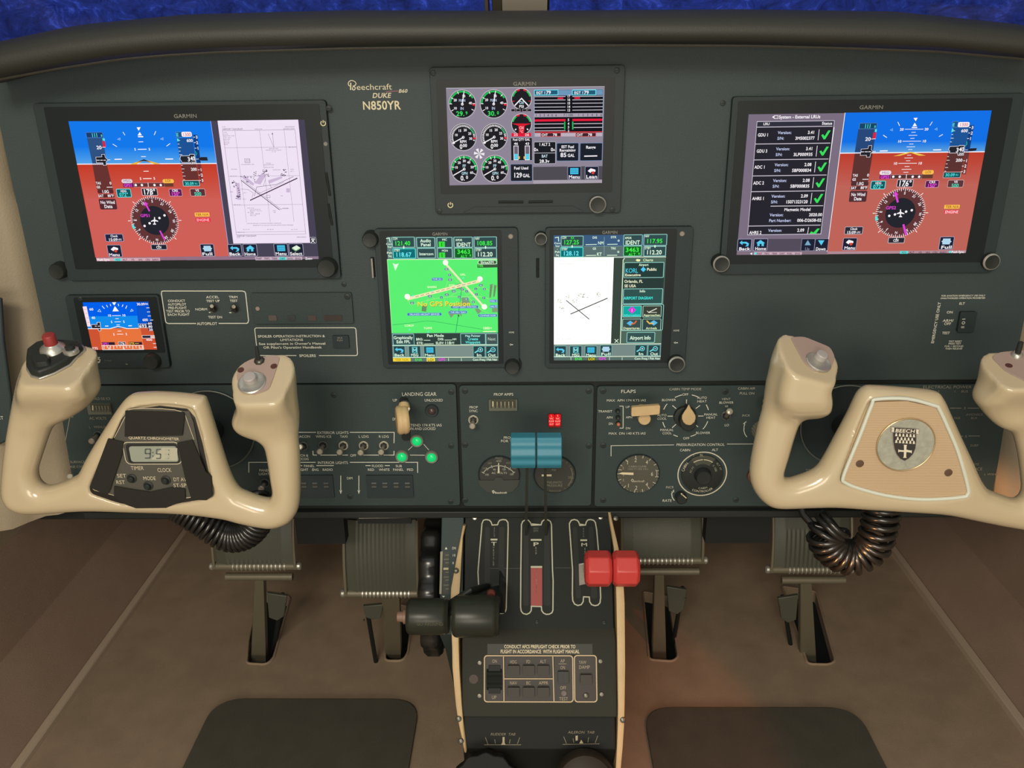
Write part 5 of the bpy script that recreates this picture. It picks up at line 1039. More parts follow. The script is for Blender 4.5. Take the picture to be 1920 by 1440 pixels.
P.text(LW, 'Pan Mode', 650, 1074, 26, 164, bold=True); P.text(LW, 'BRG:', 498, 1110, 22, 68, bold=True); P.line(LW, [(540,1120),(602,1120)], 5, 4); P.text(LW, 'DIS:', 703, 1109, 22, 60, bold=True); P.line(LW, [(740,1118),(812,1118)], 5, 4); P.text(LW, 'NM', 834, 1110, 18, 38, bold=True); P.text(LW, 'ETE:', 502, 1147, 22, 64, bold=True); P.line(LW, [(542,1156),(634,1154)], 5, 4); P.text(LW, 'ELEV:', 694, 1146, 22, 80, bold=True); P.text(LW, '118', 770, 1145, 26, 62, bold=True); P.text(LW, 'FT', 820, 1147, 20, 30, bold=True)
P.btn(BT, BE, 894, 1056, 1132, 1160, 3, 5, 5); P.text((190,240,225), 'Map Pointer', 1010, 1076, 20, 148, bold=True, l=6); P.text((110,245,230), 'Create', 1012, 1106, 24, 100, bold=True, l=6); P.text((110,245,230), 'Waypoint', 1012, 1138, 24, 144, bold=True, l=6); P.btn((70,88,86), BE, 1138, 1056, 1250, 1160, 3, 5, 5); P.text((190,215,200), 'Next', 1192, 1106, 30, 76, l=6)
P.poly((126,144,138), [(236,1168),(1254,1162),(1256,1284),(240,1288)], 1); P.line((236,252,214), [(236,1170),(1254,1164)], 6, 3); P.line((236,252,214), [(240,1287),(1256,1283)], 6, 3)
KW = dict(fill=(44,70,72), edge=(120,190,185), tc=LW, hh=26)
def nav_btns(P, o, full):
    icon_btn(P, 248+o, 1176, 358+o, 1282, 'Back', i_back, **KW); icon_btn(P, 394+o, 1176, 508+o, 1282, 'MSG', i_msg, **KW); icon_btn(P, 540+o, 1176, 654+o, 1282, 'Menu', i_menu, **KW)
nav_btns(P, 0, 0); icon_btn(P, 1016, 1176, 1128, 1282, 'In', i_zoom(1), **KW); icon_btn(P, 1138, 1176, 1250, 1282, 'Out', i_zoom(0), **KW)
P.rect((245,215,60), 242, 1292, 412, 1324, 3, 4); P.text((190,150,20), 'TER N/A', 326, 1308, 20, 130, bold=True); P.rect((96,120,110), 414, 1290, 1250, 1320, 2)
P.text((70,230,70), 'ENR', 488, 1308, 24, 70, bold=True); P.rect((246,226,80), 566, 1290, 646, 1324, 3, 3); P.text((120,90,20), 'LOI', 605, 1308, 24, 58, bold=True); P.text((235,60,235), 'GPS', 712, 1306, 24, 70, bold=True); P.text(LW, 'Com Freq / Psh Nav', 1128, 1306, 20, 234, bold=True)
for x in (776,900): P.line(LW, [(x,1292),(x+1,1320)], 4, 3)
pl(P.build('screen', t), 'lit green moving map screen')
P = Pen(PANEL.off(.0068), ink); P.text(BR, 'GARMIN', 825, 438.5, 5.5, 29, bold=True); P.text((205,210,198), 'HOME', 959, 623, 3.2, 10); P.line((205,210,198), [(956,646),(962,646)], 1.5, 2); P.poly((205,210,198), [(955,646),(958,643.8),(958,648.2)], 2); P.build('lettering', t)
mb = MB(); mb.lathe(PANEL.off(.006).hit(957.5,443.5), PANEL.n, [(0,.0026),(.0006,.002)], pmat('sensor_grey2', (140,128,118), .5), 14); mb.build('light_sensor', t)
knob(t, 961, 682, .0085, .014, PANEL, base=.0098); knob(t, 697, 446, .0085, .013, PANEL); slot(t, 698, 482, 701, 519, 7, h=.0)
mb = MB(); a = PANEL.hit(698,483)+PANEL.n*.004; b = PANEL.hit(700.5,519)+PANEL.n*.004; mb.tube([a, b], .0011, M_STEEL, 8); mb.build('card_edge', t)
t, pf = device('navigation_unit', 'square navigation unit right of centre showing a white airport chart and charts menu', (1022,428,1290,690), None, (1030,434,1262,684))
P = Pen(pf, em); P.z(1000,420,5.143)
P.poly((92,112,112), [(195,110),(1290,98),(1226,1312),(198,1315)], 0); P.poly((62,92,128), [(195,110),(1290,98),(1284,210),(196,215)], .5)
P.poly((255,255,252), [(200,325),(776,322),(748,1152),(198,1158)], 1); P.poly((58,72,64), [(776,330),(870,330),(836,1152),(748,1152)], 1)
freq(P, 268, 116, 480, 214, 'COM', '127.25', (60,240,70)); P.text((60,240,70), 'RX', 378, 134, 20, 34, bold=True); freq(P, 264, 226, 478, 318, 'STBY', '128.12', (110,240,250), (20,110,115), (90,240,225))
for s_, x, y, w in (('DIS',592,130,44),('DTK',774,126,54),('NM',650,182,56),('GS',588,236,34),('TRK',772,234,50),('KT',636,290,48)): P.text(LW, s_, x, y, 20 if s_ not in ('NM','KT') else 30, w, bold=True)
for a, b in (((504,198),(612,196)),((712,196),(812,194)),((508,303),(606,301)),((710,301),(808,300))): P.line(LW, [a, b], 6, 4)
P.line((140,170,175), [(684,125),(682,305)], 4, 3); P.line((140,170,175), [(495,215),(860,212)], 3, 3); P.arc(LW, 822, 160, 7, 5, 0, 360, 4, 12); P.arc(LW, 819, 268, 7, 5, 0, 360, 4, 12)
P.btn(BT, BE, 870, 104, 1050, 206, 2, 8, 6); P.text(LW, 'XPDR', 914, 134, 20, 66, bold=True); P.text(LW, 'IDENT', 957, 178, 38, 140, bold=True); P.btn((24,100,36), BE, 870, 212, 1042, 308, 2, 8, 6); P.text((70,245,80), '3463', 955, 248, 40, 132, bold=True); P.text((70,245,80), 'ALT', 952, 293, 26, 70, bold=True); P.text((70,245,80), 'R', 1020, 286, 20, bold=True)
freq(P, 1066, 100, 1286, 206, 'NAV', '117.95', (60,240,70)); freq(P, 1066, 216, 1276, 308, 'STBY', '112.20', LW)
for s_, y, w in (('Com',184,60),('Vol',212,40),('-',240,10),('Psh',268,50),('Sq',298,30)): P.text(LW, s_, 232, y, 18, w, bold=True)
P.line(LW, [(208,132),(242,126),(244,168)], 7, 3)
for x in (374,1172): P.poly(LW, [(x-6,208),(x,200),(x+6,208),(x+6,222),(x,230),(x-6,222)], 6)
P.line((236,252,224), [(198,322),(1280,316)], 6, 3)
def q5(u, v): return (222+(700-222)*u+(8-12*v), 400+680*v)
GL2 = (228,232,214)
P.line((60,60,60), [(316,735),(540,918)], 8, 3); P.line((50,50,50), [(358,868),(716,714)], 9, 3)
rg = random.Random(9)
for bx, by, sx, sy, n in ((345,700,26,12,6),(400,742,24,16,8),(440,690,22,20,9),(488,688,14,20,10),(628,675,14,24,14),(258,745,22,22,10),(272,820,22,30,10),(630,795,8,4,2),(516,705,6,4,2)):
    for k in range(n):
        x = bx+rg.uniform(-sx, sx); y = by+rg.uniform(-sy, sy); w = rg.uniform(2.5, 6); P.poly(rg.choice([(150,150,120),(120,124,110),(196,200,150)]), [(x-w,y-2),(x+w,y-3),(x+w,y+2),(x-w,y+3)], 3)
P.text((170,170,160), 'AIRPORT DIAGRAM', 304, 385, 8, 140); P.text((170,170,160), 'AIRPORT DIAGRAM', 298, 1106, 8, 136); P.text((200,200,186), 'ORLANDO', 680, 1100, 8, 64); P.text((205,210,190), 'READBACK OF ALL RUNWAY HOLDING INSTRUCTIONS IS REQUIRED', 496, 1028, 7, 278)
P.poly((80,104,90), [(872,328),(1276,322),(1232,1150),(838,1152)], .8); P.line((226,250,214), [(838,1150),(866,345),(880,330)], 7, 3); P.poly((44,60,56), [(868,520),(1262,514),(1254,628),(864,628)], 1.2)
P.poly((240,246,180), [(986,348),(1000,336),(1034,342),(1024,360),(1000,360)], 3); P.text((220,245,200), 'Charts', 1106, 346, 24, 98, bold=True)
P.btn((40,62,58), BE, 876, 370, 1256, 516, 2, 8, 6); P.text(LW, 'Airport', 1064, 392, 22, 92, bold=True); P.text((80,225,250), 'KORL', 948, 448, 42, 122, l=5); P.poly((80,205,250), [(1060,412),(1086,437),(1060,462),(1034,437)], 4); P.text((248,250,215), 'Public', 1142, 436, 26, 96, bold=True); P.text((248,250,215), 'Executive', 960, 490, 24, 152, bold=True)
P.text((248,250,215), 'Orlando, FL', 966, 552, 26, 178, bold=True); P.text((248,250,215), 'SE USA', 933, 596, 26, 112, bold=True)
P.btn((50,84,80), BE, 868, 624, 1244, 768, 2, 8, 6); P.text(LW, 'Info', 1052, 646, 22, 56, bold=True); P.text((70,240,230), 'AIRPORT DIAGRAM', 1012, 713, 26, 280, bold=True)
P.btn((36,52,48), BE, 852, 776, 1250, 1026, 2, 14, 6)
for x0, y0, s_, f in ((864,788,'Information',(20,170,160)),(1056,788,'Approaches',(60,66,56)),(860,914,'Departures',(60,80,78)),(1052,914,'Arrivals',(50,72,70))): P.btn(f, (180,220,200), x0, y0, x0+176, y0+108, 4, 6, 5); P.text((230,250,200) if f[0] != 20 else (90,240,225), s_, x0+86, y0+88, 20, 158 if len(s_) > 8 else 106, bold=True, l=7)
P.poly((230,50,220), [(950,792),(988,828),(950,862),(912,828)], 7); P.text(WH, 'i', 950, 828, 30, bold=True, l=9)
P.line((240,236,220), [(1096,835),(1110,852),(1190,850)], 5, 7); P.line((240,236,220), [(1110,850),(1190,812)], 8, 7)
P.poly((90,190,235), [(898,955),(934,930),(970,955),(934,980)], 7); P.line((225,110,50), [(940,965),(975,955),(994,930)], 13, 8); P.poly((90,190,235), [(1124,950),(1160,925),(1198,950),(1160,978)], 7); P.line((235,190,90), [(1092,930),(1120,958),(1160,955)], 12, 8)
P.btn((56,84,82), BE, 902, 1044, 1170, 1142, 2, 8, 6); P.text(LW, 'Airport Info', 1032, 1096, 34, 202, bold=True)
P.line(LW, [(784,1110),(820,1144)], 6, 3); P.line(LW, [(820,1110),(784,1144)], 6, 3)
P.poly((120,138,134), [(198,1160),(1232,1152),(1228,1274),(198,1278)], 1); P.line((236,252,224), [(198,1160),(1232,1153)], 6, 3); P.line((236,252,224), [(198,1279),(1228,1275)], 6, 3)
nav_btns(P, -42, 0); icon_btn(P, 644, 1168, 756, 1272, 'Full', i_full, **KW); icon_btn(P, 980, 1166, 1096, 1270, 'In', i_zoom(1), **KW); icon_btn(P, 1106, 1166, 1222, 1270, 'Out', i_zoom(0), **KW)
P.rect((92,112,106), 200, 1282, 1224, 1312, 2); P.text((70,240,70), 'ENR', 436, 1300, 24, 70, bold=True); P.rect((80,90,40), 522, 1284, 598, 1314, 3, 3); P.text((250,226,50), 'LOI', 560, 1300, 24, 62, bold=True); P.text((235,60,235), 'GPS', 666, 1298, 24, 70, bold=True); P.text(LW, 'Com Freq / Psh Nav', 1098, 1296, 20, 246, bold=True)
for x in (362,734,856): P.line(LW, [(x,1284),(x,1312)], 4, 3)
pl(P.build('screen', t), 'lit screen with white chart page')
P = Pen(PANEL.off(.0068), ink); P.text(BR, 'GARMIN', 1143.5, 435.5, 5.5, 29, bold=True); P.text((205,210,198), 'HOME', 1268, 619.5, 3.2, 11); P.line((205,210,198), [(1265,642.5),(1271,642.5)], 1.5, 2); P.poly((205,210,198), [(1263,642.5),(1266.5,640.3),(1266.5,644.7)], 2); P.build('lettering', t)
mb = MB(); mb.lathe(PANEL.off(.006).hit(1279,438.5), PANEL.n, [(0,.0026),(.0006,.002)], pmat('sensor_grey2', (140,128,118), .5), 14); mb.build('light_sensor', t)
knob(t, 1265, 675, .0088, .016, PANEL, None, M_RING, base=.0098); knob(t, 1014, 444, .0062, .013, PANEL, None, M_RING); slot(t, 1008, 484, 1008, 520, 6, h=.0)
# standby display --------------------------------------------------
t, pf = device('standby_display', 'small display low on the left with blue and orange horizon', (140,552,312,688), None, (148,558,302,662))
P = Pen(pf, em); P.z(0,530,6)
P.poly((0,96,235), [(930,222),(1528,215),(1560,505),(990,515)], 0); P.poly((20,140,235), [(960,380),(1545,372),(1560,505),(990,515)], .4); P.poly((10,84,205), [(1528,215),(1668,213),(1718,505),(1560,505)], 0)
P.poly((232,116,62), [(990,515),(1718,510),(1768,752),(1040,756)], 0); P.poly((205,84,50), [(990,515),(1110,515),(1146,756),(1040,756)], .4); P.poly((205,84,50), [(1580,512),(1718,510),(1768,752),(1625,752)], .4)
P.line(WH, [(990,517),(1240,516),(1330,490),(1430,515),(1560,512)], 8, 3)
P.poly((255,225,235), [(930,268),(975,266),(1022,492),(985,494)], 2)
for y in (300,345,395,445): P.line((225,150,150), [(948+(y-300)*.25,y),(975+(y-300)*.25,y)], 4, 3)
P.text(WH, '60', 1030, 298, 26, 46, bold=True); P.text(WH, '40', 1052, 394, 26, 42, bold=True)
pg = [(1028,470),(1096,468),(1092,446),(1128,444),(1138,540),(1112,542),(1102,514),(1034,514)]; P.poly((36,34,44), pg, 3); P.line(WH, pg, 4, 4, True); P.line(WH, [(1070,487),(1092,487)], 6, 5); P.line(WH, [(1104,487),(1126,487)], 6, 5)
P.poly(WH, [(1262,220),(1310,219),(1287,255)], 4); P.poly(WH, [(1294,262),(1268,322),(1340,320)], 4)
for a, b in (((1150,260),(1178,292)),((1200,250),(1214,276)),((1242,240),(1250,262)),((1332,236),(1338,262)),((1386,244),(1376,270)),((1430,256),(1416,290))): P.line(WH, [a, b], 7, 4)
P.line((200,230,255), [(1102,322),(1122,298),(1138,326)], 5, 4, True); P.line((200,230,255), [(1470,322),(1484,296),(1502,316)], 5, 4, True)
P.line(WH, [(1262,370),(1362,368)], 6, 4); P.text(WH, '10', 1232, 368, 24, 40, bold=True); P.text(WH, '10', 1394, 366, 24, 40, bold=True); P.line(WH, [(1300,404),(1338,403)], 6, 4); P.line(WH, [(1290,440),(1362,438)], 6, 4); P.text(WH, '5', 1258, 440, 24, bold=True); P.text(WH, '5', 1396, 438, 24, bold=True); P.line(WH, [(1312,474),(1350,473)], 6, 4); P.line(WH, [(1184,487),(1222,486)], 9, 4); P.line(WH, [(1446,484),(1486,483)], 9, 4); P.line(WH, [(1326,544),(1368,543)], 6, 4); P.line(WH, [(1318,578),(1388,578)], 6, 4); P.text(WH, '5', 1284, 580, 24, bold=True); P.text(WH, '5', 1424, 578, 24, bold=True)
P.text(WH, '30.09', 1586, 240, 26, 92, bold=True); P.text(WH, 'IN', 1652, 238, 22, 32, bold=True)
for x, y in ((1648,283),(1656,328),(1664,374),(1690,420),(1722,684),(1730,726)): P.line(WH, [(x,y),(x+34,y-1)], 6, 3)
P.text(WH, '600', 1635, 417, 26, 62, bold=True); P.rect((30,40,80), 1562, 462, 1680, 506, 3); P.frame(WH, 1562, 462, 1676, 506, 3, 4); P.text(WH, '693', 1612, 486, 32, 86, bold=True, l=6); P.rect((30,40,80), 1664, 436, 1722, 540, 4); P.text(WH, '60', 1690, 456, 24, 44, bold=True, l=6); P.text(WH, '40', 1694, 492, 26, 46, bold=True, l=6); P.text(WH, '20', 1700, 526, 24, 44, bold=True, l=6)
P.rect((32,28,44), 1602, 592, 1700, 622, 4); P.frame(WH, 1602, 592, 1740, 622, 4, 5); P.text(WH, '00', 1716, 608, 22, 42, bold=True, l=6); P.text(WH, '400', 1680, 642, 20, 70, bold=True)
P.rect((44,32,52), 1148, 668, 1294, 700, 3); P.text((240,80,235), 'GPS1', 1190, 686, 24, 76, bold=True, l=5); P.rect((44,32,52), 1336, 664, 1414, 700, 3); P.frame(WH, 1336, 664, 1414, 700, 3, 4); P.text(WH, '176', 1374, 683, 24, 60, bold=True, l=6); P.rect((44,32,52), 1450, 666, 1600, 698, 3); P.text((245,205,60), 'DTK', 1486, 683, 24, 60, bold=True, l=5); P.line((245,205,60), [(1520,682),(1564,681)], 5, 5)
P.frame(WH, 1152, 706, 1614, 752, 5, 3)
for k in range(13): P.line(WH, [(1172+k*36, 708), (1174+k*36, 732 if k % 3 else 744)], 6, 4)
for s_, x in (('15',1232),('S',1398),('21',1582)): P.text(WH, s_, x, 738, 24, 34 if len(s_) > 1 else None, bold=True, l=6)
P.text(WH, 'KTS', 1072, 738, 24, 60, bold=True)
pl(P.build('screen', t), 'small lit attitude screen')
P = Pen(PANEL.off(.0065), ink); P.z(0,530,6); LG = (165,162,150)
P.line(LG, [(1056,834),(1050,870),(1060,892),(1090,902),(1120,890)], 18, 2); P.line(LG, [(1092,840),(1120,840),(1106,862),(1128,866),(1122,892),(1096,888)], 11, 3); P.text((110,110,104), 'Trilogy', 1215, 874, 12, 80); P.poly((120,120,110), [(1408,918),(1424,902),(1424,912),(1440,914),(1438,924)], 2)
P.build('lettering', t); knob(t, 292, 672, .009, .014, PANEL); screw(t, 150, 560, plane=PANEL.off(.006))
# ================================================================== PANEL PRINT, SWITCHES, GAUGES
P = Pen(PANEL, ink, .0003); P.z(640,140,12)
WB = (214,206,178)
P.line(WB, [(215,180),(212,345)], 28, 2); P.line(WB, [(205,262),(168,238),(156,200),(172,158),(215,132),(262,134),(310,158),(334,196),(322,232),(290,252),(262,258)], 20, 1.8); P.line(WB, [(256,262),(300,270),(318,300),(308,332),(280,346),(256,334),(252,300),(268,286)], 20, 2.2)
P.text(WB, 'eechcraft', 738, 274, 130, 800, l=2); P.text(WB, 'DUKE', 914, 466, 106, 420, shear=.25, l=2, bold=True); P.text(WB, 'B60', 1394, 366, 76, 200, shear=.25, l=2, bold=True)
P.line((128,84,92), [(1000,388),(1120,372),(1290,368)], 22, 1); P.text((216,206,172), 'N850YR', 906, 690, 186, 860, bold=True, l=2)
P.z(290,530,4.683)
P.line(INK, [(62,85),(66,74),(80,72),(770,72),(792,78),(800,92),(826,330),(820,350),(808,356),(564,356)], 8, 2); P.line(INK, [(366,357),(120,357),(104,350),(98,338),(62,100),(62,85)], 8, 2)
P.text(INK, 'AUTOPILOT', 464, 357, 22, 178, bold=True)
for s_, x, y, w in (('CONDUCT',196,157,154),('AUTOPILOT',201,188,162),('PRE-FLIGHT',205,218,164),('TEST PRIOR TO',210,248,208),('EACH FLIGHT',214,277,194),('ACCEL',512,124,112),('TEST UP',516,158,118),('TRIM',694,124,78),('TEST',698,157,66),('NORM',413,231,108),('TEST DN',536,300,124)): P.text(INK, s_, x, y, 20, w, bold=True)
P.line(INK, [(478,260),(492,260)], 8, 2); P.line(INK, [(656,262),(676,262)], 8, 2)
P.line(INK, [(1245,638),(920,638),(908,632),(904,622),(880,410),(884,400),(896,396),(1750,394),(1764,400),(1768,412),(1782,620),(1778,634),(1766,638),(1444,638)], 7, 2); P.text(INK, 'SPOILERS', 1345, 638, 22, 146, bold=True)
for s_, x, y, w in (('SPOILER OPERATION INSTRUCTION &',1202,467,588),('LIMITATIONS',1205,499,202),("See supplement in Owner's Manual",1210,532,586),("OR Pilot's Operating Handbook",1212,565,512)): P.text(INK, s_, x, y, 20, w, bold=True)
P.z(1380,530,3.063)
for s_, x, y, w, h in (('FOR AVIATION EMERGENCY USE ONLY',1302,73,252,9),('UNAUTHORIZED OPERATION PROHIBITED',1300,87,256,9),('ELT',1295,118,32,13),('ON',1225,168,36,14),('ARM/',1216,216,62,14),('OFF',1212,234,40,14),('TEST',1203,287,44,14),('TEST RESET',1256,335,76,9),('PRESS TEST',1253,348,72,9),('FOR 1 SECOND',1249,363,108,9),('THEN RELEASE',1248,377,98,9)): P.text(INK, s_, x, y, h, w, bold=True)
P.text(INK, 'EMERGENCY USE ONLY', 1146, 230, 15, 236, rot=90, bold=True, l=3)
pl(P.build('lettering', panel), 'off-white printed lettering')
# annunciator strip
def unit(name, label, cat, x0, y0, x1, y1, h, m, r=4, plane=PANEL, part='case', bevel=.0008):
    c = plane.hit((x0+x1)/2, y1); t = thing(name, label, cat, tuple(c)); mb = MB(); px_box(mb, plane, x0, y0, x1, y1, 0, h, m, r); mb.build(part, t, bevel=bevel); return t
t = unit('annunciator_unit', 'dark unlit annunciator strip beneath the left flight display', 'indicator', 474, 548, 662, 606, .003, M_SUB)
for i, (x, w, col) in enumerate(((511.5,15,(88,80,76)),(547,14,(52,57,58)),(585.5,15,(76,66,62)),(625,34,(62,54,52)))):
    mb = MB(); px_box(mb, PANEL.off(.003), x-w/2, 591, x+w/2, 601, 0, .0008, pmat('lens_%d' % i, col, .3), 1.5); mb.build('lens', t)
mb = MB(); mb.lathe(PANEL.off(.004).hit(483,579), PANEL.n, [(0,.0024),(.0006,.0018)], pmat('sensor_grey2', (140,128,118), .5), 14); mb.build('light_sensor', t); screw(t, 651, 556, .0032, plane=PANEL.off(.004))
t = unit('push_annunciator', 'small square unlit push light beside the spoiler placard', 'indicator', 625, 628, 655, 652, .0025, M_BEZ, 2)
Q = Pen(PANEL.off(.0027), ink); Q.text((120,122,112), 'SPLR', 637.5, 633.5, 3, 10, bold=True); Q.text((120,122,112), 'PUSH', 637.5, 638, 3, 11, bold=True); Q.build('lettering', t)
t = unit('rocker_switch', 'black guarded emergency locator rocker at the upper right panel', 'switch', 1795, 583, 1826, 621, .004, M_BEZ, 3)
Q = Pen(PANEL.off(.0042), ink); Q.line(INK, [(1804,598.5),(1810,598.2)], 1.2, 1); Q.arc(INK, 1806.3, 605.3, 2.4, 1, 0, 360, 1, 16); Q.line(INK, [(1802,612.5),(1808,612.3)], .9, 1); Q.line(INK, [(1802,614.6),(1808,614.4)], .9, 1); Q.build('lettering', t)
mb = MB(); px_box(mb, PANEL.off(.004), 1800, 590, 1821, 617, -.001, -.0002, M_DEEP, 1); mb.build('rocker', t)
# ---- toggles
M_BAT = pmat('bat_nickel', (176,168,152), .3, metal=.45)
def toggle(label, rx_, ry, bx, by, r=9., out=.020, ringm=None, plane=SUBP, br=.0034, group=None, bm=None):
    c = plane.hit(rx_, ry); e = onY(bx, by, c.y-out); s = mpp(c); R_ = r*s; t = thing('toggle_switch', label, 'switch', tuple(c), group); mb = MB(); n = plane.n
    pts = []; 
    mb.lathe(c, n, [(0,R_),(.0012,R_),(.0015,R_*.92),(.0013,R_*.78),(.0006,R_*.7)], ringm or M_STEEL, 28); mb.build('ring', t)
    mb = MB(); mb.lathe(c, n, [(.0002,R_*.72),(.0045,R_*.66),(.005,R_*.45)], M_BLK, 6); mb.build('nut', t)
    mb = MB(); d = e-c; mb.tube([c+n*.003, c+d*.5, c+d*.8, e-d.normalized()*.0008, e], [br*.5, br*.68, br*.95, br, br*.72], bm or M_BAT, 14); mb.build('bat', t); return t
RG = pmat('ring_pale', (196,192,174), .35, metal=.3)
RD_ = pmat('ring_dim', (96,100,96), .4, metal=.4)
toggle('lever switch under TAXI in the exterior lights row', 644, 835, 636, 849, ringm=RG)
toggle('lever switch under WING ICE in the exterior lights row', 606, 834.5, 599, 848, ringm=RD_)
toggle('lever switch under L LDG in the exterior lights row', 682, 835, 675.5, 850, ringm=RG)
toggle('lever switch under R LDG in the exterior lights row', 720, 835, 714, 849, ringm=RG)
toggle('lever switch half hidden beside the left yoke grip, under BEACON', 569, 836, 562, 838, ringm=RD_)
toggle('lever switch seen through the right opening of the left yoke', 497, 905, 489, 917, ringm=RD_, r=9)
toggle('lever switch left of the clock hub, under L WSHLD', 184, 815, 171, 828, ringm=RD_, r=8)
toggle('lever switch low in the left opening of the left yoke', 140, 903, 131, 893, ringm=RD_, r=8)
toggle('lever switch under PROP SYNC on the centre subpanel', 887.5, 787, 885.5, 800, ringm=RG, r=9.5)
toggle('vent blower lever switch tipped up between HI and LO', 1361, 779, 1368.5, 771, ringm=RD_, r=9, br=.0036)
toggle('accelerometer test lever switch on the autopilot test placard', 400, 578, 397, 574, ringm=M_DSTEEL, r=8, out=.012, plane=PANEL, br=.0027, bm=M_DSTEEL)
toggle('trim test lever switch on the autopilot test placard', 440, 579, 438, 575, ringm=M_DSTEEL, r=7.5, out=.012, plane=PANEL, br=.0027, bm=M_DSTEEL)
# ---- left subpanel print
P = Pen(SUBP, ink, .0003); P.z(450,710,4.571)
P.text(INK, 'LANDING GEAR', 1536, 129, 30, 296); P.text(INK, 'UP', 1329, 181, 22, 38); P.text(INK, 'UNLOCKED', 1661, 181, 22, 158); P.text(INK, 'DN', 1326, 343, 22, 36); P.text(INK, 'EXTEND 174 KTS IAS', 1576, 395, 22, 308); P.text(INK, 'DOWN AND LOCKED', 1536, 425, 22, 284)
P.line(INK, [(330,459),(652,459)], 6, 1); P.text(INK, 'EXTERIOR LIGHTS', 798, 459, 22, 268); P.line(INK, [(942,459),(1322,459),(1320,552)], 6, 1)
for s_, x, w in (('BEACON',540,128),('WING ICE',718,134),('TAXI',892,66),('L LDG',1062,88),('R LDG',1234,88)): P.text(INK, s_, x, 492, 20, w)
P.line(INK, [(626,618),(627,654),(660,654)], 6, 1); P.line(INK, [(690,654),(832,654)], 6, 1); P.line(INK, [(876,654),(926,654)], 6, 1); P.text(INK, 'OFF', 972, 654, 20, 52); P.line(INK, [(1056,654),(1190,654)], 6, 1); P.line(INK, [(1232,654),(1320,654),(1320,618)], 6, 1)
P.text(INK, 'BCN &', 545, 654, 20, 84); P.text(INK, 'RECOG', 545, 684, 20, 94)
P.line(INK, [(76,804),(76,716),(648,716)], 6, 1); P.text(INK, 'INTERIOR LIGHTS', 797, 716, 22, 260); P.line(INK, [(942,716),(1522,716),(1523,806)], 6, 1)
P.line(INK, [(480,744),(534,744)], 6, 1); P.text(INK, 'PANEL', 595, 744, 20, 92); P.line(INK, [(656,744),(804,744)], 6, 1)
for s_, x, y, w in (('FLIGHT',534,776,108),('ENG',648,776,58),('RADIO',753,776,88),('FLOOD',1180,744,98),('SUB',1362,745,54),('RED',1124,776,56),('WHITE',1238,776,92),('PANEL',1358,776,92),('PED',1459,776,56),('DIM',942,849,50),('PANEL',212,782,90),('LIGHT',210,812,96),('OFF',215,975,54)): P.text(INK, s_, x, y, 20, w)
P.line(INK, [(1076,744),(1120,744)], 6, 1); P.line(INK, [(1242,744),(1284,744)], 6, 1)
for x in (864,1019): P.line(INK, [(x,830),(x,962)], 6, 1); P.poly(INK, [(x-11,955),(x+11,955),(x,988)], 1)
P.line(INK, [(1442,612),(1478,578)], 4, 1); P.line(INK, [(1574,560),(1618,610)], 4, 1); P.line(INK, [(1458,654),(1584,655)], 5, 1)
P.z(0,600,3.31); DI = (140,136,120)
P.text(DI, 'WSHLD DE ICE', 622, 486, 15, 132); P.text(DI, 'AC VOLTS', 611, 607, 16, 106); P.text(DI, 'L', 560, 663, 14); P.text(DI, 'WSHLD', 622, 661, 14, 74); P.text(DI, 'SURFACE', 484, 878, 14, 92); P.text(DI, 'ONE CYCLE', 484, 908, 14, 118)
P.line(DI, [(456,600),(434,604),(362,984),(392,988)], 4, 1)
P.build('lettering', sp_l)
for a in ((626,741),(656,931),(846,735),(846,836),(845,941)): screw(sp_l, *a, r=.0034, plane=SUBP)
# thumbwheels
def wheels(label, x0, x1, xs_):
    t = unit('dimmer_block', label, 'control', x0, 890, x1, 932, .0022, M_BEZ, 1, SUBP)
    for x in xs_:
        mb = MB(); c = SUBP.hit(x, 909); R_ = .016; w = .0055; seg = 40; vs = []; 
        cc = c+Vector((0, R_*.80, 0)); pr = []
        for k in range(seg):
            a = 2*math.pi*k/seg; rr = R_*(1 if k % 2 else .955); pr.append(Vector((-w/2, -math.cos(a)*rr, math.sin(a)*rr))+cc)
        mb.prism(pr, (w,0,0), M_DEEP if 0 else pmat('wheel_plastic', (48,54,50), .5)); mb.build('thumbwheel', t, smooth=0)
wheels('block of four dimmer thumbwheels under FLOOD and SUB PANEL', 688, 775, (702,722.5,743.5,764.5))
wheels('block of dimmer thumbwheels beside the left yoke grip', 560, 626, (571,591.5,612.5))
# landing gear lever
c = SUBP.hit(759,760); t = thing('landing_gear_lever', 'cream wheel-shaped landing gear lever in the down position', 'lever', tuple(c))
mb = MB(); e = onY(757, 766, -.052); mb.tube([c, c+(e-c)*.6, e], [.006,.0055,.006], M_STEEL, 14); mb.build('stem', t)
mb = MB(); px_box(mb, SUBP, 751, 745, 768, 826, 0, .0012, M_DEEP, 6); mb.build('slot_plate', t)
mb = MB(); cc = onY(754.5, 787, -.055); R_ = .0152; prof = [(-.0064,.008),(-.0062,.0130),(-.0045,.0148),(-.0018,.0152),(0,.0146),(.0018,.0152),(.0045,.0148),(.0062,.0130),(.0064,.008)]
mb.lathe(cc, Vector((1,.25,0)), prof, M_CTRIM, 40); mb.build('wheel_knob', t)
mb = MB(); mb.tube([onY(757,766,-.050), onY(757.5,757,-.046)], [.0068,.0052], M_CTRIM, 16); mb.build('neck', t)
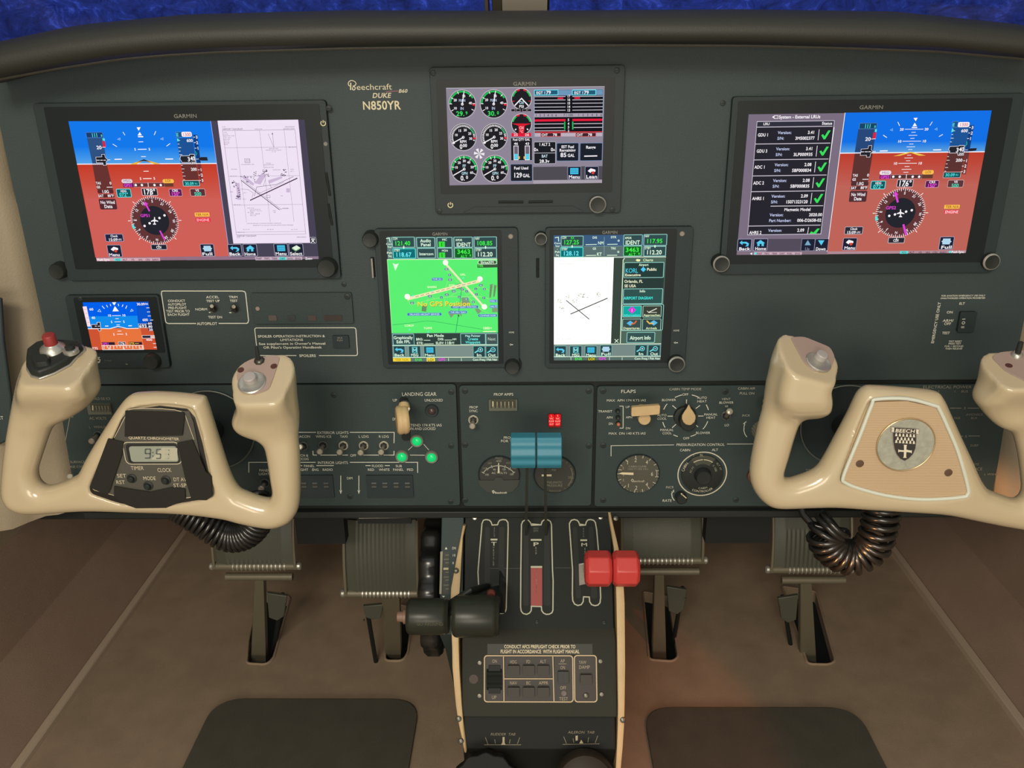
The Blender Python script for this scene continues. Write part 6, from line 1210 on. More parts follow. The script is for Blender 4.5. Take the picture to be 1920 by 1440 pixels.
# lamps
def lamp(label, x, y, r1, r2, col, lit, cat='light', group=None, name='indicator_lamp', rim=RD_):
    c = SUBP.hit(x, y); s = mpp(c); t = thing(name, label, cat, tuple(c), group); mb = MB()
    mb.lathe(c, SUBP.n, [(0,r1*s),(.002,r1*s),(.003,r1*s*.9),(.0028,r1*s*.72)], rim, 32); mb.build('bezel_ring', t)
    mb = MB(); m = col; mb.lathe(c, SUBP.n, [(.001,r2*s),(.0032,r2*s),(.0048,r2*s*.8),(.0056,r2*s*.45),(.0058,r2*s*.1)], m, 28); mb.build('lens', t); return t
GLOW = bpy.data.materials.new('green_lamp_lens'); GLOW.use_nodes = True; b_ = GLOW.node_tree.nodes['Principled BSDF']; b_.inputs['Base Color'].default_value = (.0,.35,.1,1); b_.inputs['Roughness'].default_value = .15; b_.inputs['Emission Color'].default_value = (.01,.85,.22,1); b_.inputs['Emission Strength'].default_value = .5
RIMG = pmat('lamp_rim', (120,124,112), .4, metal=.3)
lamp('green gear-down lamp at the top of the triangle', 782, 825.5, 13, 8.8, GLOW, 1, rim=RIMG); lamp('green gear-down lamp at the lower left of the triangle', 754, 855, 13, 8.8, GLOW, 1, rim=RIMG); lamp('green gear-down lamp at the lower right of the triangle', 809.5, 856, 13, 8.8, GLOW, 1, rim=RIMG)
lamp('dark unlit lamp under UNLOCKED', 809.8, 769, 12.5, 7.5, pmat('dark_red_lens', (72,56,54), .15), 0, rim=M_BEZ)
# small edge meters
def edge_meter(label, x0, y0, x1, y1, txt, dim=False):
    t = unit('edge_meter', label, 'gauge', x0, y0, x1, y1, .004, pmat('meter_frame', (92,96,86), .45), 1, SUBP); p1 = SUBP.off(.0041); Q = Pen(p1, ink)
    Q.rect((58,58,46), x0+3, y0+3, x1-3, y1-3, 1); w = x1-x0; col = (168,162,134) if not dim else (130,128,108)
    for k in range(6): xx = x0+8+k*(w-14)/5.4; Q.rect(col, xx-.7, y0+6, xx+.7, y1-7, 2); Q.text(col, txt[k], xx, y1-5, 2.6, 4, l=2)
    Q.line((200,194,160), [(x0+7,y0+5),(x0+7,y1-6)], 1.8, 3); Q.build('meter_face', t); return t
edge_meter('small rectangular meter under PROP AMPS', 917, 747, 970, 768, ['0','5','10','15','20','25']); edge_meter('small rectangular meter under WSHLD DE ICE behind the left yoke', 167, 755, 211, 775, ['0','50','100','150','200','250'], True)
# ---- centre subpanel
P = Pen(SUBP, ink, .0003); P.z(850,710,5.761)
P.text(INK, 'PROP AMPS', 542, 165, 28, 212); P.text(INK, 'PROP', 219, 305, 26, 92); P.text(INK, 'SYNC', 218, 344, 26, 92); P.text(INK, 'PROP SYNC', 646, 632, 26, 206); P.text(INK, 'FOR T.O.', 600, 668, 26, 176); P.build('lettering', sp_c)
for a in ((872,733),(872,834),(872,938),(1104,836),(1104,733)): screw(sp_c, *a, r=.0036, plane=SUBP)
def disc_gauge(label, x, y, r, face=(46,48,46), h=.004, rim=M_BEZ):
    c = SUBP.hit(x, y); s = mpp(c); t = thing('round_gauge', label, 'gauge', tuple(c)); mb = MB(); R_ = r*s*1.0
    mb.lathe(c, SUBP.n, [(0,R_*1.03),(h*.5,R_*1.03),(h*.7,R_*1.01),(h*.6,R_*.985),(.0012,R_*.98),(.0012,.001)], rim, 56); mb.build('gauge_case', t); return t, SUBP.off(.0014)
t, p1 = disc_gauge('round gauge with AC frequency arc beneath the left blue lever', 936, 889, 38); Q = Pen(p1, ink, .00025); Q.z(850,710,5.761); C = (176,178,160)
Q.disc((50,52,48), 496, 1040, 200, 1, 44)
Q.text((120,124,110), 'FREQ', 492, 856, 22, 82); Q.text((150,152,136), '400', 490, 886, 22, 58); Q.arc(C, 490, 1120, 192, 8, -54, 54, 3, 24)
for a in (-54,-36,-20,0,20,36,54): Q.tick(C, 490, 1120, 178, 208, a, 8, 3)
for s_, x, y, w in (('380',392,908,48),('420',592,905,46),('360',336,962,44),('440',656,962,44),('100',362,1032,42),('150',628,1028,42),('90',444,978,30),('120',545,976,42)): Q.text(C if s_ in ('100','150','90','120') else (120,122,108), s_, x, y, 20, w)
Q.text(C, 'AC VOLTS', 496, 1014, 22, 166); Q.line((212,208,184), [(490,905),(490,935)], 8, 5); Q.poly((212,208,184), [(484,930),(496,930),(500,1012),(480,1012)], 5)
Q.poly((60,64,60), [(270,1092),(440,1092),(460,1060),(520,1060),(545,1092),(716,1088),(700,1150),(640,1215),(500,1245),(360,1215),(290,1150)], 6)
Q.line((206,204,186), [(430,1225),(422,1205),(436,1200),(444,1214),(430,1232)], 8, 8); Q.text((206,204,186), 'Beechcraft', 514, 1222, 20, 130, bold=True, l=8); Q.build('gauge_face', t)
t, p1 = disc_gauge('round pneumatic pressure gauge beneath the right blue lever', 1040, 889, 38.5); Q = Pen(p1, ink, .00025); Q.z(850,710,5.761)
Q.disc((54,56,50), 1096, 1040, 202, 1, 44); Q.text((140,138,120), 'PSI', 1086, 982, 20, 48); Q.rect((206,198,168), 954, 1031, 1060, 1052, 3); Q.text((130,128,110), 'PNEUMATIC', 1092, 1116, 24, 176); Q.text((130,128,110), 'PRESSURE', 1092, 1150, 24, 176); Q.text((120,118,100), '20', 1256, 1062, 26, 42); Q.text((110,110,96), 'Beechcraft', 1100, 1204, 20, 130)
Q.arc((96,90,72), 1096, 1040, 180, 14, 62, 130, 2, 12)
for a in range(0, 150, 15): Q.tick((110,108,92), 1096, 1040, 176, 196, a+10, 5, 3)
Q.build('gauge_face', t)
# red vacuum lamps
EMR = bpy.data.materials.new('red_legend_glow'); EMR.use_nodes = True; nt = EMR.node_tree; nt.nodes.clear(); e_ = nt.nodes.new('ShaderNodeEmission'); e_.inputs[0].default_value = (.95,.03,.03,1); e_.inputs[1].default_value = 1.0; o_ = nt.nodes.new('ShaderNodeOutputMaterial'); nt.links.new(e_.outputs[0], o_.inputs[0])
for i, (x, lab) in enumerate(((1034.2,'lit red warning legend L VAC PUMP OUT'),(1045.8,'lit red warning legend R VAC PUMP OUT'))):
    t = unit('warning_light', lab+' above the blue levers', 'light', x-6, 775, x+6, 800, .003, pmat('red_legend_body', (120,16,16), .4), 1.5, SUBP)
    p1 = SUBP.off(.0031); Q = Pen(p1, em); Q.rect((232,22,28), x-5.3, 776.5, x+5.3, 799, .5, 3)
    for k, s_ in enumerate(('LR'[i], 'VAC', 'PUMP', 'OUT')): Q.text((255,168,150), s_, x, 779.3+k*5.3, 3.3, [2.6,7.6,9.6,8][k], bold=True, l=2)
    Q.build('legend', t)
# ---- right subpanel
P = Pen(SUBP, ink, .0003); P.z(1100,710,5.647)
for s_, x, y, h, w in (('FLAPS',440,130,34,160),('MAX  APH 174 KTS IAS',418,225,24,418),('TRANSIT',195,341,24,150),('APH',242,406,24,66),('DN',254,472,24,46),('UP',432,295,22,44),('APH',448,404,22,68),('DN',437,520,22,50),('MAX  DN 140 KTS IAS',427,575,24,394),
    ('CABIN TEMP MODE',1042,106,24,340),('OFF',1042,163,24,66),('BLOWER',868,221,24,150),('AUTO',1220,198,24,102),('HEAT',1218,235,24,102),('AUTO',795,382,24,98),('COOL',795,418,24,98),('MANUAL',1312,374,24,144),('HEAT',1312,408,24,98),('MANUAL',847,538,24,144),('COOL',849,572,24,98),('BLOWER',1229,569,24,152),('OFF',1052,626,24,68),
    ('VENT',1475,212,24,94),('BLOWER',1476,249,24,152),('HI',1478,288,22,32),('LO',1481,487,24,48),('CABIN AIR',1690,99,24,184),('PULL ON',1695,151,24,158),('INCR',1684,385,22,84),('PRESSURIZATION CONTROL',1203,694,26,512),('CABIN',1040,751,26,112),('ALT',1356,748,26,66),('INCR',878,1144,24,84),('RATE',850,1285,26,100)): P.text(INK if s_ not in ('CABIN TEMP MODE','INCR','CABIN AIR','PULL ON','VENT') else (172,172,158), s_, x, y, h, w)
P.line(INK, [(346,290),(386,290),(386,522),(348,522)], 7, 1)
kx_, ky_ = 1046, 395
for a0, a1 in ((-30,-12),(12,31),(58,74),(104,128),(150,164),(196,208),(238,254),(288,305)): P.arc(INK, kx_, ky_, 236, 8, a0, a1, 1, 8)
for a in (0,50,90,132,225,270,310): P.tick(INK, kx_, ky_, 128, 182, a, 8, 1)
P.line(INK, [(258,820),(258,708),(924,700)], 6, 1); P.line(INK, [(1484,691),(2100,690),(2100,780)], 6, 1)
P.line(INK, [(1688,455),(1666,500),(1664,550),(1676,590),(1696,616)], 7, 1); P.poly(INK, [(1654,478),(1690,446),(1680,484)], 1)
P.line(INK, [(928,1290),(906,1256),(900,1220),(912,1184)], 8, 1); P.poly(INK, [(896,1196),(924,1172),(924,1202)], 1)
P.arc((206,200,176), 1223, 1008, 242, 11, 0, 360, 1, 72)
P.z(1380,530,3.063); D2 = (132,130,118)
for s_, x, y, h, w in (('ELECTRICAL POWER',1210,597,16,280),('BUS',1310,622,12,40),('1',1254,622,12,None),('2',1160,622,12,None),('2',1362,622,12,None),('R',1312,719,14,None),('VOLTAGE',1252,775,12,66),('AVIONICS',1366,755,12,96),('BUS',1364,775,12,36),('R',1318,881,14,None),('SURF',1366,932,13,48),('SYS',1376,1040,12,32),('ICE',1393,1067,16,38),('L WSHLD',1470,1097,12,96),('TEST',422,1075,15,48)): P.text(D2, s_, x, y, h, w)
P.line(D2, [(1228,720),(1294,720)], 4, 1); P.line(D2, [(1330,720),(1396,720)], 4, 1); P.line(D2, [(1290,881),(1304,881)], 4, 1); P.line(D2, [(1334,880),(1400,880)], 4, 1)
P.build('lettering', sp_r)
for a in ((1380,937),(1131,835),(1131,938),(1131,733),(1360,734)): screw(sp_r, *a, r=.0036, plane=SUBP)
lamp('dark flap transit lamp', 1158, 770, 4.5, 3.6, pmat('dark_lens', (52,56,52), .3), 0, rim=M_BLK); lamp('dark flap approach lamp', 1158.5, 782, 4.5, 3.6, pmat('dark_lens', (52,56,52), .3), 0, rim=M_BLK); lamp('small amber flap DN lamp', 1159, 793.5, 4.8, 3.8, pmat('amber_lens', (184,118,84), .3), 0, rim=M_BLK)
# flap lever
c = SUBP.hit(1202,769); t = thing('flap_lever', 'cream paddle-shaped flap lever in the up position', 'lever', tuple(c)); mb = MB()
mb.tube([c, c+SUBP.n*.03+Vector((0,0,.002))], [.0072,.0066], M_CTRIM, 24); mb.build('boss', t, bevel=.0008)
a = onY(1183, 769, -.038); b = onY(1236, 765, -.038); mb = MB(); n = Vector((0,-.35,1)).normalized()
for dz in (0,): mb.prism(rloop([a+Vector((0,0,-.0052)), b+Vector((0,0,-.0052)), b+Vector((0,0,.0052)), a+Vector((0,0,.0052))], .0018, 3), (0,-.005,0), M_CTRIM)
mb.build('paddle', t, bevel=.0012)
# cabin temperature knob
c = SUBP.hit(1284,780); t = thing('rotary_knob', 'black rotary selector with cream teardrop pointer inside the cabin temp circle', 'knob', tuple(c)); p1 = SUBP.off(.016)
def drop(pln, cx, cy, w, h):
    return [pln.hit(cx+a*w, cy+b*h) for a, b in ((0,-1),(.22,-.62),(.5,-.28),(.72,.05),(.74,.35),(.6,.66),(.33,.88),(0,.95),(-.33,.88),(-.6,.66),(-.74,.35),(-.72,.05),(-.5,-.28),(-.22,-.62))]
mb = MB(); q = drop(SUBP, 1286, 777, 21, 22); mb.prism(q, SUBP.n*.0155, M_BLK); mb.build('knob_body', t, bevel=.001)
mb = MB(); q = drop(p1, 1291, 777, 17.5, 20); mb.prism(q, SUBP.n*.0025, M_CTRIM); mb.build('pointer_cap', t, bevel=.0008)
mb = MB(); mb.lathe(c, SUBP.n, [(0,.0125),(.004,.012),(.0045,.010)], M_BLK, 32); mb.build('skirt', t)
# cabin air pull knob + rheostat behind the yoke grip
c = SUBP.hit(1437,752); t = thing('pull_knob', 'cream cabin air pull knob half hidden by the right yoke grip', 'knob', tuple(c)); mb = MB(); mb.lathe(c, SUBP.n, [(0,.004),(.014,.004),(.016,.009),(.024,.0095),(.026,.007)], M_CTRIM, 24); mb.build('knob_body', t)
c = SUBP.hit(1428,806); t = thing('rotary_knob', 'fluted pale metal knob beside INCR, half hidden by the right yoke grip', 'knob', tuple(c)); mb = MB(); seg = 40; pr = []
for k in range(seg): a = 2*math.pi*k/seg; rr = .0115*(1 if k % 2 else .93); pr.append(c+Vector((math.cos(a)*rr, 0, math.sin(a)*rr)))
mb.prism(pr, (0,-.02,0), pmat('pale_knob', (150,146,130), .4, metal=.3), .86); mb.build('knob_body', t)
# cabin climb gauge
t, p1 = disc_gauge('round cabin climb gauge with white numerals', 1196, 887.5, 39.5); Q = Pen(p1, ink, .00025); Q.z(1100,710,5.647); C = (200,196,176); gx, gy = 546, 1004
Q.disc((78,78,66), gx, gy, 213, 1, 56)
for a in range(0, 360, 10): Q.tick((150,148,130), gx, gy, 198, 212, a, 4, 2)
for a, r0 in ((-90,170),(-76,172),(-62,185),(-40,178),(-10,178),(12,176),(35,178),(58,178),(80,176),(100,176),(122,176),(145,178),(165,178),(188,178),(222,178),(250,180)): Q.tick(C, gx, gy, r0, 213, a, 6, 3)
for s_, x, y in (('2',517,858),('4',636,880),('6',691,1004),('4',636,1116),('2',524,1150),('1',433,884),('1',441,1128)): Q.text(C, s_, x, y, 40, 26, l=4)
for s_, x, y in (('5',386,944),('0',390,1014),('5',388,1070)): Q.text((160,158,140), s_, x, y, 26, 18, l=4)
Q.text((150,148,130), 'CABIN CLIMB', 536, 926, 20, 190); Q.text((140,138,122), '1000 FT PER MIN', 540, 954, 18, 220); Q.text(C, 'Beechcraft', 548, 1080, 22, 126, shear=.2); Q.line(C, [(486,1090),(470,1072),(482,1058),(496,1070)], 5, 4)
Q.line(C, [(728,964),(742,970),(742,1035),(726,1040)], 5, 3); Q.poly((220,206,172), [(340,998),(372,985),(494,988),(494,1014),(372,1008)], 6); Q.build('gauge_face', t)
# cabin altitude controller
c = SUBP.hit(1316.5,888.5); s_c = mpp(c); t = thing('cabin_controller', 'large black round cabin controller dial with white rim circle', 'dial', tuple(c)); mb = MB(); mb.lathe(c, SUBP.n, [(0,39*s_c),(.0022,38.6*s_c),(.0026,37*s_c),(.0026,16*s_c),(.010,14*s_c),(.011,13*s_c),(.0108,2*s_c)], M_BLK, 56); mb.build('dial_body', t)
Q = Pen(SUBP.off(.0028), ink, .0002); Q.z(1100,710,5.647); cx, cy = 1223, 1008; C = (200,196,176)
Q.ctext(C, 'CABIN', cx, cy, 198, -66, 26, 2); Q.ctext((150,150,134), 'ALT  FT', cx, cy, 185, 62, 20, 2); Q.ctext((150,150,134), 'X 1000', cx, cy, 140, 62, 20, 2); Q.ctext((150,150,134), 'AC FT', cx, cy, 120, -66, 20, 2)
Q.ctext(C, 'CONTROLLER', cx, cy, 196, 176, 24, 2, out=False); Q.ctext((170,168,150), 'CABIN', cx, cy, 160, 174, 22, 2, out=False)
Q.polyuv((70,72,60), [q for q in Q.circuv(cx, cy, 205, -36, 36, 14)]+[q for q in Q.circuv(cx, cy, 110, 36, -36, 14)], 1)
Q.arc((196,190,160), cx, cy, 160, 9, -36, 36, 3, 14); Q.text((176,172,148), 'SL', 1216, 806, 24, 38, l=3); Q.text((140,138,120), '1', 1134, 812, 22, l=3); Q.tick(M_DEEP, cx, cy, 150, 172, 0, 6, 4); Q.build('dial_face', t)
mb = MB(); c = SUBP.hit(1276,930); t = thing('rate_knob', 'small black rate knob with white pointer beside RATE', 'knob', tuple(c)); mb.lathe(c, SUBP.n, [(0,.0068),(.008,.006),(.009,.005)], M_BLK, 28); mb.build('knob_body', t)
Q = Pen(SUBP.off(.0092), ink, .0002); Q.line((216,204,172), [(1279,927),(1287,934)], 1.7, 1); Q.line((216,204,172), [(1277,925),(1280,928)], 2.4, 1); Q.build('pointer', t)
# copper unit behind right yoke grip
c = SUBP.hit(1419,890); t = thing('round_gauge', 'gauge with copper-coloured rim mostly hidden behind the right yoke grip', 'gauge', tuple(c)); mb = MB(); mb.lathe(c, SUBP.n, [(0,.011),(.004,.011),(.005,.009),(.003,.008)], pmat('copper_rim', (120,84,60), .4, metal=.5), 32); mb.build('gauge_case', t)
# ================================================================== PEDESTAL
YA, ZA = 0.0, zb0-.004
A1 = (-.082, -.612)
PA = Plane((0, YA, ZA), (1,0,0), (0, -(A1[0]-YA), -(A1[1]-ZA)))
PBp = Plane((0, -.090, -.610), (1,0,0), (0, .042, .078))     # autopilot face
PCp = Plane((0, -.132, -.690), (1,0,0), (0, .030, .052))    # trim indicator face
ped = thing('pedestal', 'black centre pedestal with cream side plates carrying the engine levers', 'pedestal', (0, -.1, -.8))
def xat(px, py, pln): return pln.hit(px, py).x
xl = xat(868, 1195, PBp); xr_ = xat(1153, 1195, PBp)
def slabYZ(prof, x0, x1, m, name, parent=ped, bevel=.001):
    mb = MB(); mb.prism([Vector((x0, y, z)) for y, z in prof], (x1-x0, 0, 0), m); return mb.build(name, parent, bevel=bevel)
pA0 = PA.hit(1010, 966); pA1 = PA.hit(1010, 1196)
slabYZ([(pA0.y,pA0.z),(pA1.y,pA1.z),(pA1.y+.02,pA1.z-.01),(pA1.y+.04,-.88),(.10,-.88),(.10,pA0.z)], xl, xr_, pmat('quadrant_black', (30,34,33), .55, spec=.15, bump=.1, bscale=500), 'quadrant_body')
b0 = PBp.hit(1010, 1202); b1 = PBp.hit(1010, 1345)
slabYZ([(b0.y,b0.z),(b1.y,b1.z),(b1.y+.03,b1.z+.012),(b0.y+.03,b0.z+.012)], xl-.001, xr_+.001, pmat('autopilot_face', (50,51,44), .65, spec=.2, bump=.5, bscale=900), 'autopilot_face')
c0 = PCp.hit(1010, 1352); c1 = PCp.hit(1010, 1405)
slabYZ([(c0.y,c0.z),(c1.y,c1.z),(c1.y+.02,c1.z-.10),(c1.y+.10,c1.z-.12),(c1.y+.10,c0.z+.02),(c0.y+.01,c0.z+.01)], xl+.001, xr_-.001, pmat('trim_face', (28,30,28), .55, spec=.15), 'trim_face')
# cream side plates, edge on
LT = [(985,868,873),(1009,863.5,867.5),(1048,856,865),(1103,846,862),(1125,845,860),(1166,846,859),(1218,848,860),(1252,848.5,861),(1322,855,865.5),(1350,859,868),(1380,865,871),(1410,871,874.5)]
RT = [(960,1140,1144.5),(985,1144,1150),(1027,1151,1159.5),(1060,1153.5,1165),(1096,1155,1169),(1130,1156,1171),(1183,1157,1171.5),(1250,1158,1172),(1322,1159,1171),(1360,1158.5,1170),(1400,1157,1167.5),(1450,1154,1163)]
def pface(py):
    return PA if py < 1198 else (PBp if py < 1348 else PCp)
for L_, nm in ((LT,'left'),(RT,'right')):
    mb = MB(); vs = []; n = len(L_)
    for py, a, b in L_:
        # smooth depth profile: the side plate's front edge stands proud of the face
        pm = pface(py).off(.006+.008*math.exp(-((py-1150)/110)**2)); A = pm.hit(a, py); B = pm.hit(b, py); back = Vector((0, .055, -.02))
        mid = (A+B)/2-Vector((0,.0012,0))
        vs += [A+back, A, mid, B, B+back]
    fs = [(i*5+k, i*5+(k+1) % 5, (i+1)*5+(k+1) % 5, (i+1)*5+k) for i in range(n-1) for k in range(5)]+[(0,1,2,3,4),tuple((n-1)*5+k for k in range(5))]
    mb.add(vs, fs, M_CTRIM); pl(mb.build('side_plate', ped, smooth=60), 'cream side plate')
for (x, y) in ((855,1070),(860,1348),(864,1390),(1154.5,972),(1168,1350)):
    pm = pface(y).off(.013 if y == 1070 else .008); c = pm.hit(x, y); mb = MB(); mb.lathe(c, pm.n, [(0,.0032),(.0012,.0028),(.0018,.0012)], M_DSTEEL, 16); mb.build('screw', ped)
# quadrant print
Q = Pen(PA, ink, .0003); Q.z(840,950,5.053); QC = (176,176,152)
def qslot(xa, xb, xc, xd, yt, yb, notch_t, notch_b, xl_t, xr_t, xl_b, xr_b, mid=None):
    pass
Q.line(QC, [(486,1008),(510,1012),(534,1005),(548,985),(552,960),(562,560),(570,200),(568,150),(550,126),(520,122),(490,130),(476,150),(470,172),(418,174),(408,145),(392,128),(360,122),(335,130),(322,160),(312,280),(292,520),(284,620),(290,740)], 11, 2)
Q.line(QC, [(788,170),(882,172),(892,140),(914,124),(944,124),(970,140),(980,170),(984,350),(990,600),(996,700),(994,980),(985,1004),(960,1018),(930,1020),(905,1008),(888,985),(884,946),(790,944),(788,985),(772,1008),(745,1020),(712,1012),(694,990),(688,950),(690,600),(694,300),(696,170),(708,140),(735,125),(762,130),(780,150),(788,170)], 11, 2, True)
Q.line(QC, [(1246,172),(1302,174),(1310,145),(1325,126),(1350,122),(1380,130),(1396,150),(1408,220),(1424,400),(1440,700),(1446,860),(1440,910),(1420,932),(1390,938),(1360,928),(1342,900),(1338,856),(1284,854),(1280,900),(1262,928),(1230,936),(1198,922),(1182,890),(1178,830),(1180,600),(1166,400),(1152,200),(1150,160),(1168,130),(1196,122),(1225,130),(1240,150),(1246,172)], 11, 2, True)
for pts in ([(330,165),(405,165),(412,1000),(302,700)], [(478,165),(560,165),(545,990),(430,700)]): pass
def vtext(s_, x, y0, dy, h, col): 
    for k, ch in enumerate(s_): Q.text(col, ch, x, y0+k*dy, h, 14, l=2, rot=0)
Q.rect(QC, 404, 304, 468, 320, 2); Q.text(QC, 'T', 436, 352, 34, 52, bold=True, l=2); vtext('HROTTLE', 432, 386, 27, 20, (130,132,112)); vtext('IDLE', 440, 205, 24, 18, (96,104,92))
Q.rect(QC, 784, 307, 886, 323, 2); Q.text(QC, 'P', 833, 356, 34, 56, bold=True, l=2); vtext('ROP', 834, 392, 26, 20, (130,132,112)); Q.text((84,92,82), 'HIGH', 832, 205, 20, 50, l=2); Q.text((84,92,82), 'RPM', 832, 230, 20, 46, l=2)
Q.rect(QC, 1254, 310, 1318, 326, 2); Q.text(QC, 'M', 1291, 360, 32, 66, bold=True, l=2); vtext('IXTURE', 1297, 400, 27, 20, (130,132,112)); vtext('RICH', 1284, 210, 24, 18, (96,104,92))
Q.rect((176,174,150), 784, 562, 892, 580, 3); Q.poly((146,52,46), [(784,580),(892,580),(893,938),(785,938)], 2); vtext('FEATHER', 838, 606, 32, 24, (200,140,110)); Q.line((70,76,70), [(345,584),(700,584)], 3, 1); Q.line((70,76,70), [(1010,580),(1160,580)], 3, 1); Q.build('quadrant_lettering', ped)
for k, pts in enumerate(([(352,190),(396,190),(400,720),(345,720)], [(484,190),(535,190),(528,960),(470,960)], [(716,190),(764,190),(766,940),(712,940)], [(912,190),(962,190),(972,940),(908,940)], [(1180,190),(1222,190),(1262,870),(1212,870)], [(1330,190),(1376,190),(1416,870),(1356,870)])):
    mb = MB(); Q0 = Pen(PA); Q0.z(840,950,5.053); pp = [Vector((*Q0.c(*q), 0)) for q in pts]; pp = rloop(pp, .0045, 4); mb.prism([PA.P(v.x, v.y, .0001) for v in pp], PA.n*.0003, M_DEEP); mb.build('lever_slot', ped, smooth=0)
for a in ((890,971),(1126,970),(1007,1166),(1133,1167)): screw(ped, *a, r=.0026, plane=PA, m=M_STEEL if a[1] < 1000 else M_BLK)
# autopilot face
af = PBp; Q = Pen(af, ink, .0003); Q.z(840,1180,5.486); AC = (196,172,138); TX = (164,150,124); WT = (222,208,172)
Q.rect((38,40,35), 405, 150, 1485, 258, .6); Q.text(WT, 'CONDUCT AFCS PREFLIGHT CHECK PRIOR TO', 944, 177, 34, 734, bold=True, l=2); Q.text(WT, 'FLIGHT IN ACCORDANCE  WITH FLIGHT MANUAL', 946, 227, 36, 812, bold=True, l=2)
Q.frame(AC, 374, 270, 1284, 744, 12, 2, 28); Q.frame(AC, 1302, 268, 1528, 744, 12, 2, 28); Q.line(AC, [(571,272),(576,742)], 11, 2); Q.line(AC, [(1078,270),(1090,742)], 11, 2); Q.line(AC, [(576,508),(1082,508)], 11, 2)
Q.rect((44,40,36), 384, 280, 564, 734, .7, 10); Q.rect((44,40,36), 586, 282, 1072, 496, .7, 6); Q.rect((44,40,36), 586, 518, 1080, 734, .7, 6); Q.rect((44,40,36), 1096, 280, 1276, 734, .7, 6); Q.rect((44,40,36), 1312, 280, 1520, 734, .7, 10)
for s_, x, y, w in (('ON',480,326,50),('UP',474,698,48),('HDG',672,334,70),('FD',825,332,42),('ALT',977,330,64),('NAV',672,550,74),('BC',828,550,48),('APPR',982,550,98),('AP',1179,324,46),('ON',1180,392,50),('OFF',1184,600,64),('TEST',1189,714,92),('YAW',1384,338,78),('DAMP',1402,388,114)): Q.text(TX, s_, x, y, 34, w, l=2)
Q.line(TX, [(1138,354),(1218,354)], 5, 2); Q.build('autopilot_lettering', ped)
def apbox(x0, y0, x1, y1, h, m, name, parent=ped, bevel=.0006, r=1.5):
    mb = MB(); px_box(mb, af.off(.0004), 840+x0/5.486, 1180+y0/5.486, 840+x1/5.486, 1180+y1/5.486, 0, h, m, r); return mb.build(name, parent, bevel=bevel)
BM = pmat('button_grey', (62,58,52), .5, spec=.25)
for x in (676,830,981):
    for y in (416,640): apbox(x-60, y-50, x+60, y+50, .0042, BM, 'push_button')
apbox(1360, 460, 1480, 558, .0042, BM, 'push_button'); apbox(416, 368, 540, 660, .0010, M_DEEP, 'wheel_slot')
mb = MB(); c = af.hit(840+476/5.486, 1180+514/5.486); pr = []; R_ = .019
u_ = af.v; 
for k in range(44):
    a = 2*math.pi*k/44; rr = R_*(1 if k % 2 else .95); pr.append(c-af.n*.0145+(af.n*math.cos(a)+u_*math.sin(a))*rr-Vector((.0085,0,0)))
mb.prism(pr, (.017,0,0), pmat('wheel_dark', (32,36,33), .7, spec=.1)); mb.build('pitch_wheel', ped, smooth=0)
apbox(1130, 428, 1242, 552, .0035, M_BLK, 'rocker_switch')
mb = MB(); mb.lathe(af.hit(840+1190/5.486, 1180+657/5.486), af.n, [(0,.0032),(.0008,.003),(.0006,.0012)], pmat('brown_ring', (86,74,64), .4), 16); mb.build('test_button', ped)
mb = MB(); mb.lathe(af.hit(840+1420/5.486, 1180+682/5.486), af.n, [(0,.0034),(.0016,.0030),(.0022,.0015)], M_DSTEEL, 16); mb.build('chrome_stud', ped)
for x, y in ((325,344),(323,684),(1568,328),(1580,668)): 
    mb = MB(); c = af.hit(840+x/5.486, 1180+y/5.486); mb.lathe(c, af.n, [(0,.0026),(.0008,.0022),(.0010,.0008)], M_DSTEEL, 14); mb.build('screw', ped)
mb = MB(); mb.lathe(af.hit(840+263/5.486, 1180+512/5.486), af.n, [(0,.005),(.0004,.005)], pmat('brown_plug', (66,52,44), .6), 20); mb.build('plug', ped)
mb = MB(); mb.box(af.hit(990,1275)-af.n*.0, (.001,.001,.001), M_DEEP)
# trim indicators
Q = Pen(PCp, ink, .0003); Q.z(840,1180,5.486); TC = (128,118,98)
Q.text(TC, 'RUDDER  TAB', 567, 1076, 26, 256, shear=.3); Q.text(TC, 'AILERON  TAB', 1370, 1056, 26, 272, shear=.3)
for pts in ([(372,1186),(752,1186)], [(1180,1182),(1556,1176)], [(385,1110),(412,1182)], [(480,1130),(488,1174)], [(640,1130),(632,1174)], [(738,1110),(714,1176)], [(1190,1102),(1218,1174)], [(1286,1120),(1294,1164)], [(1446,1110),(1438,1162)], [(1540,1092),(1514,1168)]): Q.line(TC, pts, 6, 2)
Q.poly((172,160,132), [(562,1105),(582,1105),(582,1160),(592,1186),(546,1186),(560,1160)], 3); Q.poly((176,164,136), [(1312,1092),(1334,1090),(1334,1140),(1312,1144)], 3); Q.poly((196,182,148), [(1350,1172),(1370,1134),(1392,1170)], 3); Q.build('trim_lettering', ped)
# rudder and aileron tab knobs at the bottom
for lab, x, y, R_ in (('black knurled rudder tab wheel at the foot of the pedestal', 912, 1472, .036), ('black domed aileron tab knob at the foot of the pedestal', 1096, 1462, .032)):
    pm = PCp.off(.012); c = pm.hit(x, y); t = thing('tab_trim_control', lab, 'knob', tuple(c)); mb = MB(); seg = 48; n = PCp.n
    if R_ > .033:
        pr = []
        for k in range(seg): a = 2*math.pi*k/seg; rr = R_*(1+.035*math.cos(a*12)); pr.append(c+(PCp.u*math.cos(a)+PCp.v*math.sin(a))*rr)
        mb.prism(pr, n*.016, pmat('dark_wheel', (26,27,25), .6, spec=.2)); mb.build('wheel_rim', t, bevel=.004)
    else:
        mb.lathe(c, n, [(0,R_),(.012,R_*.99),(.018,R_*.9),(.022,R_*.6),(.023,R_*.1)], pmat('dark_brown_knob', (52,45,38), .5, spec=.2), 40); mb.build('knob_body', t)
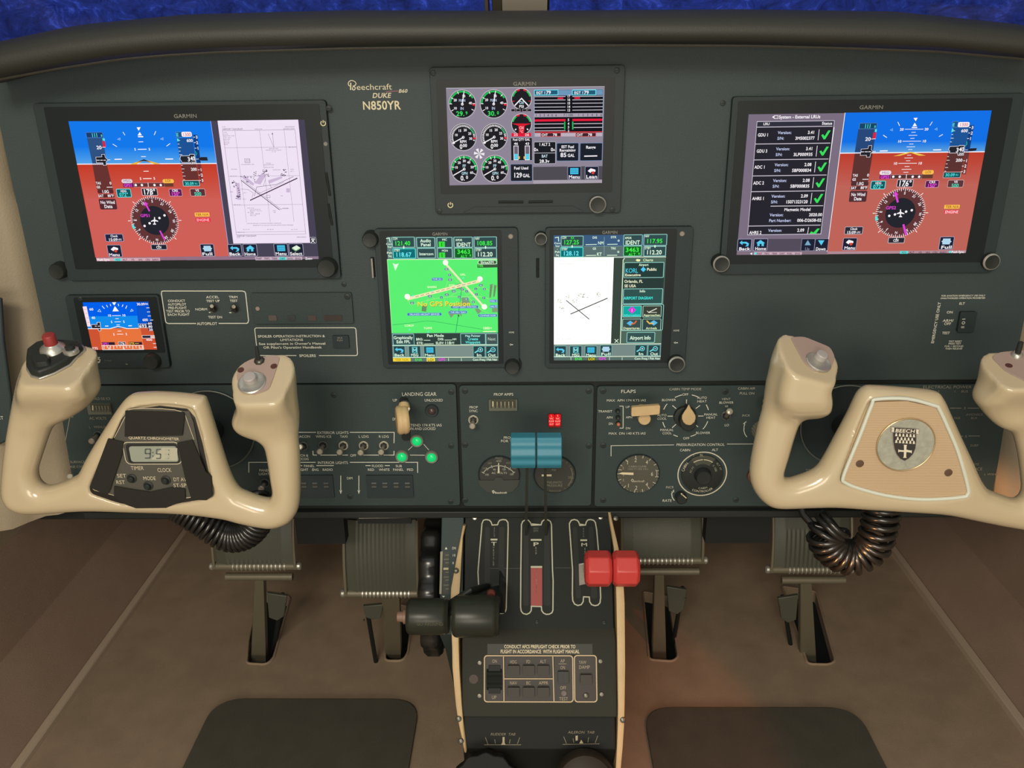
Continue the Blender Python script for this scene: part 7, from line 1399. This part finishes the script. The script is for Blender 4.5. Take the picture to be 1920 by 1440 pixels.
# elevator trim box + wheel
bx0 = onY(826,1040,-.02).x; bx1 = onY(866,1040,-.02).x
eb = thing('elevator_trim_unit', 'dark elevator trim indicator box on the left side of the pedestal', 'indicator', (bx0, 0, -.6)); TP = Plane((0,-.004,-.495),(1,0,0),(0,.042,.058))
t0 = TP.hit(846, 968); t1 = TP.hit(846, 1190); mb = MB(); mb.prism([Vector((TP.hit(826,1075).x, y, z)) for y, z in ((t0.y,t0.z),(t1.y,t1.z),(t1.y+.05,t1.z-.06),(.06,-.80),(.06,t0.z))], (TP.hit(868,1075).x-TP.hit(826,1075).x, 0, 0), M_SUB); mb.build('indicator_box', eb, bevel=.001)
Q = Pen(TP, ink, .0003); Q.z(600,940,4.5); Q.rect((40,42,36), 1040, 425, 1088, 785, 1); Q.poly((150,146,122), [(1016,425),(1036,422),(1026,782),(1008,782)], 2); 
for k, y in enumerate((455,490,520,565,600,640,665,708,740)): Q.line((128,122,98), [(1044 if k % 2 else 1058, y),(1088, y-2)], 5, 2)
Q.rect((190,176,140), 1042, 560, 1084, 578, 3); Q.poly(INK, [(1054,406),(1076,406),(1064,384)], 2); Q.poly(INK, [(1030,798),(1056,798),(1042,812)], 2)
Q.text(INK, 'DN', 1132, 396, 22, 34); Q.text(INK, '10', 1130, 456, 20, 28); Q.text(INK, '0', 1124, 521, 20); Q.build('lettering', eb)
ct = onY(808, 1110, -.035); tw = thing('elevator_trim_control', 'large black knobbed elevator trim wheel beside the pedestal', 'wheel', tuple(ct))
top = onY(808, 975, ct.y+.035); Rw = .083; mb = MB(); cw = onY(807, 1112, -.02); cw = Vector((cw.x, .030, cw.z-.02)); seg = 96; pr = []
for k in range(seg): a = 2*math.pi*k/seg; pr.append((a, Rw*(1+.045*math.cos(a*14))))
W2 = .0115; rows = [(-W2,.80),(-W2,.95),(-W2*.6,1.0),(W2*.6,1.0),(W2,.95),(W2,.80)]; vs = []
for a, r in pr:
    for dx, k in rows: vs.append(cw+Vector((dx, -math.cos(a)*r*k, math.sin(a)*r*k)))
nr = len(rows); mb.add(vs, [(i*nr+k, i*nr+(k+1) % nr, ((i+1) % seg)*nr+(k+1) % nr, ((i+1) % seg)*nr+k) for i in range(seg) for k in range(nr)], M_RUB); mb.build('wheel_rim', tw, smooth=60)
mb = MB(); mb.lathe(cw-Vector((.004,0,0)), (1,0,0), [(0,.070),(.008,.070)], M_BLK, 40); mb.build('wheel_disc', tw)
# throttle levers with black barrel knobs
def barrel(name, label, x0, x1, y0, y1, Y, m, end=None):
    a = onY(x0, (y0+y1)/2, Y); b = onY(x1, (y0+y1)/2, Y); r = (y1-y0)/2*mpp(a)*.98; t = thing(name, label, 'lever', tuple((a+b)/2)); L_ = b.x-a.x; mb = MB()
    mb.lathe(Vector((a.x, Y, (a.z+b.z)/2)), (1,0,0), [(0,r*.55),(0,r*.86),(L_*.05,r*.97),(L_*.1,r),(L_*.86,r),(L_*.92,r*.92),(L_*.95,r*.98),(L_,r*.9),(L_,r*.4)], m, 40); mb.build('knob', t); return t, Vector((a.x, Y, (a.z+b.z)/2)), r, L_
GLB = pmat('glossy_black_knob', (42,44,37), .33, spec=.35)
t, a, r, L_ = barrel('throttle_lever', 'left black barrel throttle knob with a small pale end button', 764, 842, 1122, 1190, -.135, GLB)
mb = MB(); mb.lathe(a, (-1,0,0), [(-.001,.0075),(.004,.0075),(.0045,.0055),(.010,.0052),(.0108,.004)], pmat('button_pink', (128,100,84), .5), 20); pl(mb.build('push_button', t), 'pale pinkish end button')
Q = Pen(Plane((0, a.y-r*.86, a.z-r*.50), (1,0,0), (0,-.5,.86)), ink, .0002); Q.text((96,96,78), 'GO AROUND', 806, 1168.5, 6, 50, bold=True); Q.build('lettering', t)
s0 = PA.hit(914, 1100); mb = MB(); e = onY(843, 1150, -.128); mb.tube([s0-PA.n*.01, s0+PA.n*.012, onY(880,1108,-.10), onY(848,1128,-.106), e], [.0035]*5, M_BLK, 10); mb.build('lever_arm', t)
t, a, r, L_ = barrel('throttle_lever', 'right black barrel throttle knob at the edge of the pedestal', 849, 936, 1116, 1195, -.140, GLB)
mb = MB(); mb.prism([PA.hit(884,1110)+PA.n*.004, PA.hit(944,1095)+PA.n*.004, onY(938,1140,-.138), onY(868,1130,-.138)], PA.n*.004, M_BLK); mb.build('lever_arm', t, bevel=.0005)
mb = MB(); mb.prism([PA.hit(936,1070)+PA.n*.002, PA.hit(946,1090)+PA.n*.002, onY(944,1150,-.13), onY(934,1150,-.13)], (.0016,0,0), M_BLK); mb.build('lever_blade', t)
mb = MB(); mb.lathe(onY(921,1112,-.125), (0,-1,0), [(0,.0045),(.003,.004)], pmat('dull_red', (96,46,36), .5), 16); mb.build('red_stud', t)
# propeller levers
for lab, x0, x1, sx in (('left blue ribbed propeller lever grip', 957.5, 1004, 986), ('right blue ribbed propeller lever grip', 1006.5, 1053, 1024)):
    Y = -.085; a = onY(x0, 816, Y); b = onY(x1, 816, Y); zt = a.z; zb = onY(x0, 873, Y).z; t = thing('propeller_lever', lab, 'lever', ((a.x+b.x)/2, Y, zb)); H_ = zt-zb
    prof = []; N = 28
    for k in range(N+1):
        f = k/N; d = .0016*(.5-.5*math.cos(2*math.pi*f*3.0))+.005*math.sin(math.pi*f); prof.append((Y-.006-d, zt-H_*f))
    prof += [(Y+.007, zb), (Y+.009, (zt+zb)/2), (Y+.007, zt)]
    mb = MB(); mb.prism([Vector((a.x, y, z)) for y, z in prof], (b.x-a.x, 0, 0), M_BLUE); mb.build('grip', t, bevel=.0008, smooth=50)
    base = PA.hit(sx, 1012); top_ = Vector(((a.x+b.x)/2+(.004 if x0 < 1000 else -.004), Y+.004, zb+.004)); mb = MB()
    m1 = base+(top_-base)*.5+Vector((0,-.004,0)); w = .0015
    for p, q in ((base-PA.n*.01, m1), (m1, top_)): mb.prism([p-Vector((w,0,0)), p+Vector((w,0,0)), q+Vector((w,0,0)), q-Vector((w,0,0))], (0,.006,0), M_DSTEEL if 0 else pmat('lever_arm_grey', (66,70,62), .4, metal=.4))
    mb.build('lever_arm', t)
# mixture levers
for lab, x0, x1 in (('left red faceted mixture lever knob', 1096, 1146.5), ('right red faceted mixture lever knob', 1147.5, 1198)):
    Y = -.105; a = onY(x0, 1066, Y); b = onY(x1, 1066, Y); L_ = b.x-a.x; r = 33*mpp(a); t = thing('mixture_lever', lab, 'lever', tuple((a+b)/2)); mb = MB(); seg = 8
    ax = Vector((1,0,0)); rings = [(0,.78),(.13,1.0),(.87,1.0),(1,.78)]; vs = []
    for f, k in rings:
        for j in range(seg): an = 2*math.pi*(j+.5)/seg; vs.append(a+ax*L_*f+Vector((0, math.cos(an), math.sin(an)))*r*k*1.04)
    fs = [(i*seg+j, i*seg+(j+1) % seg, (i+1)*seg+(j+1) % seg, (i+1)*seg+j) for i in range(3) for j in range(seg)]+[tuple(range(seg)), tuple(3*seg+j for j in range(seg))]
    mb.add(vs, fs, M_RED); mb.build('knob', t, bevel=.0011, smooth=20)
    if x0 < 1100:
        mb = MB(); q = [onY(*p, -.088) for p in ((1085,1058),(1100,1056),(1104,1094),(1086,1098))]; mb.prism(q, (0,.0015,0), M_STEEL); mb.build('lever_plate', t, bevel=.0003)
        mb = MB(); mb.tube([PA.hit(1098,1085)-PA.n*.01, onY(1099,1070,-.09)], [.003,.003], M_DSTEEL, 10); mb.build('lever_arm', t)
    else:
        mb = MB(); mb.tube([PA.hit(1126,1085)-PA.n*.01, onY(1142,1074,-.09)], [.003,.003], M_DSTEEL, 10); mb.build('lever_arm', t)
# ================================================================== RUDDER PEDALS
def pedal(label, x0, x1, ytop, ybar, y2, arm, hub, Yb, second=True, brk=1, ribs=13, bs=1.):
    """x0..x1 px width of plate, ybar px of lower bar; Yb world y of bar"""
    A = onY(x0, ybar, Yb); B = onY(x1, ybar, Yb); w = B.x-A.x; xc = (A.x+B.x)/2; t = thing('rudder_pedal', label, 'pedal', (xc, Yb+.05, ZF))
    zb = (A.z+B.z)/2; zt = onY((x0+x1)/2, ytop, Yb+.035).z; H_ = zt-zb; rows = []; N = 12
    for k in range(N+1):
        f = k/N; y = Yb-.004-.018*math.sin(math.pi*min(f*1.02, 1)*.62)+f*.045; rows.append((y, zb+H_*f))
    mb = MB(); vs = []; cols = [0,.12]+[.12+.76*(j/(ribs*2)) for j in range(1, ribs*2)]+[.88,1]; nc = len(cols)
    for y, z in rows:
        for j, u in enumerate(cols):
            rib = .0009 if (1 < j < nc-2 and j % 2 == 0) else 0; edge = -.002 if j in (0, nc-1) else 0; vs.append((A.x+w*(.03+.94*u), y-rib-edge, z))
    mb.add(vs, [(i*nc+j, i*nc+j+1, (i+1)*nc+j+1, (i+1)*nc+j) for i in range(N) for j in range(nc-1)], M_PRUB)
    b = len(mb.v); mb.add([(x, y+.006, z) for x, y, z in vs], [(i*nc+j, (i+1)*nc+j, (i+1)*nc+j+1, i*nc+j+1) for i in range(N) for j in range(nc-1)], M_PRUB); mb.build('foot_plate', t, smooth=30)
    for s, xx in ((-1, A.x), (1, B.x)):
        mb = MB(); mb.tube([(xx+s*-.0015, y-.0015, z) for y, z in rows], .0022, M_PEDAL, 8); mb.build('side_rail', t)
    mb = MB(); mb.tube([A+Vector((-.002,0,0)), B+Vector((.002,0,0))], .0062, M_PEDAL, 16)
    mb.build('lower_bar', t)
    mb = MB()
    for j in range(ribs):
        xx = A.x+w*(.24+.62*j/(ribs-1)); mb.lathe((xx-.0009, A.y, zb), (1,0,0), [(0,.0072),(.0018,.0072)], M_STEEL, 14)
    mb.build('grip_ridges', t, kind='stuff')
    for xx, s in ((A.x-.003,-1), (B.x+.003,1)):
        mb = MB(); mb.lathe((xx, A.y, zb), (s,0,0), [(-.002,.0062),(.002,.006),(.004,.004)], M_STEEL, 14); mb.build('end_nut', t)
    bz = zb
    if second:
        C = onY(x0+22, y2, Yb+.012); D = onY(x1-8, y2, Yb+.012); mb = MB(); mb.tube([C, D], .0058, M_PEDAL, 14); mb.build('cross_tube', t); bz = (C.z+D.z)/2
    (ax0, ay0, w0), (ax1, ay1, w1) = arm; T = onY(ax0, ay0, Yb+.012); U = onZ(ax1, ay1, ZF-.03); k0 = w0/2*mpp(T); k1 = w1/2*mpp(U); mb = MB()
    mb.prism([T+Vector((-k0,0,.004)), T+Vector((k0,0,.004)), U+Vector((k1,0,0)), U+Vector((-k1,0,0))], (0,.014,-.003), M_PEDAL); mb.build('arm', t, bevel=.002)
    # brake link bracket beside the arm
    s = brk; q = [onY(ax0+s*p[0], ay0+8+p[1]*bs, Yb+.03) for p in ((14,14),(52,20),(46,58),(34,66),(18,60))]; mb = MB(); mb.prism(q, (0,.006,0), M_PRUB); mb.build('bracket', t, bevel=.001)
    mb = MB(); E_ = onY(ax0+s*44, ay0+24, Yb+.04); F_ = onY(ax0+s*26, ay0+130, Yb+.10); mb.tube([E_, F_], .0035, M_DEEP, 8); mb.build('brake_link', t)
    mb = MB(); mb.lathe(onY(ax0+s*49, ay0+44, Yb+.028), (0,-1,0), [(0,.0016),(.002,.0012)], M_CHROME, 8); mb.build('pin', t); return t
pedal('far left rudder pedal under the left coiled cord', 402, 557, 935, 1061, 1081, ((486,1090,17),(484,1246,30)), 0, .20, True, 1)
pedal('rudder pedal just left of the trim wheel, pushed nearest', 648, 787, 968, 1112, 1112, ((732,1118,34),(737,1242,30)), 0, .15, False, -1, bs=.55)
pedal('rudder pedal just right of the pedestal, behind the red knobs', 1163, 1318, 945, 1050, 1071, ((1236,1078,17),(1236,1240,27)), 0, .215, True, 1)
pedal('far right rudder pedal under the right coiled cord', 1443, 1592, 935, 1067, 1087, ((1511,1094,20),(1516,1246,30)), 0, .20, True, -1)
# dark bracket of the left-centre pedal top
t = thing('vent_louver', 'small bright-edged louver slot above the left-centre pedal', 'vent', tuple(onY(722, 970, .10))); mb = MB()
for k in range(3):
    a = onY(673, 963.5+k*4, .02); b = onY(768, 962+k*4, .02); mb = MB(); mb.tube([a, b], .0011, M_STEEL if k == 0 else M_DSTEEL, 8); mb.build('slat', t)
mb = MB(); a = onY(670, 962, .024); b = onY(772, 980, .024); mb.box((a+b)/2, (b.x-a.x, .004, a.z-b.z), M_DEEP); mb.build('backing', t)
# light floor board strip beside the trim wheel top
a = onZ(787, 1070, ZF) 
for o in [o for o in bpy.data.objects if o.type == 'MESH' and len(o.data.polygons) == 0]: bpy.data.objects.remove(o)

# ---- groups for repeated things
GR = {'toggle_switch': 'lever switches on the panels', 'indicator_lamp': 'round indicator lamps on the subpanels', 'rudder_pedal': 'rudder pedals', 'throttle_lever': 'throttle levers', 'propeller_lever': 'propeller levers', 'mixture_lever': 'mixture levers',
      'flight_display': 'wide flight displays', 'navigation_unit': 'navigation units', 'control_yoke': 'control yokes', 'floor_mat': 'floor mats', 'coiled_cord': 'coiled yoke cords', 'round_gauge': 'round gauges on the subpanels', 'edge_meter': 'small rectangular meters',
      'warning_light': 'red vacuum warning lights', 'dimmer_block': 'dimmer thumbwheel blocks', 'switch_panel': 'lower subpanels', 'side_console': 'side console plates', 'tab_trim_control': 'trim tab controls at the pedestal foot', 'rotary_knob': 'rotary knobs on the right subpanel'}
for o in bpy.data.objects:
    if o.parent is None and 'category' in o.keys():
        k = o.name.split('.')[0]
        if k in GR: o['group'] = GR[k]
